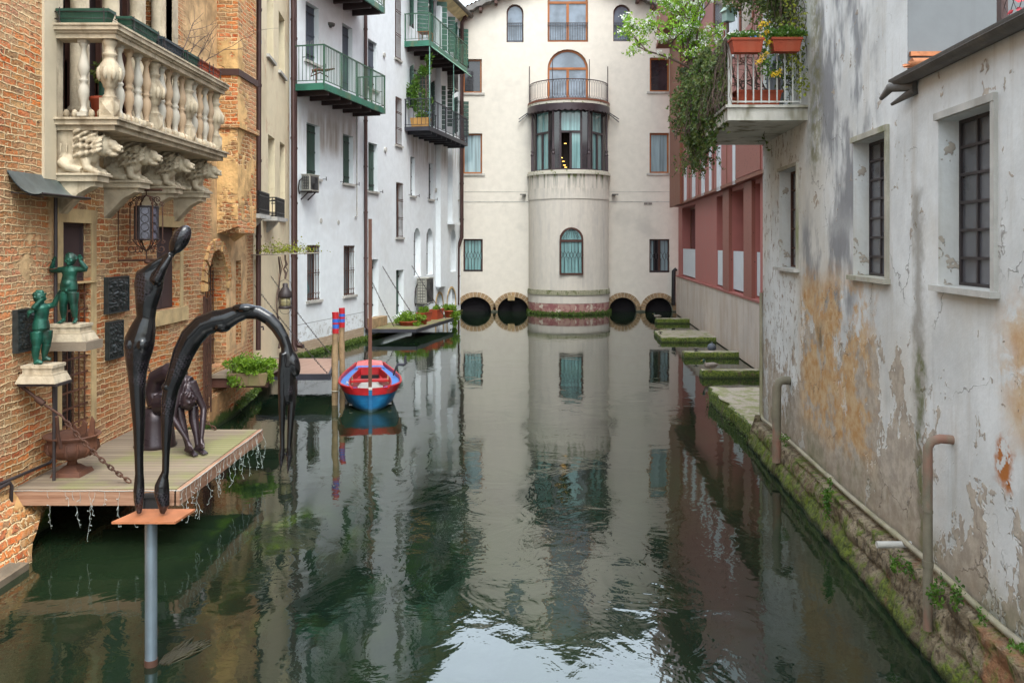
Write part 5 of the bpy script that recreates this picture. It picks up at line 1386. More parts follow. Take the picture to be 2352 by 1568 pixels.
for k, q in enumerate(w3):
    nc, nr = (3,6) if k == 0 else ((3,7) if k == 1 else (3,5))
    fm = 'dark_iron' if k < 2 else 'rust_iron'
    m = MB(R1.M); L = rectl(*q); m.frame(inset(L, .003), inset(L, .03), -.20, -.165)
    w_ = m.build('window', M[fm], sb)
    m = MB(R1.M); m.box(q[0]+.01, q[1]-.01, -.195, -.185, q[2]+.01, q[3]-.01); m.build('pane', M['pane_grey'] if k < 2 else M['pane_dark'], w_)
    m = MB(R1.M)
    for i in range(1, nc): u = lerp(q[0], q[1], i/nc); m.box(u-.012, u+.012, -.185, -.168, q[2], q[3])
    for i in range(1, nr): z = lerp(q[2], q[3], i/nr); m.box(q[0], q[1], -.184, -.166, z-.012, z+.012)
    m.build('glazing_bars', M[fm], w_)
    m = MB(R1.M); t = .06 if k != 2 else .05
    m.box(q[0]-t, q[1]+t*.3, -.02, .035, q[3]+.002, q[3]+t); m.box(q[0]-t, q[0]-.002, -.02, .03, q[2], q[3]+.002)
    m.build('stone_surround', M['stone_grey'] if k == 0 else M['conc'], w_)
    m = MB(R1.M); m.box(q[0]-.09, q[1]+.03, -.17, .07, q[2]-.045, q[2]+.003); m.build('window_sill', M['stone_grey'] if k != 1 else M['conc'], w_)
# broken gutters of the low roof
def half_gutter(a, b, r, th, jag):
    a = Vector(a); b = Vector(b); t = (b-a).normalized(); x = t.cross(Vector((0,0,1))).normalized(); m = MB()
    N, K = 40, 12; vs = []
    for i in range(N+1):
        for j in range(K+1):
            ang = math.pi*(1.0+.0)*j/K+math.pi
            e_ = jag*mnoise.noise(Vector((j*.9, 3, i*.0)))*(1 if i == N else 0)
            p = a.lerp(b, i/N)+t*e_+x*math.cos(ang)*r+Vector((0,0,1))*math.sin(ang)*r*.85
            vs.append(p)
    for th_ in (0,): m.add(vs, [(i*(K+1)+j, i*(K+1)+j+1, (i+1)*(K+1)+j+1, (i+1)*(K+1)+j) for i in range(N) for j in range(K)], True)
    o = m
    return m
m = half_gutter(R1.P(2.2,.09,ZL+.05), R1.P(uc-.02,.09,ZL+.05), .085, .01, .25)
m2 = MB(R1.M); m2.box(1.0, uc-.15, .0, .17, ZL+.02, ZL+.055); merge(m, m2)
m2 = MB(); m2.tube([R1.P(uc-.25,.02,ZL-.05), R1.P(uc-.02,.16,ZL-.02), R1.P(uc+.10,.2,ZL-.10)], [.05,.045,.02], 7); m2.tube([R1.P(uc-.25,.02,ZL-.08), R1.P(uc+.05,.12,ZL-.16)], [.045,.015], 7); merge(m, m2)
m.build('broken_gutter', M['gutter'], sb)
p0 = at(2076,146,7.74); m = half_gutter((p0.x+1.6, 7.70, p0.z+.01), (p0.x, 7.70, p0.z), .055, .01, .12)
m2 = MB(); m2.tube([(p0.x+.06,7.72,p0.z+.0),(p0.x+1.6,7.72,p0.z+.01)], [.045,.05], 10); merge(m, m2)
m.build('broken_gutter', M['rust_gutter'], sb)
m = MB(); m.box(3.62, 6, 7.74, 7.78, p0.z+.07, p0.z+.11); m.build('flashing', M['rust_gutter'], sb)
# balcony slab
bx0, bx1, by0, by1, bz0, bz1 = 2.83, 4.05, 11.2, 14.0, 4.90, 5.10
m = MB(); m.add([(2.83,11.2,4.92),(4.0,11.2,4.92),(4.2,14.0,4.92),(2.99,14.0,4.92),(2.83,11.2,5.08),(4.0,11.2,5.08),(4.2,14.0,5.08),(2.99,14.0,5.08)], [(0,3,2,1),(4,5,6,7),(0,1,5,4),(1,2,6,5),(2,3,7,6),(3,0,4,7)])
m.add([(2.80,11.17,5.085),(4.0,11.17,5.085),(4.2,14.0,5.085),(2.96,14.03,5.085),(2.80,11.17,5.12),(4.0,11.17,5.12),(4.2,14.0,5.12),(2.96,14.03,5.12)], [(0,3,2,1),(4,5,6,7),(0,1,5,4),(1,2,6,5),(2,3,7,6),(3,0,4,7)])
bl_ = m.build('balcony', mk('stained_balcony_concrete', (.50,.475,.42), .85, var=.25, dirt=(.17,.15,.09), dfac=.95, dscale=2.4, bump=.3, scale=1.5), sb)
bzt = 5.12; bzr = 6.07
m = MB(); c0, c1, c2 = (2.87,11.24), (3.80,11.24), (3.02,13.95)
m.tube([(c1[0]+.05,c1[1],bzr),(c0[0]+.04,c0[1],bzr),(c0[0],c0[1]+.04,bzr),(c2[0],c2[1],bzr)], .022, 8)
m.bar((c1[0],c1[1],bzt+.05),(c0[0],c0[1],bzt+.05),.02); m.bar((c0[0],c0[1],bzt+.05),(c2[0],c2[1],bzt+.05),.02)
for i in range(10): x = lerp(c0[0], c1[0], i/9); m.box(x-.008, x+.008, c0[1]-.008, c0[1]+.008, bzt+.03, bzr)
m.box(c0[0]-.025, c0[0]+.025, c0[1]-.015, c0[1]+.015, bzt, bzr-.01)
for i in range(1, 26): t = i/25; x, y = lerp(c0[0], c2[0], t), lerp(c0[1], c2[1], t); m.box(x-.008, x+.008, y-.008, y+.008, bzt+.03, bzr)
m.build('railing', mk('white_rail_paint', (.55,.54,.50), .55, var=.12, dirt=(.25,.15,.08), dfac=.8, dscale=5), bl_)
# mossy stone foot of the wall
m = MB()
def foot(a, b):
    y = lerp(3.2, 14.0, a); ztop = lerp(.60, .40, min(1, max(0, (y-5.7)/8.4))); z = lerp(-.35, ztop, b)
    base = 2.98+.0803*y
    row = z/.21; bx = y/.42+(int(row+10) % 2)*.5+mnoise.noise(Vector((0, int(row+10)*3.1, 1)))*.3
    ex = min(abs(bx-round(bx))*.42, abs(row-round(row))*.21); j = min(1, ex/.035)
    n_ = mnoise.noise(Vector((y*2.3, z*4, 2)))*.045+mnoise.noise(Vector((y*9, z*11, 5)))*.022
    out_ = .10+.16*max(0, 1-(z+.1)/.55)**1.5+.035*j+n_*(1 if b < 1 else 0)
    if b >= .999: out_ = -.02
    return (base-out_, y, z)
m.grid(foot, 520, 30); m.build('stone_foot', M['moss_stone'], sb)
m = MB()      # corner buttress beyond the wall end
m.grid(lambda a, b: (3.98-.20*(1-b)+1.4*a, 13.98+.10*(1-b)+.03*mnoise.noise(Vector((a*9,b*5,0))), lerp(-.3, .5, b)), 12, 8); m.build('corner_stones', M['moss_stone'], sb)

# ================================================================= ledges in the water at the right
def slab(P, z0, z1, rough=.03, seg=.12):
    m = MB(); ring = []
    for i in range(len(P)):
        a = Vector(P[i]); b = Vector(P[(i+1) % len(P)]); n = max(1, int((b-a).length/seg))
        for k in range(n): ring.append(a.lerp(b, k/n))
    c = sum(ring, Vector((0,0)))/len(ring); rows = []
    lv = [(z0, 0), (lerp(z0,z1,.5), .01), (z1-.05, .0), (z1-.012, -.012), (z1, -.04)]
    for z, o in lv:
        row = []
        for p in ring:
            d = (p-c).normalized(); q = mnoise.noise(Vector((p.x*4, p.y*4, z*7)))*rough*2
            row.append((p.x+d.x*(o+q), p.y+d.y*(o+q), z+(mnoise.noise(Vector((p.x*3,p.y*3,9)))*.02 if z > z0 else 0)))
        rows.append(row)
    n = len(ring); vs = [p for r in rows for p in r]
    fs = [(i*n+j, i*n+(j+1) % n, (i+1)*n+(j+1) % n, (i+1)*n+j) for i in range(len(lv)-1) for j in range(n)]
    fs.append(tuple((len(lv)-1)*n+j for j in range(n)))
    return m.add(vs, fs)
o = slab([(3.98,13.95),(5.9,13.95),(6.2,17.9),(4.12,17.9)], -.4, .30, .05, .08).build('stone_ledge', M['slab'])
tag(o, 'wide stone ledge with a thick mossy edge beyond the stained wall corner', 'ledge')
o = slab([(4.69,21.0),(6.6,21.0),(6.6,21.3),(4.69,21.3)], -.2, .19).build('mooring_slab', M['slab'])
tag(o, 'mossy beam in the water with the duck on it, nearest the wide ledge', 'slab', 'mossy slabs along the pink wall')
o = slab([(4.98,24.6),(6.75,24.6),(6.75,25.0),(4.98,25.0)], -.2, .18).build('mooring_slab', M['slab'])
tag(o, 'narrow mossy beam beside the round grey float', 'slab', 'mossy slabs along the pink wall')
o = slab([(5.02,28.6),(7.0,28.6),(7.1,31.0),(5.15,31.0)], -.2, .17).build('mooring_slab', M['slab'])
tag(o, 'broad flat mossy slab, widest of the slabs along the pink wall', 'slab', 'mossy slabs along the pink wall')
o = slab([(6.0,35.3),(7.5,35.3),(7.5,35.8),(6.0,35.8)], -.2, .20).build('mooring_slab', M['slab'])
tag(o, 'farthest mossy beam, beside the right-hand arches', 'slab', 'mossy slabs along the pink wall')
for p, lab in (((5.35,24.8,.185), 'small iron cleat on the narrow mossy beam'), ((5.15,29.6,.175), 'small iron cleat on the broad flat mossy slab')):
    m = MB(T4(*p)); m.box(-.05,.05,-.05,.05,0,.015); m.tube([(0,0,0),(0,0,.06)], .016, 6); m.tube([(-.07,0,.07),(.07,0,.07)], .015, 6); tag(m.build('iron_cleat', M['dark_iron']), lab, 'cleat', 'iron cleats on the slabs')
m = MB(); m.ell((6.18,26.4,.10), (.14,.14,.13), None, 14, 9); m.tube([(6.18,26.4,.20),(6.18,26.4,.27)], .025, 6); tag(m.build('mooring_float', mk('grey_float_rubber', (.09,.10,.12), .5)), 'round grey float beside the pink base wall', 'float')
# ================================================================= foliage helpers
def leaf_(m, p, s, rnd, nrm=None, fold=.25, asp=.55):
    if nrm is None:
        d = Vector((rnd.gauss(0,1), rnd.gauss(0,1), rnd.gauss(0,.7)+.1))
    else: d = Vector(nrm)+Vector((rnd.gauss(0,.5), rnd.gauss(0,.5), rnd.gauss(0,.5)))
    d.normalize(); x = d.orthogonal().normalized(); a = rnd.uniform(0, 6.28)
    x = (x*math.cos(a)+d.cross(x)*math.sin(a)); y = d.cross(x); p = Vector(p); s = s*rnd.uniform(.6, 1.25)
    m.add([p, p+x*s*.45+y*s*asp*.5+d*s*fold*.4, p+x*s, p+x*s*.45-y*s*asp*.5+d*s*fold*.4], [(0,1,2),(0,2,3)])
def cloud(m, c, r, n, s, rnd, clumps=0, hollow=.35):
    c = Vector(c); cl = []
    if clumps:
        for _ in range(clumps):
            v = Vector((rnd.gauss(0,1), rnd.gauss(0,1), rnd.gauss(0,1))).normalized()*rnd.uniform(.3, .95)
            cl.append((c+Vector((v.x*r[0], v.y*r[1], v.z*r[2])), rnd.uniform(.22, .42)))
    for i in range(n):
        v = Vector((rnd.gauss(0,1), rnd.gauss(0,1), rnd.gauss(0,1))).normalized()*rnd.uniform(hollow, 1)**.6
        if cl:
            cc, k = cl[i % len(cl)]; p = cc+Vector((v.x*r[0], v.y*r[1], v.z*r[2]))*k*1.3
        else: p = c+Vector((v.x*r[0], v.y*r[1], v.z*r[2]))
        leaf_(m, p, s, rnd)
def twig(m, p, d, L, r, rnd, depth=2, droop=0.0, kids=3, tips=None):
    p = Vector(p); d = Vector(d).normalized(); pts = [p]; n = 5
    for i in range(n):
        d = (d+Vector((rnd.gauss(0,.16), rnd.gauss(0,.16), rnd.gauss(0,.12)-droop))).normalized(); p = p+d*L/n; pts.append(p)
    m.tube(pts, [r*(1-.6*i/n) for i in range(n+1)], 5)
    if tips is not None:
        tips += pts[2:]
    if depth > 0:
        for k in range(kids):
            q = pts[rnd.randint(1, n)]; dd = (d+Vector((rnd.gauss(0,.7), rnd.gauss(0,.7), rnd.gauss(0,.5)))).normalized()
            twig(m, q, dd, L*rnd.uniform(.45,.7), r*.55, rnd, depth-1, droop, kids, tips)
def trough(m, L, W_, H_, t=.015, taper=.85, rim=.012):     # local, centred, base at z=0
    def rr(l, w, z): return [(-l/2,-w/2,z),(l/2,-w/2,z),(l/2,w/2,z),(-l/2,w/2,z)]
    lo = rr(L*taper+L*0, W_*taper, 0); hi = rr(L, W_, H_-.03)
    m.hull8(lo, hi)
    for a, b, c, d in ((-L/2-rim, L/2+rim, -W_/2-rim, -W_/2+t), (-L/2-rim, L/2+rim, W_/2-t, W_/2+rim), (-L/2-rim, -L/2+t, -W_/2+t, W_/2-t), (L/2-t, L/2+rim, -W_/2+t, W_/2-t)):
        m.box(a, b, c, d, H_-.03, H_)
    n = max(3, int(L/.12))
    for i in range(n):
        x = lerp(-L/2*.86, L/2*.86, (i+.5)/n); m.hull8([(x-.008,-W_/2*taper-.004,.02),(x+.008,-W_/2*taper-.004,.02),(x+.008,-W_/2*taper+.01,.02),(x-.008,-W_/2*taper+.01,.02)],[(x-.008,-W_/2-.003,H_-.035),(x+.008,-W_/2-.003,H_-.035),(x+.008,-W_/2+.01,H_-.035),(x-.008,-W_/2+.01,H_-.035)])
def planter(label, loc, rz, L, W_, H_, mat, group=None, fol=None, leafm='leaf_mid', cat='planter', seed=1, name='planter', flowers=None):
    o = thing(name, label, cat, loc, group, rz)
    m = MB(); trough(m, L, W_, H_); m.build('trough', M[mat], o, False)
    m = MB(); m.box(-L/2+.012, L/2-.012, -W_/2+.012, W_/2-.012, H_-.045, H_-.028); m.build('soil', M['soil'], o, False)
    rnd = random.Random(seed)
    if fol:
        m = MB()
        for (c, r, n, s, cl) in fol: cloud(m, c, r, n, s, rnd, cl)
        m.build('foliage', M[leafm], o, False)
    if flowers:
        m = MB()
        for (c, r, n) in flowers:
            for i in range(n):
                v = Vector((rnd.uniform(-1,1)*r[0], rnd.uniform(-1,1)*r[1], rnd.uniform(-1,1)*r[2]))+Vector(c)
                for k in range(4): leaf_(m, v, .035, rnd, None, .3, .8)
        m.build('flowers', M['yellow_flower'], o, False)
    return o

# ================================================================= deck and what stands on it
dk = thing('wooden_deck', 'mossy wooden deck hung from the brick building over the water, nearest the camera', 'deck', (-4.5,10.6,.6))
m = MB(); m.box(-5.42, -3.62, 9.2, 12.15, .63, .66); m.build('boards', M['deck'], dk)
m = MB(); m.box(-5.42, -3.60, 9.14, 9.197, .50, .652); m.build('front_fascia', M['fascia'], dk)
m = MB(); m.box(-3.617, -3.56, 9.14, 12.2, .50, .652); m.build('side_fascia', M['fascia'], dk)
for k in range(5):
    m = MB(); m.box(-5.42, -3.62, 9.6+k*.55, 9.68+k*.55, .47, .627); m.build('joist', M['wood_grey'], dk)
# chains
m = chain_mesh(MB(), (-4.93,9.34,1.42), (-4.22,9.42,.68), .062, .040, .0085, .06)
m2 = MB(); m2.tube([(-5.40,9.32,1.78),(-5.18,9.33,1.60)], [.022,.018], 8); m2.tube([(-5.20,9.33,1.615),(-5.12,9.33,1.55)], [.034,.034], 10); m2.tube([(-5.14,9.33,1.565),(-4.93,9.34,1.42)], .014, 8)
merge(m, m2); m2 = MB(); m2.tube([(-4.96,9.3,1.42),(-4.98,9.36,1.2),(-4.97,9.4,1.05)], .02, 6); merge(m, m2)
tag(m.build('rusty_chain', M['rust_iron']), 'heavy rusty chain with a turnbuckle running down over the footed urn', 'chain', 'chains holding the mossy deck')
m = chain_mesh(MB(), (-5.4,12.05,1.80), (-4.20,12.08,.68), .062, .036, .0075, .04); tag(m.build('rusty_chain', M['rust_iron']), 'rusty chain behind the crouching figure at the far end of the mossy deck', 'chain', 'chains holding the mossy deck')
# urn
ur = thing('footed_urn', 'rusted broken-rimmed cast iron urn on a square foot at the brick wall', 'urn', (-5.05,9.80,.66))
m = MB(); m.hull8([(-.17,-.17,0),(.17,-.17,0),(.17,.17,0),(-.17,.17,0)],[(-.15,-.15,.05),(.15,-.15,.05),(.15,.15,.05),(-.15,.15,.05)]); m.hull8([(-.12,-.12,.05),(.12,-.12,.05),(.12,.12,.05),(-.12,.12,.05)],[(-.06,-.06,.11),(.06,-.06,.11),(.06,.06,.11),(-.06,.06,.11)])
m.lathe([(.06,.10),(.05,.15),(.065,.18)], (0,0,0), 14); m.build('foot', M['rust_light'], ur, False)
m = MB(); m.lathe([(.06,.17),(.17,.20),(.255,.26),(.28,.33),(.26,.39),(.265,.42),(.31,.45),(.30,.462),(.24,.43),(.22,.36),(.15,.26),(.0,.24)], (0,0,0), 28)
for i in range(14):
    a = i*2*math.pi/14; m.tube([(.20*math.cos(a),.20*math.sin(a),.215),(.275*math.cos(a),.275*math.sin(a),.29),(.27*math.cos(a),.27*math.sin(a),.38)], [.012,.02,.01], 5)
m.build('bowl', M['rust_light'], ur, False)
m = MB(); m.prism([(-.05,.42),(.10,.44),(.12,.56),(.07,.60),(.05,.53),(.0,.50),(-.03,.55)], .10, .12); m.prism([(.17,.42),(.24,.42),(.245,.60),(.21,.66),(.19,.58)], .02, .04); m.build('broken_rim', M['rust_light'], ur, False)
# crouching figure
cf = thing('crouching_figure', 'dark bronze crouching figure bending forward over its feet on the deck', 'sculpture', (-4.3,10.9,.66))
g = MB()
pel = (-4.60,11.12,1.25)
g.tube([pel, (-4.67,11.10,1.40), (-4.60,11.05,1.57), (-4.42,10.98,1.655), (-4.22,10.92,1.60)], [.155,.118,.110,.120,.115], 16)
g.tube([(-4.20,10.92,1.56),(-4.12,10.84,1.48),(-4.09,10.78,1.40)], [.08,.055,.055], 10)
g.ell((-4.085,10.76,1.33), (.093,.10,.128)); 
rr = random.Random(3)
for i in range(26):
    v = Vector((rr.gauss(0,1), rr.gauss(0,1), rr.gauss(0,1))).normalized(); g.ell(Vector((-4.085,10.76,1.345))+Vector((v.x*.088,v.y*.092,v.z*.118)), (.026,.026,.022), None, 6, 4)
for (kn, an, to, hx) in (((-4.22,10.80,1.24),(-4.07,10.72,.75),(-3.93,10.58,.69),-.05),((-4.08,10.92,1.22),(-3.97,10.78,.75),(-3.84,10.66,.69),.07)):
    h = Vector(pel)+Vector((.05, hx*2.2, -.02))
    g.tube([h, Vector(h).lerp(Vector(kn), .5)+Vector((0,0,.03)), kn], [.13,.10,.068], 12)
    g.tube([kn, Vector(kn).lerp(Vector(an), .35)+Vector((-.015,.01,0)), Vector(kn).lerp(Vector(an), .75), an], [.066,.062,.040,.034], 12)
    a = Vector(an); t = Vector(to); g.tube([a+Vector((-.03,.03,-.03)), a.lerp(t,.5)+Vector((0,0,-.012)), t], [.042,.040,.026], 10, True, .8)
    for k in range(5):
        s_ = (t-a).cross(Vector((0,0,1))).normalized()*(-.03+.015*k); g.tube([t+s_-(t-a)*.2, t+s_+(t-a).normalized()*.03], [.012,.010], 6)
for (sh, el, wr, hd) in (((-4.09,10.88,1.54),(-3.93,10.88,1.20),(-3.90,10.72,.86),(-3.86,10.66,.73)),((-4.22,10.80,1.54),(-4.22,10.62,1.14),(-4.02,10.58,.86),(-3.95,10.55,.735))):
    g.tube([(-4.20,10.90,1.56), sh], [.08,.07], 10); g.tube([sh, Vector(sh).lerp(Vector(el),.5), el], [.068,.052,.040], 10); g.tube([el, Vector(el).lerp(Vector(wr),.4), wr], [.041,.040,.026], 10)
    w0 = Vector(wr); h0 = Vector(hd); g.tube([w0, w0.lerp(h0,.55)], [.027,.032], 8, True, .7)
    s_ = (h0-w0).cross(Vector((0,1,0))).normalized()
    for k in range(4):
        q = w0.lerp(h0,.5)+s_*(-.024+.016*k); g.tube([q, q.lerp(h0+s_*(-.026+.017*k), .6)+Vector((0,-.012,0)), h0+s_*(-.024+.016*k)+Vector((0,0,.008*abs(k-1.5)))], [.0105,.010,.008], 6)
    q = w0.lerp(h0,.35)-s_*.028; g.tube([q, q-s_*.025+(h0-w0)*.35], [.012,.009], 6)
body = remesh(g, 'body', M['bronze_dark'], .0095, cf, True, 3)
m = MB(); m.lathe([(.26,0),(.27,.02),(.25,.06),(.215,.35),(.20,.50),(.0,.52)], (-4.66,11.15,.66), 28); m.build('round_seat', M['bronze_dark'], cf)
# black spotlight hung on the deck corner
m = MB(T4(-3.78,9.06,.44,.15)); m.box(-.12,.10,-.05,.05,.02,.21); m.frame(rectl(-.13,.11,.01,.22), rectl(-.10,.08,.04,.19), -.075,-.05); m.tube([(-.14,0,.20),(-.14,0,.05),(.0,.04,-.02)], .012, 6); m.tube([(.12,0,.20),(.12,0,.05),(.0,.04,-.02)], .012, 6)
for k in range(5): m.box(-.11+k*.045,-.10+k*.045,.05,.085,.03,.20)
tag(m.build('spotlight', M['black_iron']), 'black box spotlight clamped to the near corner of the mossy deck', 'spotlight')
# hanging light string
m = MB(); rnd = random.Random(11)
pth = [(-5.35+.1*i, 9.135, .655+.008*rnd.random()) for i in range(18)]+[(-3.55, 9.14+.1*i, .655+.008*rnd.random()) for i in range(31)]
m.tube(pth, .004, 4)
def strand(x, y, L, ax):
    p = Vector((x, y, .65)); pts = [p.copy()]; n = max(3, int(L/.035))
    for i in range(n):
        p = p+Vector((rnd.gauss(0,.010), rnd.gauss(0,.010), -L/n)); pts.append(p.copy())
        if i % 2: 
            q = p+Vector((rnd.uniform(-.03,.03), rnd.uniform(-.03,.03), rnd.uniform(-.035,.01))); m.tube([p, q], .0026, 4); m.ell(q, (.004,.004,.008), None, 5, 4)
    m.tube(pts, .0017, 4)
for x, L in ((-4.97,.42),(-4.78,.14),(-4.70,.40),(-4.62,.12),(-4.52,.50),(-4.46,.24),(-4.36,.14),(-4.20,.36),(-4.02,.38),(-3.85,.12),(-3.70,.34)): strand(x, 9.125, L, 0)
for i in range(27): strand(-3.545, 9.2+i*.11+rnd.uniform(-.03,.03), rnd.choice((.12,.22,.30,.38,.46)), 1)
tag(m.build('light_string', M['white_wire']), 'unlit white fairy light string dangling along the deck edges', 'light string')
# pipe rail at the lower left
m = MB()
def onS1(px, py, off=.0): u, z = S1.uz(px, py, off); return S1.P(u, off, z)
m.tube([onS1(-60,1136,.06), onS1(60,1085,.06), onS1(115,1062,.06), onS1(122,1054,.0)], .018, 8)
m.tube([onS1(-60,1150,.10), onS1(22,1108,.10), onS1(27,1115,.10), onS1(24,1170,.10), onS1(40,1172,.02)], .020, 8)
tag(m.build('pipe_rail', M['dark_iron']), 'dark iron pipe rail on the brick wall at the bottom left', 'pipe rail')

# ================================================================= black sculpture on its post
sp_ = thing('acrobat_sculpture', 'glossy black sculpture of a standing figure and an arched figure on a steel post', 'sculpture', (-2.83,6.69,0))
YS = 6.69; q_ = YS/F
def S(px, py, dy=0.0): return Vector(((px-CX)*q_, YS+dy, CZ+(HY-py)*q_))
m = MB(); m.tube([(-2.83,YS,-.6),(-2.83,YS,1.155)], .046, 24); m.build('post', M['steel_post'], sp_)
m = MB(); m.tube([(-2.83,YS,-.1),(-2.83,YS,.05)], .050, 24); m.build('post_foot', M['rust_iron'], sp_)
m = MB(); m.add([(-3.07,6.54,1.155),(-2.58,6.54,1.155),(-2.545,6.86,1.155),(-2.985,6.86,1.155),(-3.07,6.54,1.172),(-2.58,6.54,1.172),(-2.545,6.86,1.172),(-2.985,6.86,1.172)], [(0,3,2,1),(4,5,6,7),(0,1,5,4),(1,2,6,5),(2,3,7,6),(3,0,4,7)]); m.build('plate', M['copper_plate'], sp_)
UPY = (0,1,0)
g = MB()
rows = [(600,384,6,.9),(612,374,12,.9),(625,360,24,.65),(640,344,35,.55),(655,341,34,.58),(675,340,30,.66),(705,336,24,.75),(729,335,21,.8),(745,331,26,.8),(760,327,30,.8),(781,321,34,.8),(800,318,33,.85),(826,316,27,.9),(856,315,21,.95),(890,316,18,1),(926,317,16,1),(973,319,13.5,1),(1010,319,11.5,1),(1044,319,10,1),(1085,320,9.5,1),(1105,320,11,1),(1129,319,12.5,1),(1150,319,11,1),(1168,319.5,7,1),(1179,320,5.5,1)]
g.tube([S(c, y) for y, c, h, e in rows], [h*q_ for y, c, h, e in rows], 20, True, [e for *_, e in rows], UPY)
g.tube([S(398,580), S(384,600)], [6.5*q_, 7*q_], 12)
g.tube([S(394,583,-.02), S(358,607,-.03), S(323,634,-.02), S(316,650,0)], [6*q_, 9*q_, 11*q_, 8*q_], 12)
g.tube([S(396,586,-.03), S(380,615,-.05), S(366,642,-.05), S(362,652,-.02)], [6*q_, 10*q_, 13*q_, 8*q_], 12)
g.ell(S(414,550,-.0), (20*q_, .066, 37*q_), Matrix.Rotation(math.radians(30), 3, 'Y'), 20, 14)
g.ell(S(306,790,-.03), (16*q_, .07, 24*q_)); g.ell(S(334,790,-.03), (16*q_, .07, 22*q_))
o1 = remesh(g, 'standing_figure', M['black_bronze'], .0075, sp_, True, 7)
Z2 = lambda x, y, dy=0: S(.4705*x, 503+.4705*y, dy)
h2 = .4705*q_
g = MB()
c2 = [(793,1437,11,1),(800,1400,26,1),(790,1340,36,1),(790,1300,34,1),(800,1255,22,1),(808,1230,17,1),(810,1150,18,1),(813,1050,24,1),(818,950,31,1),(828,860,36,1),(838,820,37,1),(868,735,45,.95),(895,655,52,.9),(935,578,57,.85),(990,520,55,.85),(1050,498,54,.85),(1105,488,52,.85),(1150,466,43,.85),(1200,450,38,.85),(1262,457,34,.85),(1312,486,32,.85),(1352,528,31,.85),(1382,578,28,.85),(1398,622,27,.9),(1404,660,32,.9),(1404,720,38,.85),(1402,780,36,.8),(1400,850,32,.8),(1400,890,24,.8)]
g.tube([Z2(x, y) for x, y, h, e in c2], [h*h2 for *_, h, e in c2], 18, True, [e for *_, e in c2], UPY)
g.ell(Z2(820,815,-.03), (24*h2,.035,20*h2)); g.ell(Z2(1085,520,-.0), (48*h2,.075,34*h2)); g.ell(Z2(1195,432,-.02), (60*h2,.06,22*h2))
g.ell(Z2(1432,705,.01), (30*h2,.055,66*h2), Matrix.Rotation(math.radians(-14), 3, 'Y'), 16, 12)
g.tube([Z2(1388,650,-.03),Z2(1380,760,-.03),Z2(1381,900,-.02),Z2(1379,1040,-.01),Z2(1380,1110,-.01),Z2(1376,1150,-.01),Z2(1370,1232,0)], [20*h2,20*h2,19*h2,13*h2,12*h2,15*h2,3*h2], 12)
g.tube([Z2(1410,700,.03),Z2(1420,800,.03),Z2(1422,900,.02),Z2(1414,1040,.01),Z2(1410,1110,.01),Z2(1412,1160,.01),Z2(1404,1243,0)], [22*h2,24*h2,20*h2,14*h2,12*h2,16*h2,3*h2], 12)
o2 = remesh(g, 'arched_figure', M['black_bronze'], .0075, sp_, True, 6)
# weed by the post
m = MB(); rnd = random.Random(5)
for i in range(60):
    a = rnd.uniform(-.2,.2); p = Vector((-2.74+rnd.uniform(-.04,.06), 6.74+rnd.uniform(-.06,.06), .004)); pts = [p]
    d = Vector((.22+rnd.uniform(-.16,.2), .6, 0)).normalized()
    for k in range(6): p = p+d*rnd.uniform(.03,.085)+Vector((rnd.gauss(0,.012),0,0)); pts.append(Vector((p.x,p.y,.004+.008*math.sin(k+i))))
    m.tube(pts, [.007]*6+[.002], 4)
tag(m.build('water_weed', M['water_weed']), 'clump of olive water weed caught behind the sculpture post', 'water weed')

# ================================================================= cherubs, plinths and reliefs on the brick wall
def plinth(label, cx_, y, ztop, w_, seed):
    o = thing('wall_plinth', label, 'plinth', (cx_, y, ztop), 'plinths carrying the green cherubs')
    m = MB(); h = w_/2
    for (f, z0, z1) in ((.80,-.035,0),(.74,-.095,-.035),(.84,-.115,-.095)): m.box(-h*f, h*f, -h*f*.8, h*f*.8, z0, z1)
    m.hull8([(-h,-h*.8,-.195),(h,-h*.8,-.195),(h,h*.8,-.195),(-h,h*.8,-.195)], [(-h*.86,-h*.68,-.115),(h*.86,-h*.68,-.115),(h*.86,h*.68,-.115),(-h*.86,h*.68,-.115)])
    m.build('stone_base', M['stone'], o, False)
    return o
pl1 = plinth('upper cream stone plinth in front of the barred window', -5.16, 9.98, 2.37, .475, 1)
m = MB(); m.box(-.24,.28,-.20,.20,-.30,-.197); m.build('wooden_bracket', M['wood_grey'], pl1, False)
pl2 = plinth('lower cream stone plinth standing on a thin iron post', -5.16, 9.40, 1.98, .436, 2)
m = MB(); m.box(-.20,.24,-.15,.15,-.225,-.197); m.tube([(.05,.12,-.22),(.05,.12,-1.32)], .018, 8); m.build('iron_post', M['dark_iron'], pl2, False)
def fingers(g, w0, d, side, L=.05):
    w0 = Vector(w0); d = Vector(d).normalized(); s_ = Vector(side).normalized()
    g.ell(w0+d*.018, (.020,.016,.022), None, 8, 6)
    for k in range(4):
        a = w0+d*.030+s_*(-.017+.011*k); g.tube([a, a+d*L*.5+s_*(-.004+.003*k), a+d*L*(.95-.12*abs(k-1.4))+Vector((0,-.008,0))], [.0065,.006,.0045], 6)
    a = w0-s_*.016+d*.008; g.tube([a, a-s_*.016+d*.016, a-s_*.018+d*.030], [.007,.006,.005], 6)
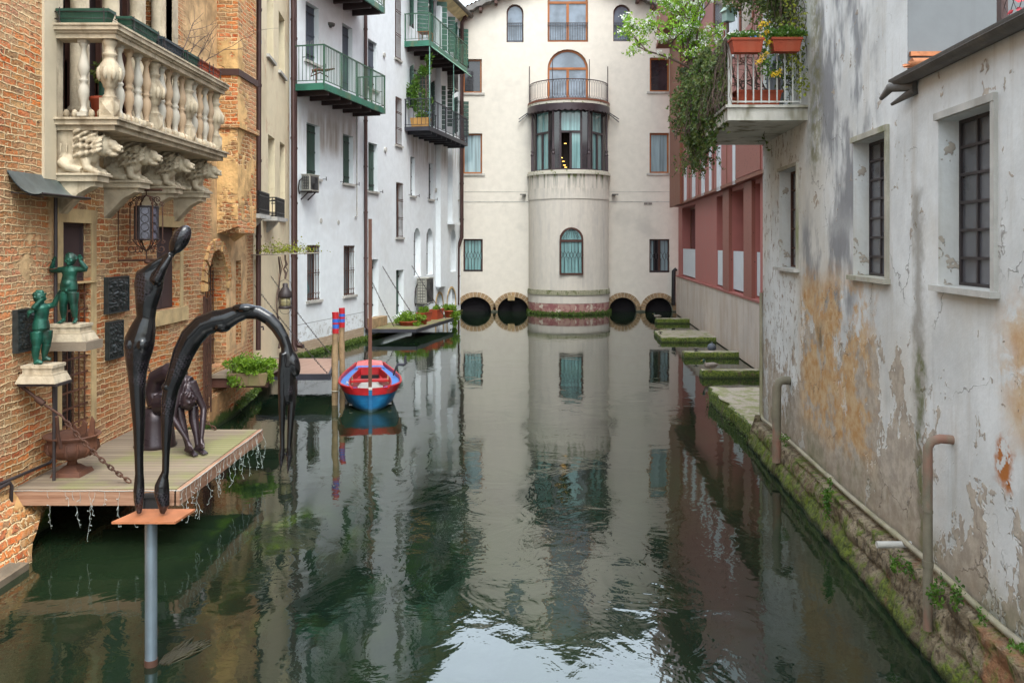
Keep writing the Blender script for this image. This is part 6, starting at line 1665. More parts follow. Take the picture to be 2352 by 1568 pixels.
def face(g, c, r, R=None):
    c = Vector(c)
    def P(x, y, z): v = Vector((x, y, z))*r; return c+(R @ v if R else v)
    g.ell(c, (r*.96, r*.98, r*1.06)); g.ell(P(0,-.35,-.45), r*.62); 
    for s_ in (-1,1): g.ell(P(s_*.42,-.70,-.32), r*.30); g.ell(P(s_*.98,0,-.05), (r*.12,r*.18,r*.22)); g.ell(P(s_*.34,-.86,.12), (r*.17,r*.09,r*.08))
    g.ell(P(0,-1.02,-.12), (r*.13,r*.16,r*.15)); g.ell(P(0,-.86,-.42), (r*.22,r*.10,r*.05)); g.ell(P(0,-.80,-.52), (r*.18,r*.12,r*.06)); g.ell(P(0,-.78,-.78), r*.20)
    rn = random.Random(2)
    for i in range(30):
        a = rn.uniform(0, 6.28); e = rn.uniform(.15, 1.3); v = Vector((math.cos(a)*math.cos(e), abs(math.sin(a))*math.cos(e) if e < .7 else math.sin(a)*math.cos(e), math.sin(e)))
        g.ell(P(v.x*.95, v.y*.95, v.z*1.02), r*.20, None, 6, 4)
c1 = thing('cherub_statue', 'frontal green bronze cherub with both arms raised on the upper plinth', 'statue', (-5.16,9.96,2.37), 'green bronze cherubs')
g = MB(T4(-5.16,9.96,2.37)); k_ = 1/1151
A = lambda x, y, d=0: Vector(((x-965)*k_, d, (1015-y)*k_))
face(g, A(975,150), .070)
g.tube([A(968,215), A(965,260)], [.036,.040], 12)
g.tube([A(965,262), A(965,310), A(962,370), A(955,440), A(952,500), A(955,560), A(955,600)], [.075,.092,.080,.088,.100,.100,.075], 18, True, .75, UPY)
g.ell(A(950,480,-.02), (.075,.07,.06)); g.ell(A(955,570,-.07), (.014,.014,.022), None, 8, 6)
for (sh, el, wr, hd, sd) in ((A(868,292),A(715,305,.0),A(765,185,-.03),A(790,130,-.04),(1,0,0)),(A(1062,290),A(1188,285,.0),A(1115,165,-.03),A(1120,130,-.04),(-1,0,0))):
    g.tube([A(965,290), sh], [.05,.040], 10); g.tube([sh, sh.lerp(el,.5), el], [.038,.034,.030], 10); g.tube([el, el.lerp(wr,.4), wr], [.030,.029,.020], 10); fingers(g, wr, hd-wr, sd)
for (hp, kn, an, tx) in ((A(905,600),A(882,765,-.01),A(872,940,.01),-.01),(A(1005,600),A(1022,765,-.01),A(1035,935,.0),.03)):
    g.tube([hp, hp.lerp(kn,.5), kn], [.068,.060,.042], 12); g.tube([kn, kn.lerp(an,.4), an], [.044,.042,.026], 12)
    t = an+Vector((tx,-.075,-.045)); g.tube([an+Vector((0,.015,-.025)), an+Vector((tx*.5,-.03,-.040)), t], [.030,.028,.020], 10, True, .75)
    for q in range(5): g.tube([t+Vector((-.02+.01*q,.01,-.003)), t+Vector((-.021+.0105*q,-.022,-.006))], [.007,.006], 6)
remesh(g, 'body', M['verdigris'], .0062, c1, True, 2, .4)
m = MB(T4(-5.16,9.96,2.37)); m.tube([A(650,278,-.05), A(760,285,-.06), A(830,268,-.05)], .006, 6); m.build('bracelet_rod', M['rust_light'], c1)
c2_ = thing('cherub_statue', 'winged green bronze cherub in profile hiding its face on the lower plinth', 'statue', (-5.16,9.38,1.98), 'green bronze cherubs')
g = MB(T4(-5.17,9.38,1.98)); k2 = 1/1219
A = lambda x, y, d=0: Vector(((x-605)*k2, d, (1555-y)*k2))
face(g, A(572,655), .068, R3('Z', 75))
g.tube([A(585,715), A(595,760)], [.036,.040], 12)
g.tube([A(600,755), A(605,800), A(608,870), A(600,940), A(597,1010), A(600,1080), A(605,1120)], [.060,.078,.072,.070,.082,.090,.070], 18, True, 1.05, UPY)
for (sh, el, wr, hd, sd) in ((A(585,790,-.07),A(565,800,-.11),A(665,670,-.07),A(700,600,-.05),(0,1,0)),(A(640,790,.05),A(740,770,.05),A(815,625,.02),A(850,575,.0),(0,1,0))):
    g.tube([A(605,790), sh], [.045,.038], 10); g.tube([sh, sh.lerp(el,.5), el], [.037,.034,.030], 10); g.tube([el, el.lerp(wr,.4), wr], [.031,.029,.020], 10); fingers(g, wr, hd-wr, sd)
for (hp, kn, an) in ((A(570,1120,-.04),A(570,1310,-.05),A(553,1500,-.04)),(A(645,1110,.03),A(655,1290,.03),A(612,1470,.04))):
    g.tube([hp, hp.lerp(kn,.5), kn], [.070,.062,.043], 12); g.tube([kn, kn.lerp(an,.4)+Vector((-.008,0,0)), an], [.045,.043,.026], 12)
    t = an+Vector((.075,-.005,-.028)); g.tube([an+Vector((-.015,0,-.02)), an.lerp(t,.5), t], [.030,.027,.018], 10, True, .75)
g.tube([A(560,820,.05), A(520,850,.06), A(490,930,.06)], [.045,.040,.012], 10, True, .4)
g.tube([A(560,820,-.09), A(505,850,-.10), A(480,940,-.10)], [.040,.042,.012], 10, True, .4)
remesh(g, 'body', M['verdigris'], .0062, c2_, True, 2, .4)
def plaque(label, r, seed):
    q = S1.rect(*r); M_ = MB(S1.M)
    m = MB(S1.M); m.box(q[0], q[1], .0, .045, q[2], q[3]); m.frame(rectl(*q), inset(rectl(*q), .02), .045, .06)
    o = tag(m.build('relief_plaque', M['relief']), label, 'plaque', 'dark bronze relief plaques on the brick wall'); rnd = random.Random(seed)
    m = MB(S1.M)
    def rel(a, b):
        e = min(a, 1-a, b, 1-b)*8; h = abs(mnoise.noise(Vector((a*6+seed, b*10, seed))))*.05+abs(mnoise.noise(Vector((a*17, b*24, seed*2))))*.022
        return (lerp(q[0]+.02, q[1]-.02, a), .046+h*min(1, e), lerp(q[2]+.02, q[3]-.02, b))
    m.grid(rel, 36, 54)
    m.build('relief', M['relief'], o)
plaque('dark relief plaque right of the barred window, upper of two, with sparse figures', (238,637,288,722), 1)
plaque('small dark relief plaque right of the barred window, below the larger one', (241,740,275,828), 4)
plaque('densely carved dark relief plaque left of the lower cherub', (28,712,78,812), 8)
# lead canopy + conduit
cn = thing('lead_canopy', 'curved grey-green lead canopy on the brick wall below the stone balcony', 'canopy', (-5.2,9.6,3.9))
def can(a, b, dz=0):
    y = lerp(9.12, 10.16, a); t = b; x = -5.40+.38*t; z = 4.09-.30*(1-(1-t)**2.2)*1.0+(.05*t*t); return (x, y, z+dz)
m = MB(); m.grid(lambda a, b: can(a, b), 14, 10); m.grid(lambda a, b: can(1-a, b, -.015), 14, 10); m.build('lead_sheet', M['lead'], cn)
m = MB(); m.tube([can(a/10, 1) for a in range(11)], .012, 6); m.bar((-5.4,9.2,3.86),(-5.05,9.2,3.80),.012); m.build('iron_frame', M['dark_iron'], cn)
m = MB(S1.M); u = S1.u(118); m.tube([(u,.05,3.9),(u,.05,.95)], .022, 8); tag(m.build('wall_conduit', M['dark_iron']), 'thin dark vertical pipe running down from the lead canopy', 'pipe')
# wrought iron lantern
YL = 11.7; ql = YL/F
def LP(px, py, dy=0.0): return Vector(((px-CX)*ql, YL+dy, CZ+(HY-py)*ql))
ZQ = lambda x, y, dy=0: LP(254.8+.1497*x, 402.4+.1497*y, dy)
ln = thing('wrought_lantern', 'ornate wrought iron lantern with bullseye glass on a square wall frame', 'lantern', LP(335,520))
m = MB(); m.tube([ZQ(-10,245), ZQ(770,225)], .017, 6); m.tube([ZQ(108,245), ZQ(100,1305)], .014, 6); m.tube([ZQ(-10,1312), ZQ(760,1295)], .017, 6); m.ell(ZQ(770,225), .02); m.ell(ZQ(570,1330), (.05,.05,.03))
m.build('wall_frame', M['rust_iron'], ln)
m = MB(); cxl = ZQ(545, 0); r0 = 165*ql*.1497
hexa = [(cxl.x+r0*math.cos(math.radians(a+15)), YL+r0*math.sin(math.radians(a+15))) for a in range(0, 360, 60)]
zt, zb2 = ZQ(0,485).z, ZQ(0,985).z
for x, y in hexa: m.box(x-.010, x+.010, y-.010, y+.010, zb2, zt)
for z in (zt, zb2): m.tube([(x, y, z) for x, y in hexa], .014, 6, close=True)
m.build('cage', M['dark_iron'], ln)
m = MB(); N = 6
for i in range(6):
    a, b = hexa[i], hexa[(i+1) % 6]; k = .985
    m.add([(cxl.x+(a[0]-cxl.x)*k, YL+(a[1]-YL)*k, zb2), (cxl.x+(b[0]-cxl.x)*k, YL+(b[1]-YL)*k, zb2), (cxl.x+(b[0]-cxl.x)*k, YL+(b[1]-YL)*k, zt), (cxl.x+(a[0]-cxl.x)*k, YL+(a[1]-YL)*k, zt)], [(0,1,2,3)])
m.build('glass', M['lamp_glass'], ln)
m = MB()
for i in range(6):
    a, b = Vector((*hexa[i],0)), Vector((*hexa[(i+1) % 6],0)); c = (a+b)/2; d = (b-a).normalized(); o_ = (c-Vector((cxl.x,YL,0))).normalized()*.004
    for k in range(4):
        z = lerp(zb2, zt, (k+.5)/4); m.tube([c+o_+d*math.cos(t*math.pi/6)*.050+Vector((0,0,z+math.sin(t*math.pi/6)*.052)) for t in range(12)], .004, 4, close=True)
m.build('bullseye_leads', M['dark_iron'], ln)
def scroll(m, p, d, s, r=.006, turns=1.2, flip=1):
    p = Vector(p); d = Vector(d).normalized(); up = Vector((0,0,flip)); pts = []
    for i in range(18):
        t = i/17; a = t*turns*2*math.pi; rr_ = s*(1-t*.75); pts.append(p+d*(s-rr_*math.cos(a))+up*rr_*math.sin(a))
    m.tube(pts, r, 5)
m = MB()
for i in range(6):
    x, y = hexa[i]; d = Vector((x-cxl.x, y-YL, 0)).normalized(); ox = Vector((x,y,0))
    m.tube([ox+d*.06+Vector((0,0,z)) for z in (zb2-.02, zt-.02)], .008, 6)
    m.tube([ox+d*.06+Vector((0,0,zt-.02)), ox+d*.055+Vector((0,0,zt+.05)), ox-d*.02+Vector((0,0,zt+.12)), Vector((cxl.x,YL,zt+.16)), Vector((cxl.x,YL,zt+.23))], .008, 6)
    m.tube([ox+d*.03+Vector((0,0,zb2)), ox-d*.03+Vector((0,0,zb2-.08)), Vector((cxl.x,YL,zb2-.16)), Vector((cxl.x,YL,zb2-.28))], .010, 6)
    scroll(m, ox+d*.02+Vector((0,0,zt+.03)), d, .035, .006, 1.2, 1); scroll(m, ox+d*.04+Vector((0,0,zb2-.03)), d, .03, .006, 1.2, -1); scroll(m, ox-d*.02+Vector((0,0,zb2-.13)), d, .06, .007, 1.1, -1); scroll(m, ox-d*.05+Vector((0,0,zt+.10)), d, .045, .006, 1.2, 1)
m.build('scrollwork', M['rust_iron'], ln)

# ================================================================= flower troughs on the carved balcony
zT = 5.885
def rack(o, L, W_, H_):
    m = MB()
    for z in (.06, .14): m.tube([(-L/2-.02,-W_/2-.02,z),(L/2+.02,-W_/2-.02,z),(L/2+.02,W_/2+.02,z),(-L/2-.02,W_/2+.02,z)], .005, 4, close=True)
    for x in (-L/2+.04, L/2-.04): m.tube([(x,-W_/2-.02,-.01),(x,-W_/2-.02,.19)], .006, 4)
    m.build('wire_rack', M['dark_iron'], o, False)
gt = 'empty troughs on the carved balcony'
for lab, loc, rz, L, mat in (('dark green trough on the short near side of the carved balcony rail', (-5.05,10.12,zT), 0, .60, 'green_pl'),
     ('dark green trough on the long rail, first from the balcony corner', (-4.72,10.78,zT), math.pi/2, .80, 'green_pl'),
     ('blue-black trough on the long rail, between two green ones', (-4.72,11.66,zT-.02), math.pi/2, .72, 'blue_pl'),
     ('short dark green trough beside the terracotta ones', (-4.72,12.36,zT-.02), math.pi/2, .52, 'green_pl')):
    o = planter(lab, loc, rz, L, .17, .18, mat, gt, cat='trough', name='flower_trough'); rack(o, L, .17, .18)
for lab, y, L in (('terracotta trough next to the last green trough on the carved balcony', 12.88, .40), ('terracotta trough at the far end of the carved balcony rail', 13.36, .40)):
    o = planter(lab, (-4.72,y,zT), math.pi/2, L, .16, .16, 'terracotta', 'terracotta troughs on the carved balcony', cat='trough', name='flower_trough'); rack(o, L, .16, .16)
m = MB(); rnd = random.Random(21)
for k in range(4): twig(m, (-4.85,12.5+.22*k,6.0), (rnd.uniform(-.1,.5), rnd.uniform(-.5,.8), .55), .75, .010, rnd, 2, .02, 3)
tag(m.build('bare_shrub', M['vine_wood']), 'leafless twiggy shrub rising behind the trough on the carved balcony', 'shrub')
o = thing('flower_pot', 'terracotta pot with a dark plant stump behind the carved balusters', 'pot', (-5.02,10.52,4.785))
m = MB(); m.lathe([(.12,0),(.16,.26),(.175,.27),(.175,.31),(.155,.31),(.15,.28),(0,.27)], (0,0,0), 20); m.build('pot', M['terracotta'], o, False)
m = MB(); m.tube([(0,0,.27),(0,0,.55)], .07, 10); m.build('stump', M['green_pl'], o, False); m = MB(); cloud(m, (0,0,.62), (.12,.12,.14), 160, .07, random.Random(3)); m.build('foliage', M['leaf_dark'], o, False)

# ================================================================= mid-left: platforms, planter box, chains, ship lantern
o = thing('plank_platform', 'grey plank platform below the arched gate carrying the wooden planter box', 'platform', (-4.9,16,.9))
m = MB()
for i in range(8): m.box(-5.55, -4.44, 15.3+i*.2+.004, 15.3+(i+1)*.2-.004, .89, .95)
m.build('boards', M['wood_grey'], o); m = MB(); m.box(-5.42,-4.40,15.34,15.46,.72,.885); m.box(-5.42,-4.40,16.6,16.72,.72,.885); m.build('beam', M['brown_wood'], o)
o = thing('planter_box', 'wooden planter box overflowing with bright green leaves on the plank platform', 'planter', (-4.72,15.42,.76))
m = MB(); m.hull8([(-.30,-.14,0),(.30,-.14,0),(.30,.14,0),(-.30,.14,0)],[(-.36,-.16,.22),(.36,-.16,.22),(.36,.16,.22),(-.36,.16,.22)])
for x in (-.2,0,.2): m.box(x-.004,x+.004,-.165,-.14,.0,.22)
m.build('box', M['lichen_wood'], o, False)
m = MB(); rnd = random.Random(9)
cloud(m, (0,0,.34), (.46,.28,.20), 2600, .062, rnd, 26); cloud(m, (-.25,-.16,.16), (.20,.08,.18), 420, .055, rnd, 6); cloud(m, (.34,-.14,.14), (.10,.07,.16), 200, .055, rnd, 4)
m.build('foliage', M['leaf_bright'], o, False); m = MB()
for i in range(20): twig(m, (rnd.uniform(-.3,.3),0,.2), (rnd.uniform(-1,1), rnd.uniform(-1,1), 1), .3, .006, rnd, 0)
m.build('stems', M['vine_wood'], o, False)
o = thing('plank_platform', 'pinkish plank platform with a dark steel edge hung on chains beside the striped poles', 'platform', (-4.8,19.5,.5))
P = [(-5.62,18.35),(-3.93,18.35),(-4.30,20.9),(-5.88,20.9)]
m = MB(); m.prism([(a,b) for a,b in P], .46, .50, 'z'); m.build('planks', M['planks'], o)
m = MB(); 
for a, b in ((0,1),(1,2),(2,3)): m.bar((*P[a],.44),(*P[b],.44),.05,.13)
for k in range(3): m.bar((lerp(-5.6,-4,k/2),18.4,.42),(lerp(-5.85,-4.3,k/2),20.85,.42),.06,.09)
m.box(-4.85,-4.58,18.315,18.325,.40,.47); m.build('steel_frame', M['charcoal'], o)
gch = 'thin chains holding the plank platform'
tag(chain_mesh(MB(), (-5.62,18.62,2.40), (-3.97,18.40,.50), .05, .026, .005, .05).build('thin_chain', M['dark_iron']), 'thin dark chain from the brown drainpipe to the near corner of the pinkish platform', 'chain', gch)
u, z = YW.uz(622,634); tag(chain_mesh(MB(), YW.P(u,.0,z), (-4.34,20.85,.50), .05, .026, .005, .05).build('thin_chain', M['dark_iron']), 'thin dark chain behind the ship lantern to the far corner of the pinkish platform', 'chain', gch)
sh_ = thing('net_shelf', 'wire net shelf sprouting dry plants above the ship lantern', 'shelf', (-4.95,18.6,3.05))
m = MB()
for i in range(14): y = 18.35+i*.045; m.tube([(-5.66,y,3.06+.004*(i%3)),(-4.30,y,3.10)], .005, 4)
for i in range(30): x = -5.66+i*.047; m.tube([(x,18.35,3.06+.001*i),(x,18.95,3.06+.001*i)], .005, 4)
m.tube([(-5.66,18.35,3.06),(-4.28,18.35,3.10),(-4.28,18.95,3.10),(-5.66,18.95,3.06)], .012, 5, close=True); m.build('net', M['wicker'], sh_)
m = MB(); rnd = random.Random(31)
for i in range(30): twig(m, (rnd.uniform(-5.45,-4.45), rnd.uniform(18.4,18.9), 3.08), (rnd.uniform(-.6,.6), rnd.uniform(-.5,.5), .6), rnd.uniform(.12,.32), .005, rnd, 1, .08, 2)
m.build('dry_stems', M['vine_wood'], sh_); m = MB()
for i in range(420): leaf_(m, (rnd.gauss(-4.95,.33), rnd.uniform(18.4,18.9), 3.12+abs(rnd.gauss(0,.07))+(.13 if rnd.random() < .15 else 0)), .06, rnd)
m.build('foliage', M['leaf_yellow'], sh_)
m = MB(); rnd = random.Random(8)
vx = [YW.P(YW.u(634+4*math.sin(k*.9)), .06, YW.z(634, 590+k*21)) for k in range(11)]
m.tube(vx, [.022+.008*math.sin(k*2) for k in range(11)], 7); m.tube([v+Vector((.03+.03*math.sin(i*1.7),.05*math.cos(i*1.3),0)) for i, v in enumerate(vx)], .012, 6)
tag(m.build('woody_vine', M['vine_wood']), 'old twisted vine stem climbing the yellow plaster behind the ship lantern', 'vine')
sl = thing('ship_lantern', 'old ship lantern hanging from a knotted rope under the net shelf', 'lantern', (-4.93,18.55,2.2))
def LZ(py): return CZ+(HY-py)/F*18.55
m = MB(); X0, Y0 = -4.93, 18.55
m.lathe([(.13,LZ(709)),(.14,LZ(706)),(.135,LZ(703)),(.12,LZ(702))], (X0,Y0,0), 18); m.build('lantern_base', M['dark_iron'], sl); m = MB(); m.lathe([(.145,LZ(683)),(.15,LZ(680)),(.14,LZ(672)),(.10,LZ(666)),(.07,LZ(660)),(.055,LZ(659)),(.06,LZ(652)),(.03,LZ(650))], (X0,Y0,0), 18)
m.build('lantern_cap', M['dark_iron'], sl)
m = MB(); m.lathe([(.115,LZ(703)),(.118,LZ(695)),(.118,LZ(690)),(.112,LZ(683))], (X0,Y0,0), 18); m.build('lamp_glass', M['lamp_clear'], sl)
m = MB()
for i in range(6): a = i*math.pi/3; m.tube([(X0+.135*math.cos(a),Y0+.135*math.sin(a),LZ(707)),(X0+.135*math.cos(a),Y0+.135*math.sin(a),LZ(682))], .006, 5)
m.tube([(X0+.14*math.cos(t*math.pi/8),Y0+.14*math.sin(t*math.pi/8),LZ(693)) for t in range(16)], .006, 4, close=True)
m.tube([(X0-.14,Y0,LZ(706)),(X0-.15,Y0,LZ(680)),(X0-.12,Y0,LZ(648)),(X0,Y0,LZ(640)),(X0+.12,Y0,LZ(648)),(X0+.15,Y0,LZ(680)),(X0+.14,Y0,LZ(706))], .005, 5)
m.tube([(X0+.12*math.sin(t*math.pi/8),Y0,LZ(716)-.11*math.cos(t*math.pi/8)+.06) for t in range(-6,7)], .005, 4); m.build('wire_guard', M['dark_iron'], sl)
m = MB(); m.tube([(X0,Y0,LZ(640)),(X0+.02,Y0,LZ(628)),(X0-.03,Y0,LZ(618)),(X0+.03,Y0,LZ(607)),(X0,Y0,LZ(596)),(X0,Y0,3.06)], [.02,.03,.018,.03,.02,.02], 7); m.tube([(X0+.02,Y0,LZ(628)),(X0+.06,Y0,LZ(622)),(X0+.01,Y0,LZ(612))], .012, 6); m.build('rope', M['vine_wood'], sl)

# ================================================================= boat and poles
bt = thing('rowing_boat', 'blue and red wooden rowing boat with a tall brown mast moored by the striped poles', 'boat', (-2.78,16.75,0), None, math.atan2(.62,3.65))
def interp(T, y):
    for (a, b), (c, d) in zip(T, T[1:]):
        if y <= c: return lerp(b, d, (y-a)/(c-a)) if c > a else b
    return T[-1][1]
GB = [(0,.02),(.03,.16),(.07,.32),(.14,.45),(.26,.55),(.5,.605),(.9,.63),(1.5,.625),(2.2,.57),(2.9,.47),(3.45,.37),(3.7,.325)]
WB = [(0,.02),(.06,.12),(.16,.22),(.3,.31),(.65,.44),(.95,.53),(1.5,.55),(2.2,.50),(2.9,.38),(3.45,.26),(3.7,.2)]
SH = [(0,.47),(.3,.50),(1.0,.48),(2.2,.44),(3.2,.44),(3.7,.46)]
ys = [0,.015,.03,.05,.07,.1,.14,.2,.28,.38,.5,.65,.8,1,1.25,1.5,1.8,2.1,2.4,2.7,3.0,3.25,3.45,3.7]
def sec(y, t):      # t 0 keel .. 1 gunwale
    g_, w_, s_ = interp(GB, y), interp(WB, y), interp(SH, y)
    z = lerp(-.12, s_, t); k = (z+.12)/(s_+.12)
    x = w_*.75*min(1, k*5)**.5*(1 if k > .0 else 0)
    kk = max(0, (z)/(s_)); x = lerp(w_*.82, g_, kk**.8) if z > 0 else w_*.82*max(.05, (k/(.12/(s_+.12))))**.5
    return x, z
ts = [0,.06,.12,.2,.3,.42,.54,.66,.76]
ts2 = [.76,.84,.92,1.0]
for nm, tt, mt in (('hull', ts, 'hull_blue'), ('rubbing_strake', ts2, 'boat_red')):
    m = MB(); off = .0 if nm == 'hull' else .016
    for sg in (-1, 1):
        vs = []
        for y in ys:
            for t in tt: x, z = sec(y, t); vs.append((sg*(x+off), y-(0 if y > .3 else off*.5), z))
        n = len(tt); m.add(vs, [(i*n+j, i*n+j+1, (i+1)*n+j+1, (i+1)*n+j) for i in range(len(ys)-1) for j in range(n-1)], True)
    y = 3.7; vs = [(-sec(y,t)[0]-off, y, sec(y,t)[1]) for t in tt]+[(sec(y,t)[0]+off, y, sec(y,t)[1]) for t in reversed(tt)]; m.add(vs, [tuple(range(len(vs)))])
    o = m.build(nm, M[mt], bt, False)
m = MB(); m.hull8([(-.035,-.03,-.15),(.035,-.03,-.15),(.02,.05,-.15),(-.02,.05,-.15)],[(-.035,-.035,.44),(.035,-.035,.44),(.02,.05,.44),(-.02,.05,.44)]); m.build('stem_post', M['hull_blue'], bt, False)
m = MB(); m.box(-.035,.035,-.05,.04,.44,.475); m.tube([(-.035,-.005,.478),(.035,-.005,.478)], .012, 6); m.build('stem_fitting', M['stone_grey'], bt, False)
def strip(m, f0, f1, ylist, th=.02):
    vs = []
    for y in ylist:
        a, b = f0(y), f1(y); vs += [a, b]
    n = len(ylist); m.add(vs, [(2*i, 2*i+1, 2*i+3, 2*i+2) for i in range(n-1)])
yy = [y for y in ys if y >= .06]
m = MB()
for sg in (-1, 1):      # gunwale cap, inner bulwark
    cap = lambda y, d, dz: (sg*max(.0, interp(GB, y)+d), y+(.02 if y < .3 and d < 0 else -.01*(y < .3)), interp(SH, y)+dz-(.05 if y < .09 else 0))
    strip(m, lambda y: cap(y,.024,0), lambda y: cap(y,.020,.018), yy); strip(m, lambda y: cap(y,.020,.018), lambda y: cap(y,-.018,.018), yy); strip(m, lambda y: cap(y,-.018,.018), lambda y: cap(y,-.024,-.075), yy)
m.build('gunwale', M['boat_lred'], bt, False)
y2 = [y for y in ys if y >= .2]
m = MB()
for sg in (-1, 1): strip(m, lambda y: (sg*(interp(GB,y)-.02), y, interp(SH,y)-.06), lambda y: (sg*max(.02, interp(GB,y)-.185-(.10 if y < .3 else 0)), y, interp(SH,y)-.055), y2)
m.add([(-.36,3.2,.40),(.36,3.2,.40),(.30,3.62,.41),(-.30,3.62,.41)], [(0,1,2,3)]); m.build('side_deck', M['boat_light'], bt, False)
m = MB(); x3 = [y for y in ys if .28 <= y <= 3.25]
for sg in (-1, 1):
    ib = lambda y, d=0: max(.02, interp(GB,y)-.185-(.10 if y < .3 else 0)+d)
    strip(m, lambda y: (sg*ib(y), y, interp(SH,y)-.035), lambda y: (sg*ib(y,-.02), y, interp(SH,y)-.035), x3)
    strip(m, lambda y: (sg*ib(y), y, interp(SH,y)-.035), lambda y: (sg*ib(y), y, interp(SH,y)-.06), x3)
    strip(m, lambda y: (sg*ib(y,-.02), y, interp(SH,y)-.035), lambda y: (sg*(ib(y,-.05)), y, .08), x3)
m.box(-.27,.27,3.20,3.24,.24,.42); m.box(-.35,-.22,2.6,3.2,.24,.26); m.box(.22,.35,2.6,3.2,.24,.26); m.build('inner_side', M['boat_red'], bt, False)
m = MB(); m.add([(-.32,3.66,.40),(.32,3.66,.40),(.29,3.72,.50),(0,3.73,.54),(-.29,3.72,.50),(-.32,3.60,.40),(.32,3.60,.40),(.29,3.66,.50),(0,3.67,.54),(-.29,3.66,.50)], [(0,1,2,3,4),(9,8,7,6,5),(5,6,1,0),(6,7,2,1),(7,8,3,2),(8,9,4,3),(9,5,0,4)]); m.build('transom', M['boat_lred'], bt, False)
m = MB(); m.box(-.42,.42,.4,3.2,.07,.085)
for k in range(5): m.box(-.35+.15*k,-.30+.15*k,.5,2.6,.085,.10)
m.build('floor_boards', M['boat_floor'], bt, False)
m = MB(); m.box(-.25,.25,3.14,3.19,.10,.25); m.build('stern_locker', M['void'], bt, False)
m = MB(); m.box(-.46,.46,1.60,1.82,.335,.375); m.build('thwart', M['boat_lred'], bt, False)
for x in (-.38,.38):
    m = MB(); m.tube([(x,1.62,.30),(x,1.62,.46)], .016, 6); m.build('thole_pin', M['ochre_stone'], bt, False)
m = MB(); m.tube([(.50,1.75,.44),(.56,1.75,.62),(.60,1.75,.68),(.72,1.75,.67),(.76,1.75,.70),(.755,1.75,.82),(.77,1.75,.86)], [.018,.022,.032,.036,.036,.026,.022], 10); m.build('oar_crutch', M['charcoal'], bt, False)
m = MB(); m.box(-.038,.038,1.42,1.50,.08,3.83); m.build('mast', M['mast'], bt, False)
m = MB(); m.tube([(-.49,.75,.44),(-.47,.75,.50),(-.43,.75,.44)], .012, 6); m.build('mooring_ring', M['stone_grey'], bt, False)
def stripe_pole(X, Y, ztop, r, segs, label, lean):
    o = thing('mooring_pole', label, 'pole', (X,Y,0), 'striped mooring poles')
    zb_ = ztop-sum(l for _, l in segs)
    def q(z): return (lean*(ztop-z)*-.02+.006*math.sin(z*5), 0, z)
    m = MB(); zz = [lerp(-.5, zb_, i/9) for i in range(10)]; m.tube([q(z) for z in zz], [r*(1+.08*math.sin(i*2.1)) for i in range(10)], 14); m.build('bare_wood', M['pole_wood'], o, False)
    z = zb_; k = 0
    for c, l in reversed(segs):
        m = MB(); m.tube([q(z), q(z+l)], r*1.06, 16); m.build('painted_band', M[c], o, False); z += l
stripe_pole(-3.62,17.5,1.90,.066,(('pole_red',.134),('pole_blue',.077),('pole_red',.035),('pole_blue',.087),('pole_red',.10)), 'red and blue striped wooden pole, nearest the boat, with rope round it', .4)
stripe_pole(-3.99,20.0,1.80,.066,(('pole_red',.135),('pole_blue',.07),('pole_red',.05),('pole_blue',.08),('pole_red',.12)), 'red and blue striped wooden pole behind the nearer one, at the platform corner', -.3)
m = MB(); m.tube([(-3.62+.078*math.cos(a),17.5+.078*math.sin(a),.30+.01*math.sin(a)) for a in [i*.5236 for i in range(12)]], .010, 5, close=True); m.tube([(-3.55,17.44,.30),(-3.50,17.38,.36),(-3.46,17.35,.47)], .009, 5)
tag(m.build('mooring_rope', M['rope']), 'thin pale rope tying the rowing boat to the nearer striped pole', 'rope')
# duck
def duck(label, loc, rz, s=1):
    o = thing('duck', label, 'duck', loc, None, rz, s)
    g = MB(); g.ell((0,0,.10), (.17,.085,.075)); g.ell((-.06,0,.12), (.11,.07,.06)); g.tube([(.12,0,.12),(.15,0,.17),(.155,0,.20)], [.05,.035,.032], 10); g.tube([(-.12,0,.11),(-.22,0,.13)], [.05,.012], 8, True, .6)
    for sy in (-1,1): g.tube([(.05,sy*.07,.12),(-.08,sy*.072,.13),(-.19,sy*.03,.14)], [.03,.03,.008], 8)
    remesh(g, 'body', M['duck_body'], .008, o, False, 2)
    m = MB(); m.ell((.165,0,.225), (.040,.032,.034)); m.tube([(.152,0,.16),(.158,0,.215)], [.034,.030], 10); m.build('head', M['duck_head'], o, False)
    m = MB(); m.tube([(.20,0,.222),(.245,0,.212)], [.014,.012], 8, True, .5); m.build('bill', M['duck_bill'], o, False)
    m = MB(); m.tube([(.0,.03,.04),(.0,.03,.0)], .006, 5); m.tube([(.0,-.03,.04),(.0,-.03,.0)], .006, 5); m.build('legs', M['duck_bill'], o, False)
duck('mallard drake facing left on the mossy beam nearest the wide ledge', (4.92,21.15,.19), math.pi)
duck('small pale bird on the farthest mossy beam', (6.05,35.5,.21), math.pi*.9, .8)
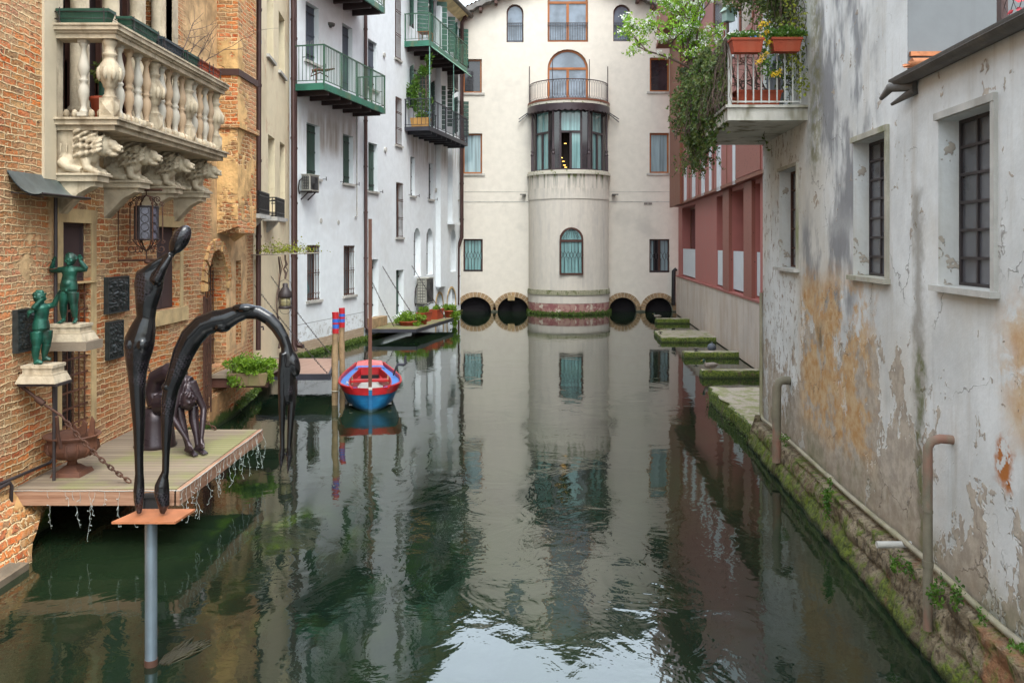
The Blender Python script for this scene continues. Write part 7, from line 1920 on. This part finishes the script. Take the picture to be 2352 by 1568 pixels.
# ================================================================= far platform with pots
o = thing('steel_platform', 'mossy boarded platform with a dark steel edge under the far white building', 'platform', (-4,31.5,.3))
P = [(-5.05,29.45),(-3.31,29.45),(-2.27,34.2),(-4.02,34.2)]
m = MB(); m.prism(P, .345, .37, 'z'); m.build('boards', M['mossy_top'], o)
m = MB()
for a, b in ((0,1),(1,2),(2,3)): m.bar((*P[a],.30),(*P[b],.30),.06,.12)
m.box(-4.10,-3.90,29.41,29.42,.27,.33); m.build('steel_frame', M['charcoal'], o)
gp = 'potted plants on the far steel platform'
def pot_round(label, loc, r, h, fol, leafm, seed, group, mat='terracotta'):
    o = thing('potted_plant', label, 'potted plant', loc, group)
    m = MB(); m.lathe([(r*.75,0),(r*.95,h*.82),(r,h*.83),(r,h),(r*.88,h),(r*.85,h*.9),(0,h*.88)], (0,0,0), 16); m.build('pot', M[mat], o, False)
    rnd = random.Random(seed); m = MB()
    for (c, r_, n, s, cl) in fol: cloud(m, c, r_, n, s, rnd, cl)
    m.build('foliage', M[leafm], o, False)
pot_round('low pot buried in a bushy green mound, nearest on the far platform', (-3.75,30.7,.37), .34, .16, [((0,0,.24),(.58,.45,.28),1900,.085,22),((.35,-.3,.05),(.25,.1,.2),200,.07,4)], 'leaf_bright', 4, gp)
pot_round('small round terracotta pot in front of the long troughs', (-3.22,31.1,.37), .14, .22, [((0,0,.26),(.12,.12,.08),90,.05,0)], 'leaf_mid', 5, gp)
planter('long terracotta trough with low greenery behind the bushy mound', (-3.32,32.2,.37), 1.35, .95, .34, .36, 'terracotta', gp, [((0,0,.42),(.45,.18,.14),650,.075,10)], 'leaf_bright', seed=6)
planter('long terracotta trough with a small white tag, second along the far platform', (-2.95,33.4,.37), 1.35, .85, .34, .38, 'terracotta', gp, [((0,0,.44),(.38,.16,.12),420,.075,8)], 'leaf_bright', seed=7)
pot_round('trailing plant spilling over the far corner of the steel platform', (-2.52,34.1,.37), .20, .28, [((0,0,.36),(.30,.3,.25),520,.09,10),((.22,-.18,.0),(.22,.15,.42),620,.085,10)], 'leaf_bright', 8, gp)
gc = 'thin chains holding the far steel platform'
def wch(px, py, end, lab):
    u, z = W2.uz(px, py, .02); tag(chain_mesh(MB(), W2.P(u,.02,z), end, .075, .036, .0075, .04, 6, 4).build('thin_chain', M['dark_iron']), lab, 'chain', gc)
wch(846, 628, (-4.15,30.0,.40), 'chain across the first green door, leftmost over the far platform')
wch(879, 612, (-3.33,30.7,.40), 'chain ending at the bushy mound on the far platform')
wch(946, 610, (-2.55,33.0,.42), 'chain passing the outdoor air conditioner above the terracotta troughs')
# air conditioners
def ac(label, W, px, py, w_, d_, h_, group='air conditioners on the white walls'):
    u, z = W.uz(px, py, 0); o = thing('air_conditioner', label, 'air conditioner', W.P(u, d_/2+.05, z), group)
    m = MB(W.M); m.box(u, u+w_, .08, .08+d_, z, z+h_); m.box(u-.02, u+w_+.02, .06, .10+d_, z+h_, z+h_+.02); m.build('casing', M['ac'], o)
    m = MB(W.M)
    for i in range(9): zz = lerp(z+.05, z+h_-.05, i/8); m.box(u-.012, u-.002, .11, .05+d_, zz-.010, zz+.010)
    for i in range(4): y = lerp(.12, .04+d_, i/3); m.box(u-.016, u-.002, y-.008, y+.008, z+.04, z+h_-.04)
    m.build('side_grille', M['ac_dark'], o)
    m = MB(W.M); c = u+w_*.5; r = min(w_, h_)*.40
    m.box(u+.05, u+w_-.05, .08+d_, .084+d_, z+.04, z+h_-.04)
    for k in range(1, 7): m.tube([(c+r*k/6*math.cos(a), .095+d_, z+h_/2+r*k/6*math.sin(a)) for a in [i*math.pi/9 for i in range(18)]], .006, 4, close=True)
    m.build('fan_grille', M['ac_dark'], o)
    for uu in (u+.08, u+w_-.08):
        m = MB(W.M); m.box(uu-.02, uu+.02, 0, .1+d_, z-.04, z); m.bar((uu,.02,z-.25),(uu,d_,z-.03),.03); m.build('bracket', M['dark_iron'], o)
    m = MB(W.M); m.tube([(u-.02,.12,z+h_*.8),(u-.10,.06,z+h_*.6),(u-.10,.03,z+.05),(u-.04,.04,z-.1)], .02, 6); m.build('hose', M['dark_iron'], o)
ac('air conditioner below the lower left shutters of the nearer white building', W1, 687, 438, .60, .26, .46)
ac('cream air conditioner above the terracotta troughs on the far platform', W2, 953, 697, 1.0, .40, 1.02)
ac('air conditioner tucked under the green balcony', W2, 1021, 203, .85, .34, .80)
# wall lamp
m = MB(W1.M); u, z = W1.uz(757, 58); m.lathe([(.02,.0),(.13,.02),(.15,.07),(.15,.10),(.02,.11)], (u,.06,z-.05), 16, True, .7); m.box(u-.04,u+.04,0,.06,z-.08,z+.02); tag(m.build('wall_lamp', M['gutter']), 'grey half-round wall lamp between the two upper grey shutters', 'wall lamp')
m = MB(W2.M); u, z = W2.uz(973, 16); m.lathe([(.05,.0),(.13,.05),(.14,.2),(.05,.26)], (u,.10,z-.1), 14); m.box(u-.04,u+.04,0,.08,z-.05,z+.1); tag(m.build('wall_lamp', M['ac']), 'round grey wall lamp between the top green shutters', 'wall lamp')
# plants on the black balcony
ub0, ub1, uw, uzs, uzr = lb
o = thing('climbing_plant', 'tall leafy climber on canes in a yellowish planter on the black balcony', 'plant', W2.P(ub0+.3, uw-.3, uzs))
m = MB(W2.M); a = ub0+.12; m.hull8([(a,.25,uzs+.02),(a+.28,.25,uzs+.02),(a+.28,uw-.12,uzs+.02),(a,uw-.12,uzs+.02)],[(a-.04,.20,uzs+.36),(a+.32,.20,uzs+.36),(a+.32,uw-.08,uzs+.36),(a-.04,uw-.08,uzs+.36)]); m.build('planter', M['basket'], o)
m = MB(W2.M)
for k in range(4): m.tube([(a+.14,.3+.18*k,uzs+.3),(a+.14,.32+.17*k,uzs+2.1)], .012, 5)
m.tube([(a+.2,.75,uzs+.3),(a+.18,.78,uzs+1.4),(a+.22,.76,uzs+2.2),(a+.2,.84,uzs+2.75)], [.03,.024,.018,.010], 6); m.build('stems', M['vine_wood'], o)
m = MB(W2.M); rnd = random.Random(41)
cloud(m, (a+.14,.36,uzs+1.3), (.16,.20,.85), 900, .12, rnd, 16); cloud(m, (a+.12,.10,uzs+1.35), (.12,.16,.5), 130, .12, rnd, 6); cloud(m, (a+.14,.60,uzs+.45), (.22,.34,.18), 380, .09, rnd, 8)
cloud(m, (a+.2,.72,uzs+1.1), (.15,.15,.5), 160, .11, rnd, 6); cloud(m, (a+.2,.74,uzs+2.2), (.22,.32,.24), 420, .13, rnd, 9); cloud(m, (a+.2,.92,uzs+2.65), (.14,.20,.22), 200, .12, rnd, 5); cloud(m, (a+.2,.92,uzs+.9), (.10,.14,.4), 90, .11, rnd, 5)
m.build('foliage', M['leaf_mid'], o)
m = MB(W2.M); m.ell((a+.75,.62,uzs+.62), (.12,.12,.12)); m.tube([(a+.75,.62,uzs),(a+.75,.62,uzs+.5)], .10, 10); tag(m.build('blue_bag', M['blue_cloth']), 'small blue bundle beside the climber on the black balcony', 'bag')
def small_table(label, W, u, y, z, mat, w_=.5, h_=.7):
    o = thing('side_table', label, 'table', W.P(u, y, z), 'small tables on the balconies')
    m = MB(W.M); m.box(u-w_/2, u+w_/2, y-w_/2, y+w_/2, z+h_-.03, z+h_); m.build('table_top', M[mat], o)
    for a, b in ((-1,-1),(1,-1),(1,1),(-1,1)):
        m = MB(W.M); m.bar((u+a*w_*.42, y+b*w_*.42, z), (u+a*w_*.42, y+b*w_*.42, z+h_-.03), .03); m.build('leg', M[mat], o)
small_table('small black table on the black balcony', W2, ub0+1.6, .5, uzs, 'black_iron', .5, .7)
small_table('small brown wooden table on the upper green balcony', W2, ub[0]+1.0, .55, ub[3], 'orange_wood', .5, .55)
# driftwood on the near green balcony
m = MB(W1.M); u = gb[0]+.5; z = gb[3]; m.tube([(u,.4,z+.45),(u+.1,.55,z+.5),(u+.1,.75,z+.47),(u+.3,.95,z+.55)], [.05,.04,.045,.02], 7); m.tube([(u,.42,z+.45),(u,.35,z+.3),(u+.1,.6,z+.42),(u+.2,.8,z+.3)], .02, 6); m.tube([(u+.05,.5,z),(u+.05,.5,z+.45)], .02, 6)
tag(m.build('driftwood', M['rust_light']), 'twisted brown driftwood piece on a stick on the long green balcony', 'driftwood')
# teal bottles / things behind the low barred windows
for q in gr:
    m = MB(W1.M); m.ell((q[0]+.2, -.13, q[2]+.35), (.13,.05,.28)); tag(m.build('teal_cushion', M['teal_cloth']), 'teal cushion behind the bars of the %s low window of the nearer white building' % ('left' if q is gr[0] else 'right'), 'cushion', 'teal cushions behind window bars')

# ================================================================= right balcony: ivy, blossom, troughs
iv = thing('ivy_curtain', 'thick ivy curtain hanging over the far side of the white railed balcony', 'climbing plant', (2.7,12.8,5))
rnd = random.Random(77); m = MB(); st = MB()
def ivy_pt():
    t = rnd.random()**.8; y = lerp(11.35, 14.35, t); x0 = lerp(2.86, 3.02, (y-11.2)/2.8)
    s = rnd.random(); top = lerp(5.95, 6.35, t)+.1*math.sin(y*5); bot = lerp(5.10, 4.62, t**.7)-.28*(.5+.5*math.sin(y*7.3))*rnd.random()
    z = lerp(top, bot, s); bulge = (.10+.36*t)*math.sin(min(1, s*1.15)*math.pi)**.6
    return Vector((x0-rnd.uniform(-.12, 1)*bulge*(.8+.3*math.sin(y*9+z*7)), y, z))
for i in range(21000):
    p = ivy_pt(); 
    if mnoise.noise(p*4.5) < -.16: continue
    leaf_(m, p, .058, rnd, (-.7,-.5,.3), .25, .7)
for k in range(26):      # trailing ends below the slab
    y = rnd.uniform(12.6, 14.4); p = Vector((lerp(2.86,3.0,(y-11.2)/2.8)-rnd.uniform(-.1,.35), y, 4.8)); pts = [p.copy()]
    for j in range(8): p = p+Vector((rnd.gauss(0,.025), rnd.gauss(0,.02), -rnd.uniform(.02,.075))); pts.append(p.copy()); [leaf_(m, p+Vector((rnd.gauss(0,.02),rnd.gauss(0,.02),0)), .055, rnd) for _ in range(2)]
    st.tube(pts, .004, 4)
for k in range(70):
    y = rnd.uniform(11.2, 12.3); x0 = lerp(2.86,2.96,(y-11.2)/2.8); p = Vector((x0-.02, y, 6.05)); pts = [p.copy()]
    for j in range(14): p = p+Vector((rnd.gauss(-.004,.018), rnd.gauss(0,.03), -.068)); pts.append(p.copy())
    st.tube(pts, .0045, 4)
for k in range(20):
    y = rnd.uniform(12.5, 14.3); p = Vector((2.9, y, 6.1)); pts = [p.copy()]
    for j in range(12): p = p+Vector((rnd.gauss(-.01,.02), rnd.gauss(0,.03), -.09)); pts.append(p.copy())
    st.tube(pts, .006, 4)
m.build('foliage', M['leaf_dark'], iv); st.build('stems', M['vine_wood'], iv)
m = MB()
for i in range(800):
    p = ivy_pt(); leaf_(m, p+Vector((-.03,0,0)), .055, rnd)
m.build('young_leaves', M['leaf_mid'], iv)
# blossom tree
bl2 = thing('blossoming_tree', 'small tree with white blossom and fresh green leaves behind the ivy', 'tree', (3.0,13.9,5.12))
rnd = random.Random(12); m = MB(); tips = []
m.tube([(3.02,13.75,5.14),(2.98,13.8,5.9),(2.92,13.9,6.25)], [.05,.04,.032], 8)
for d, L in (((-.75,.1,.55),1.0),((-.45,0,.9),1.2),((-.1,.1,1),1.15),((.25,0,1),1.0),((-.95,-.1,.75),.9),((-.3,.2,.8),.9)):
    twig(m, (2.92,13.9,6.15), d, L, .024, rnd, 2, -.03, 3, tips)
m.build('trunk', M['vine_wood'], bl2)
lf = MB(); fl = MB()
for p in tips:
    if p.z < 6.3: continue
    for k in range(12): leaf_(lf, p+Vector((rnd.gauss(0,.045), rnd.gauss(0,.045), rnd.gauss(0,.045))), .062, rnd)
    if rnd.random() < .62:
        c = p+Vector((rnd.gauss(0,.03), rnd.gauss(0,.03), rnd.gauss(0,.03)))
        for k in range(22): leaf_(fl, c+Vector((rnd.gauss(0,.024), rnd.gauss(0,.024), rnd.gauss(0,.024))), .030, rnd, None, .3, .9)
lf.build('foliage', M['leaf_blossom'], bl2); fl.build('blossom', M['white_flower'], bl2)
# climber on the wall end of the balcony and overhead
wc = thing('wall_creeper', 'loose creeper hanging from above between the balcony and the stained wall', 'climbing plant', (3.8,11.6,6))
rnd = random.Random(99); m = MB(); st = MB()
for k in range(70):
    y = rnd.uniform(11.15, 12.8); x = 2.98+.0803*y-rnd.uniform(.02, .85)*rnd.random()-.02; z0 = rnd.uniform(6.9, 7.8); L = rnd.uniform(.4, 1.1) if x < 3.65 else rnd.uniform(.6, 2.3); p = Vector((x, y, z0)); pts = [p.copy()]; n = int(L/.07)
    for j in range(n):
        p = p+Vector((rnd.gauss(0,.014), rnd.gauss(0,.014), -.07)); pts.append(p.copy())
        for _ in range(3): leaf_(m, p+Vector((rnd.gauss(0,.045), rnd.gauss(0,.045), rnd.gauss(0,.03))), .058, rnd)
    st.tube(pts, .0045, 4)
cloud(m, (3.60,12.2,6.98), (.55,.5,.40), 4200, .06, rnd, 30)
m.build('foliage', M['leaf_dark'], wc); st.build('stems', M['vine_wood'], wc)
m = MB(); rnd = random.Random(98)
for k in range(26):
    x = rnd.uniform(3.60, 3.86); y = 11.15+rnd.uniform(-.05,.1); z = rnd.uniform(5.35, 6.7)
    for _ in range(14): leaf_(m, (x+rnd.gauss(0,.05), y+rnd.gauss(0,.05), z+rnd.gauss(0,.09)), .055, rnd)
m.build('young_leaves', M['leaf_yellow'], wc)
gt2 = 'orange-red troughs on the white railed balcony'
planter('orange-red trough hung on the rail at the free corner of the white railed balcony', (3.05,11.12,5.78), 0, .41, .17, .185, 'terracotta', gt2, [((0,0,.22),(.22,.10,.07),360,.05,8)], 'leaf_mid', seed=13)
planter('orange-red trough hung on the rail next to the stained wall', (3.56,11.12,5.79), 0, .38, .17, .18, 'terracotta', gt2, [((0,0,.24),(.24,.12,.10),620,.05,10)], 'leaf_mid', seed=14, flowers=None)
planter('large orange-red trough on the floor of the white railed balcony', (3.31,11.52,5.125), 0, .60, .22, .23, 'terracotta', gt2, None, seed=15)
planter('small orange-red trough on the balcony floor, half hidden by the larger one', (2.99,11.62,5.125), 0, .22, .18, .15, 'terracotta', gt2, None, seed=16)
yf = thing('yellow_flowers', 'spray of yellow flowers tumbling through the middle of the white railing', 'flowers', (3.3,11.15,5.9)); rnd = random.Random(55); m = MB(); f_ = MB()
for (x, z, n) in ((3.28,6.10,90),(3.33,5.98,70),(3.28,5.78,60),(3.30,5.62,90),(3.38,5.52,70)):
    for k in range(n): leaf_(m, (x+rnd.gauss(0,.055), 11.10+rnd.gauss(0,.04), z+rnd.gauss(0,.05)), .045, rnd)
for (x, z) in ((3.24,6.13),(3.30,6.16),(3.22,5.96),(3.34,5.90),(3.24,5.72),(3.20,5.66),(3.29,5.75),(3.40,5.50),(3.46,5.52),(3.30,6.04)):
    f_ = MB()
    for k in range(34): leaf_(f_, (x+rnd.gauss(0,.022), 11.06+rnd.gauss(0,.02), z+rnd.gauss(0,.018)), .026, rnd, None, .3, .9)
    f_.build('flower_cluster', M['yellow_flower'], yf)
m.build('foliage', M['leaf_mid'], yf)
m = MB(); rnd = random.Random(17)
for k in range(9): twig(m, (3.05+.07*k,11.55,5.30), (rnd.uniform(-.8,.5), rnd.uniform(-.3,.3), 1), .55, .012, rnd, 2, .05, 3)
tag(m.build('bare_shrub', M['vine_wood']), 'tangle of bare brown stems growing from the large orange-red trough', 'shrub')
bh = thing('nest_box', 'pale green wooden nest box above the white railed balcony', 'nest box', (3.17,12.5,6.55), None, .35)
m = MB(); m.prism([(-.07,0),(.07,0),(.07,.17),(0,.24),(-.07,.17)], -.06, .06); m.build('box', mk('pale_green_box_paint', (.32,.45,.40), .7), bh, False)
m = MB(); m.prism([(-.10,.145),(0,.255),(.10,.145),(.09,.135),(0,.235),(-.09,.135)], -.08, .08); m.build('roof', mk('pale_mint_roof', (.42,.56,.46), .7), bh, False)
m = MB(); m.tube([(0,-.058,.13),(0,-.064,.13)], .018, 12); m.build('entrance_hole', M['void'], bh, False)
m = MB(); m.tube([(.02,.02,-1.42),(.0,.02,0)], .022, 7); m.build('stake', M['vine_wood'], bh, False)
g = MB(); g.ell((3.60,11.75,5.55), (.10,.10,.28)); g.ell((3.58,11.72,5.80), (.12,.10,.10)); g.ell((3.62,11.75,5.30), (.15,.12,.14)); g.tube([(3.62,11.65,5.95),(3.52,11.6,5.70),(3.68,11.6,5.50),(3.60,11.62,5.28)], .022, 8)
remesh(g, 'covered_chair', mk('grey_cover_cloth', (.22,.24,.27), .85), .02, None, True, 3); o = bpy.data.objects['covered_chair']; tag(o, 'grey cloth-covered bundle standing behind the white railing', 'covered chair')
g = MB(); g.ell((3.30,12.0,6.12), (.20,.20,.06)); g.ell((3.42,12.0,6.17), (.12,.14,.05)); remesh(g, 'blue_sheet', M['blue_cloth'], .02, None, True, 2); tag(bpy.data.objects['blue_sheet'], 'crumpled blue plastic sheet above the troughs of the white railed balcony', 'sheet')

# ================================================================= pipes and weeds on the stained wall
def onR(px, py, off): u, z = R1.uz(px, py, off); return R1.P(u, off, z)
gpi = 'outlet pipes on the stained wall'
m = MB(); a = onR(2131,1010,.20); b = onR(2115,1428,.20); m.tube([a+Vector((.22,.0,.0)), a+Vector((.10,0,.01)), a+Vector((.03,0,-.01)), a+Vector((0,0,-.06)), Vector((a.x,a.y,b.z))], .037, 14); m.tube([(a.x,a.y,.72),(a.x,a.y,.77)], .043, 14); m.tube([(a.x,a.y,1.15),(a.x,a.y,1.17)], .040, 14)
tag(m.build('outlet_pipe', M['grey_pipe']), 'large grey and rust stained bent outlet pipe, nearer of two on the stained wall', 'pipe', gpi)
m = MB(); a = onR(1784,878,.20); b = onR(1781,1058,.20); m.tube([a+Vector((.22,.05,.02)), a+Vector((.09,0,.03)), a+Vector((.03,0,.01)), a+Vector((0,0,-.07)), Vector((a.x,a.y,b.z))], .062, 14); m.tube([(a.x,a.y,.50),(a.x,a.y,.54)], .068, 14)
tag(m.build('outlet_pipe', M['grey_pipe']), 'grey bent outlet pipe near the far corner of the stained wall', 'pipe', gpi)
m = MB(); pts = [onR(1748,672,.03), onR(1748,948,.05), onR(1752,962,.06)]+[onR(px, 957+(px-1746)*.868+3*math.sin(px*.02), .06) for px in range(1775, 2500, 60)]
m.tube(pts, .026, 10)
for px in (1900,2050,2200): p = onR(px, 957+(px-1746)*.868, .06); q = onR(px+12, 957+(px-1734)*.868, .06); m.tube([p, q], .032, 10)
tag(m.build('long_pipe', M['pale_pipe']), 'long pale pipe running along the foot of the stained wall', 'pipe')
m = MB(); a = onR(2052,1250,.16); m.tube([a+Vector((.2,0,0)), a+Vector((-.15,0,-.0))], .030, 14); tag(m.build('spout', M['stone_grey']), 'short pale plastic spout sticking out above the mossy stones', 'spout')
rnd = random.Random(61); gw = 'weeds on the mossy stones'
for (px, py, n, s, w_, h_, lab) in ((1905,1150,300,.040,.10,.30,'tallest hanging green weed on the mossy stones, between the two outlet pipes'),(2058,1285,110,.036,.08,.14,'small green weed right below the pale spout'),(2090,1315,60,.034,.07,.08,'tiny green weed just left of the nearer outlet pipe'),
     (2150,1350,150,.036,.11,.14,'green weed just right of the nearer outlet pipe'),(2190,1372,110,.036,.10,.12,'second green weed right of the nearer outlet pipe'),(2255,1420,40,.03,.06,.06,'tiny weed under the long pipe near the right edge'),(2335,1482,60,.034,.07,.06,'weed under the long pipe at the right edge'),(1800,1010,80,.036,.08,.18,'weed beside the far outlet pipe')):
    p = onR(px, py, .22); m = MB(); cloud(m, p, (w_*.7, w_, h_), n, s, rnd, 5); tag(m.build('weed', M['leaf_mid']), lab, 'weed', gw)
m = MB(); 
for i in range(420):
    t = rnd.random(); y = lerp(14.1, 17.7, t); leaf_(m, (3.93+.03*(y-14)-rnd.uniform(0,.05), y, rnd.uniform(.0,.26)), .035, rnd, (-1,0,.2))
tag(m.build('ledge_moss', M['moss_leaf'], None), 'tufts of moss hanging down the edge of the wide ledge', 'moss', None, 'stuff')
m = MB()
for i in range(2600):      # moss and ferns along the left-hand waterline
    w_, u = (W1, rnd.uniform(.2, W1.L)) if rnd.random() < .7 else (S2, rnd.uniform(0, S2.L))
    if mnoise.noise(Vector((u*1.7, 0, 3))) < -.25: continue
    leaf_(m, w_.P(u, .14+rnd.uniform(0,.05), rnd.uniform(.0,.16)+(.12 if w_ is S2 else 0)), .06, rnd, (1,-.3,.4))
tag(m.build('waterline_moss', M['moss_leaf']), 'fringe of moss and small ferns along the left-hand waterline', 'moss', None, 'stuff')
m = MB()
for i in range(900):
    a = math.radians(rnd.uniform(-85,85)); r = 2.04; leaf_(m, (bc.x+r*math.sin(a), bc.y-r*math.cos(a), rnd.uniform(-.02,.16)), .09, rnd, (math.sin(a),-math.cos(a),.4))
tag(m.build('bay_moss', M['moss_leaf']), 'dark green moss round the foot of the round bay', 'moss', None, 'stuff')
# fence on the low roof
fe = thing('wire_fence', 'rusty post with diamond wire mesh on the low roof edge at the top right', 'fence', (3.62,6.3,4.8))
m = MB(); m.box(3.595,3.645,6.27,6.33,4.79,6.4); m.box(3.58,3.66,6.25,6.35,4.79,4.93); m.build('post', M['brown_pipe'], fe)
m = MB()
for k in range(-14, 26):
    y0 = 6.27-k*.11
    for dy in (-1, 1):
        a = Vector((3.62, y0, 4.86)); b = Vector((3.62, y0+dy*.85, 6.3))
        if max(a.y,b.y) > 6.3:
            hi_, lo_ = (a, b) if a.y > b.y else (b, a); t = (hi_.y-6.29)/(hi_.y-lo_.y)
            if t >= 1: continue
            hi2 = hi_.lerp(lo_, t)
            a, b = hi2, lo_
        if min(a.y,b.y) < 3.2: continue
        m.tube([a+Vector((-.09*(6.3-a.y)*0,0,0)), b], .0028, 4)
m.build('wire_mesh', M['dark_iron'], fe)
rl_ = thing('red_leaved_plant', 'red-flowered plant behind the wire mesh at the top right', 'plant', (3.7,6.0,4.8)); rnd = random.Random(71); m = MB(); s_ = MB()
for k in range(12): twig(s_, (3.66,6.05-.07*k,4.8), (rnd.uniform(-.2,.2), rnd.uniform(-.6,.2), .8), .22, .004, rnd, 0)
for k in range(120): leaf_(m, (3.65+rnd.gauss(0,.03), rnd.uniform(5.2,6.22), 4.86+abs(rnd.gauss(0,.05))+.04), .05, rnd)
m.build('red_flowers', M['red_leaf'], rl_); s_.build('stems', M['vine_wood'], rl_)
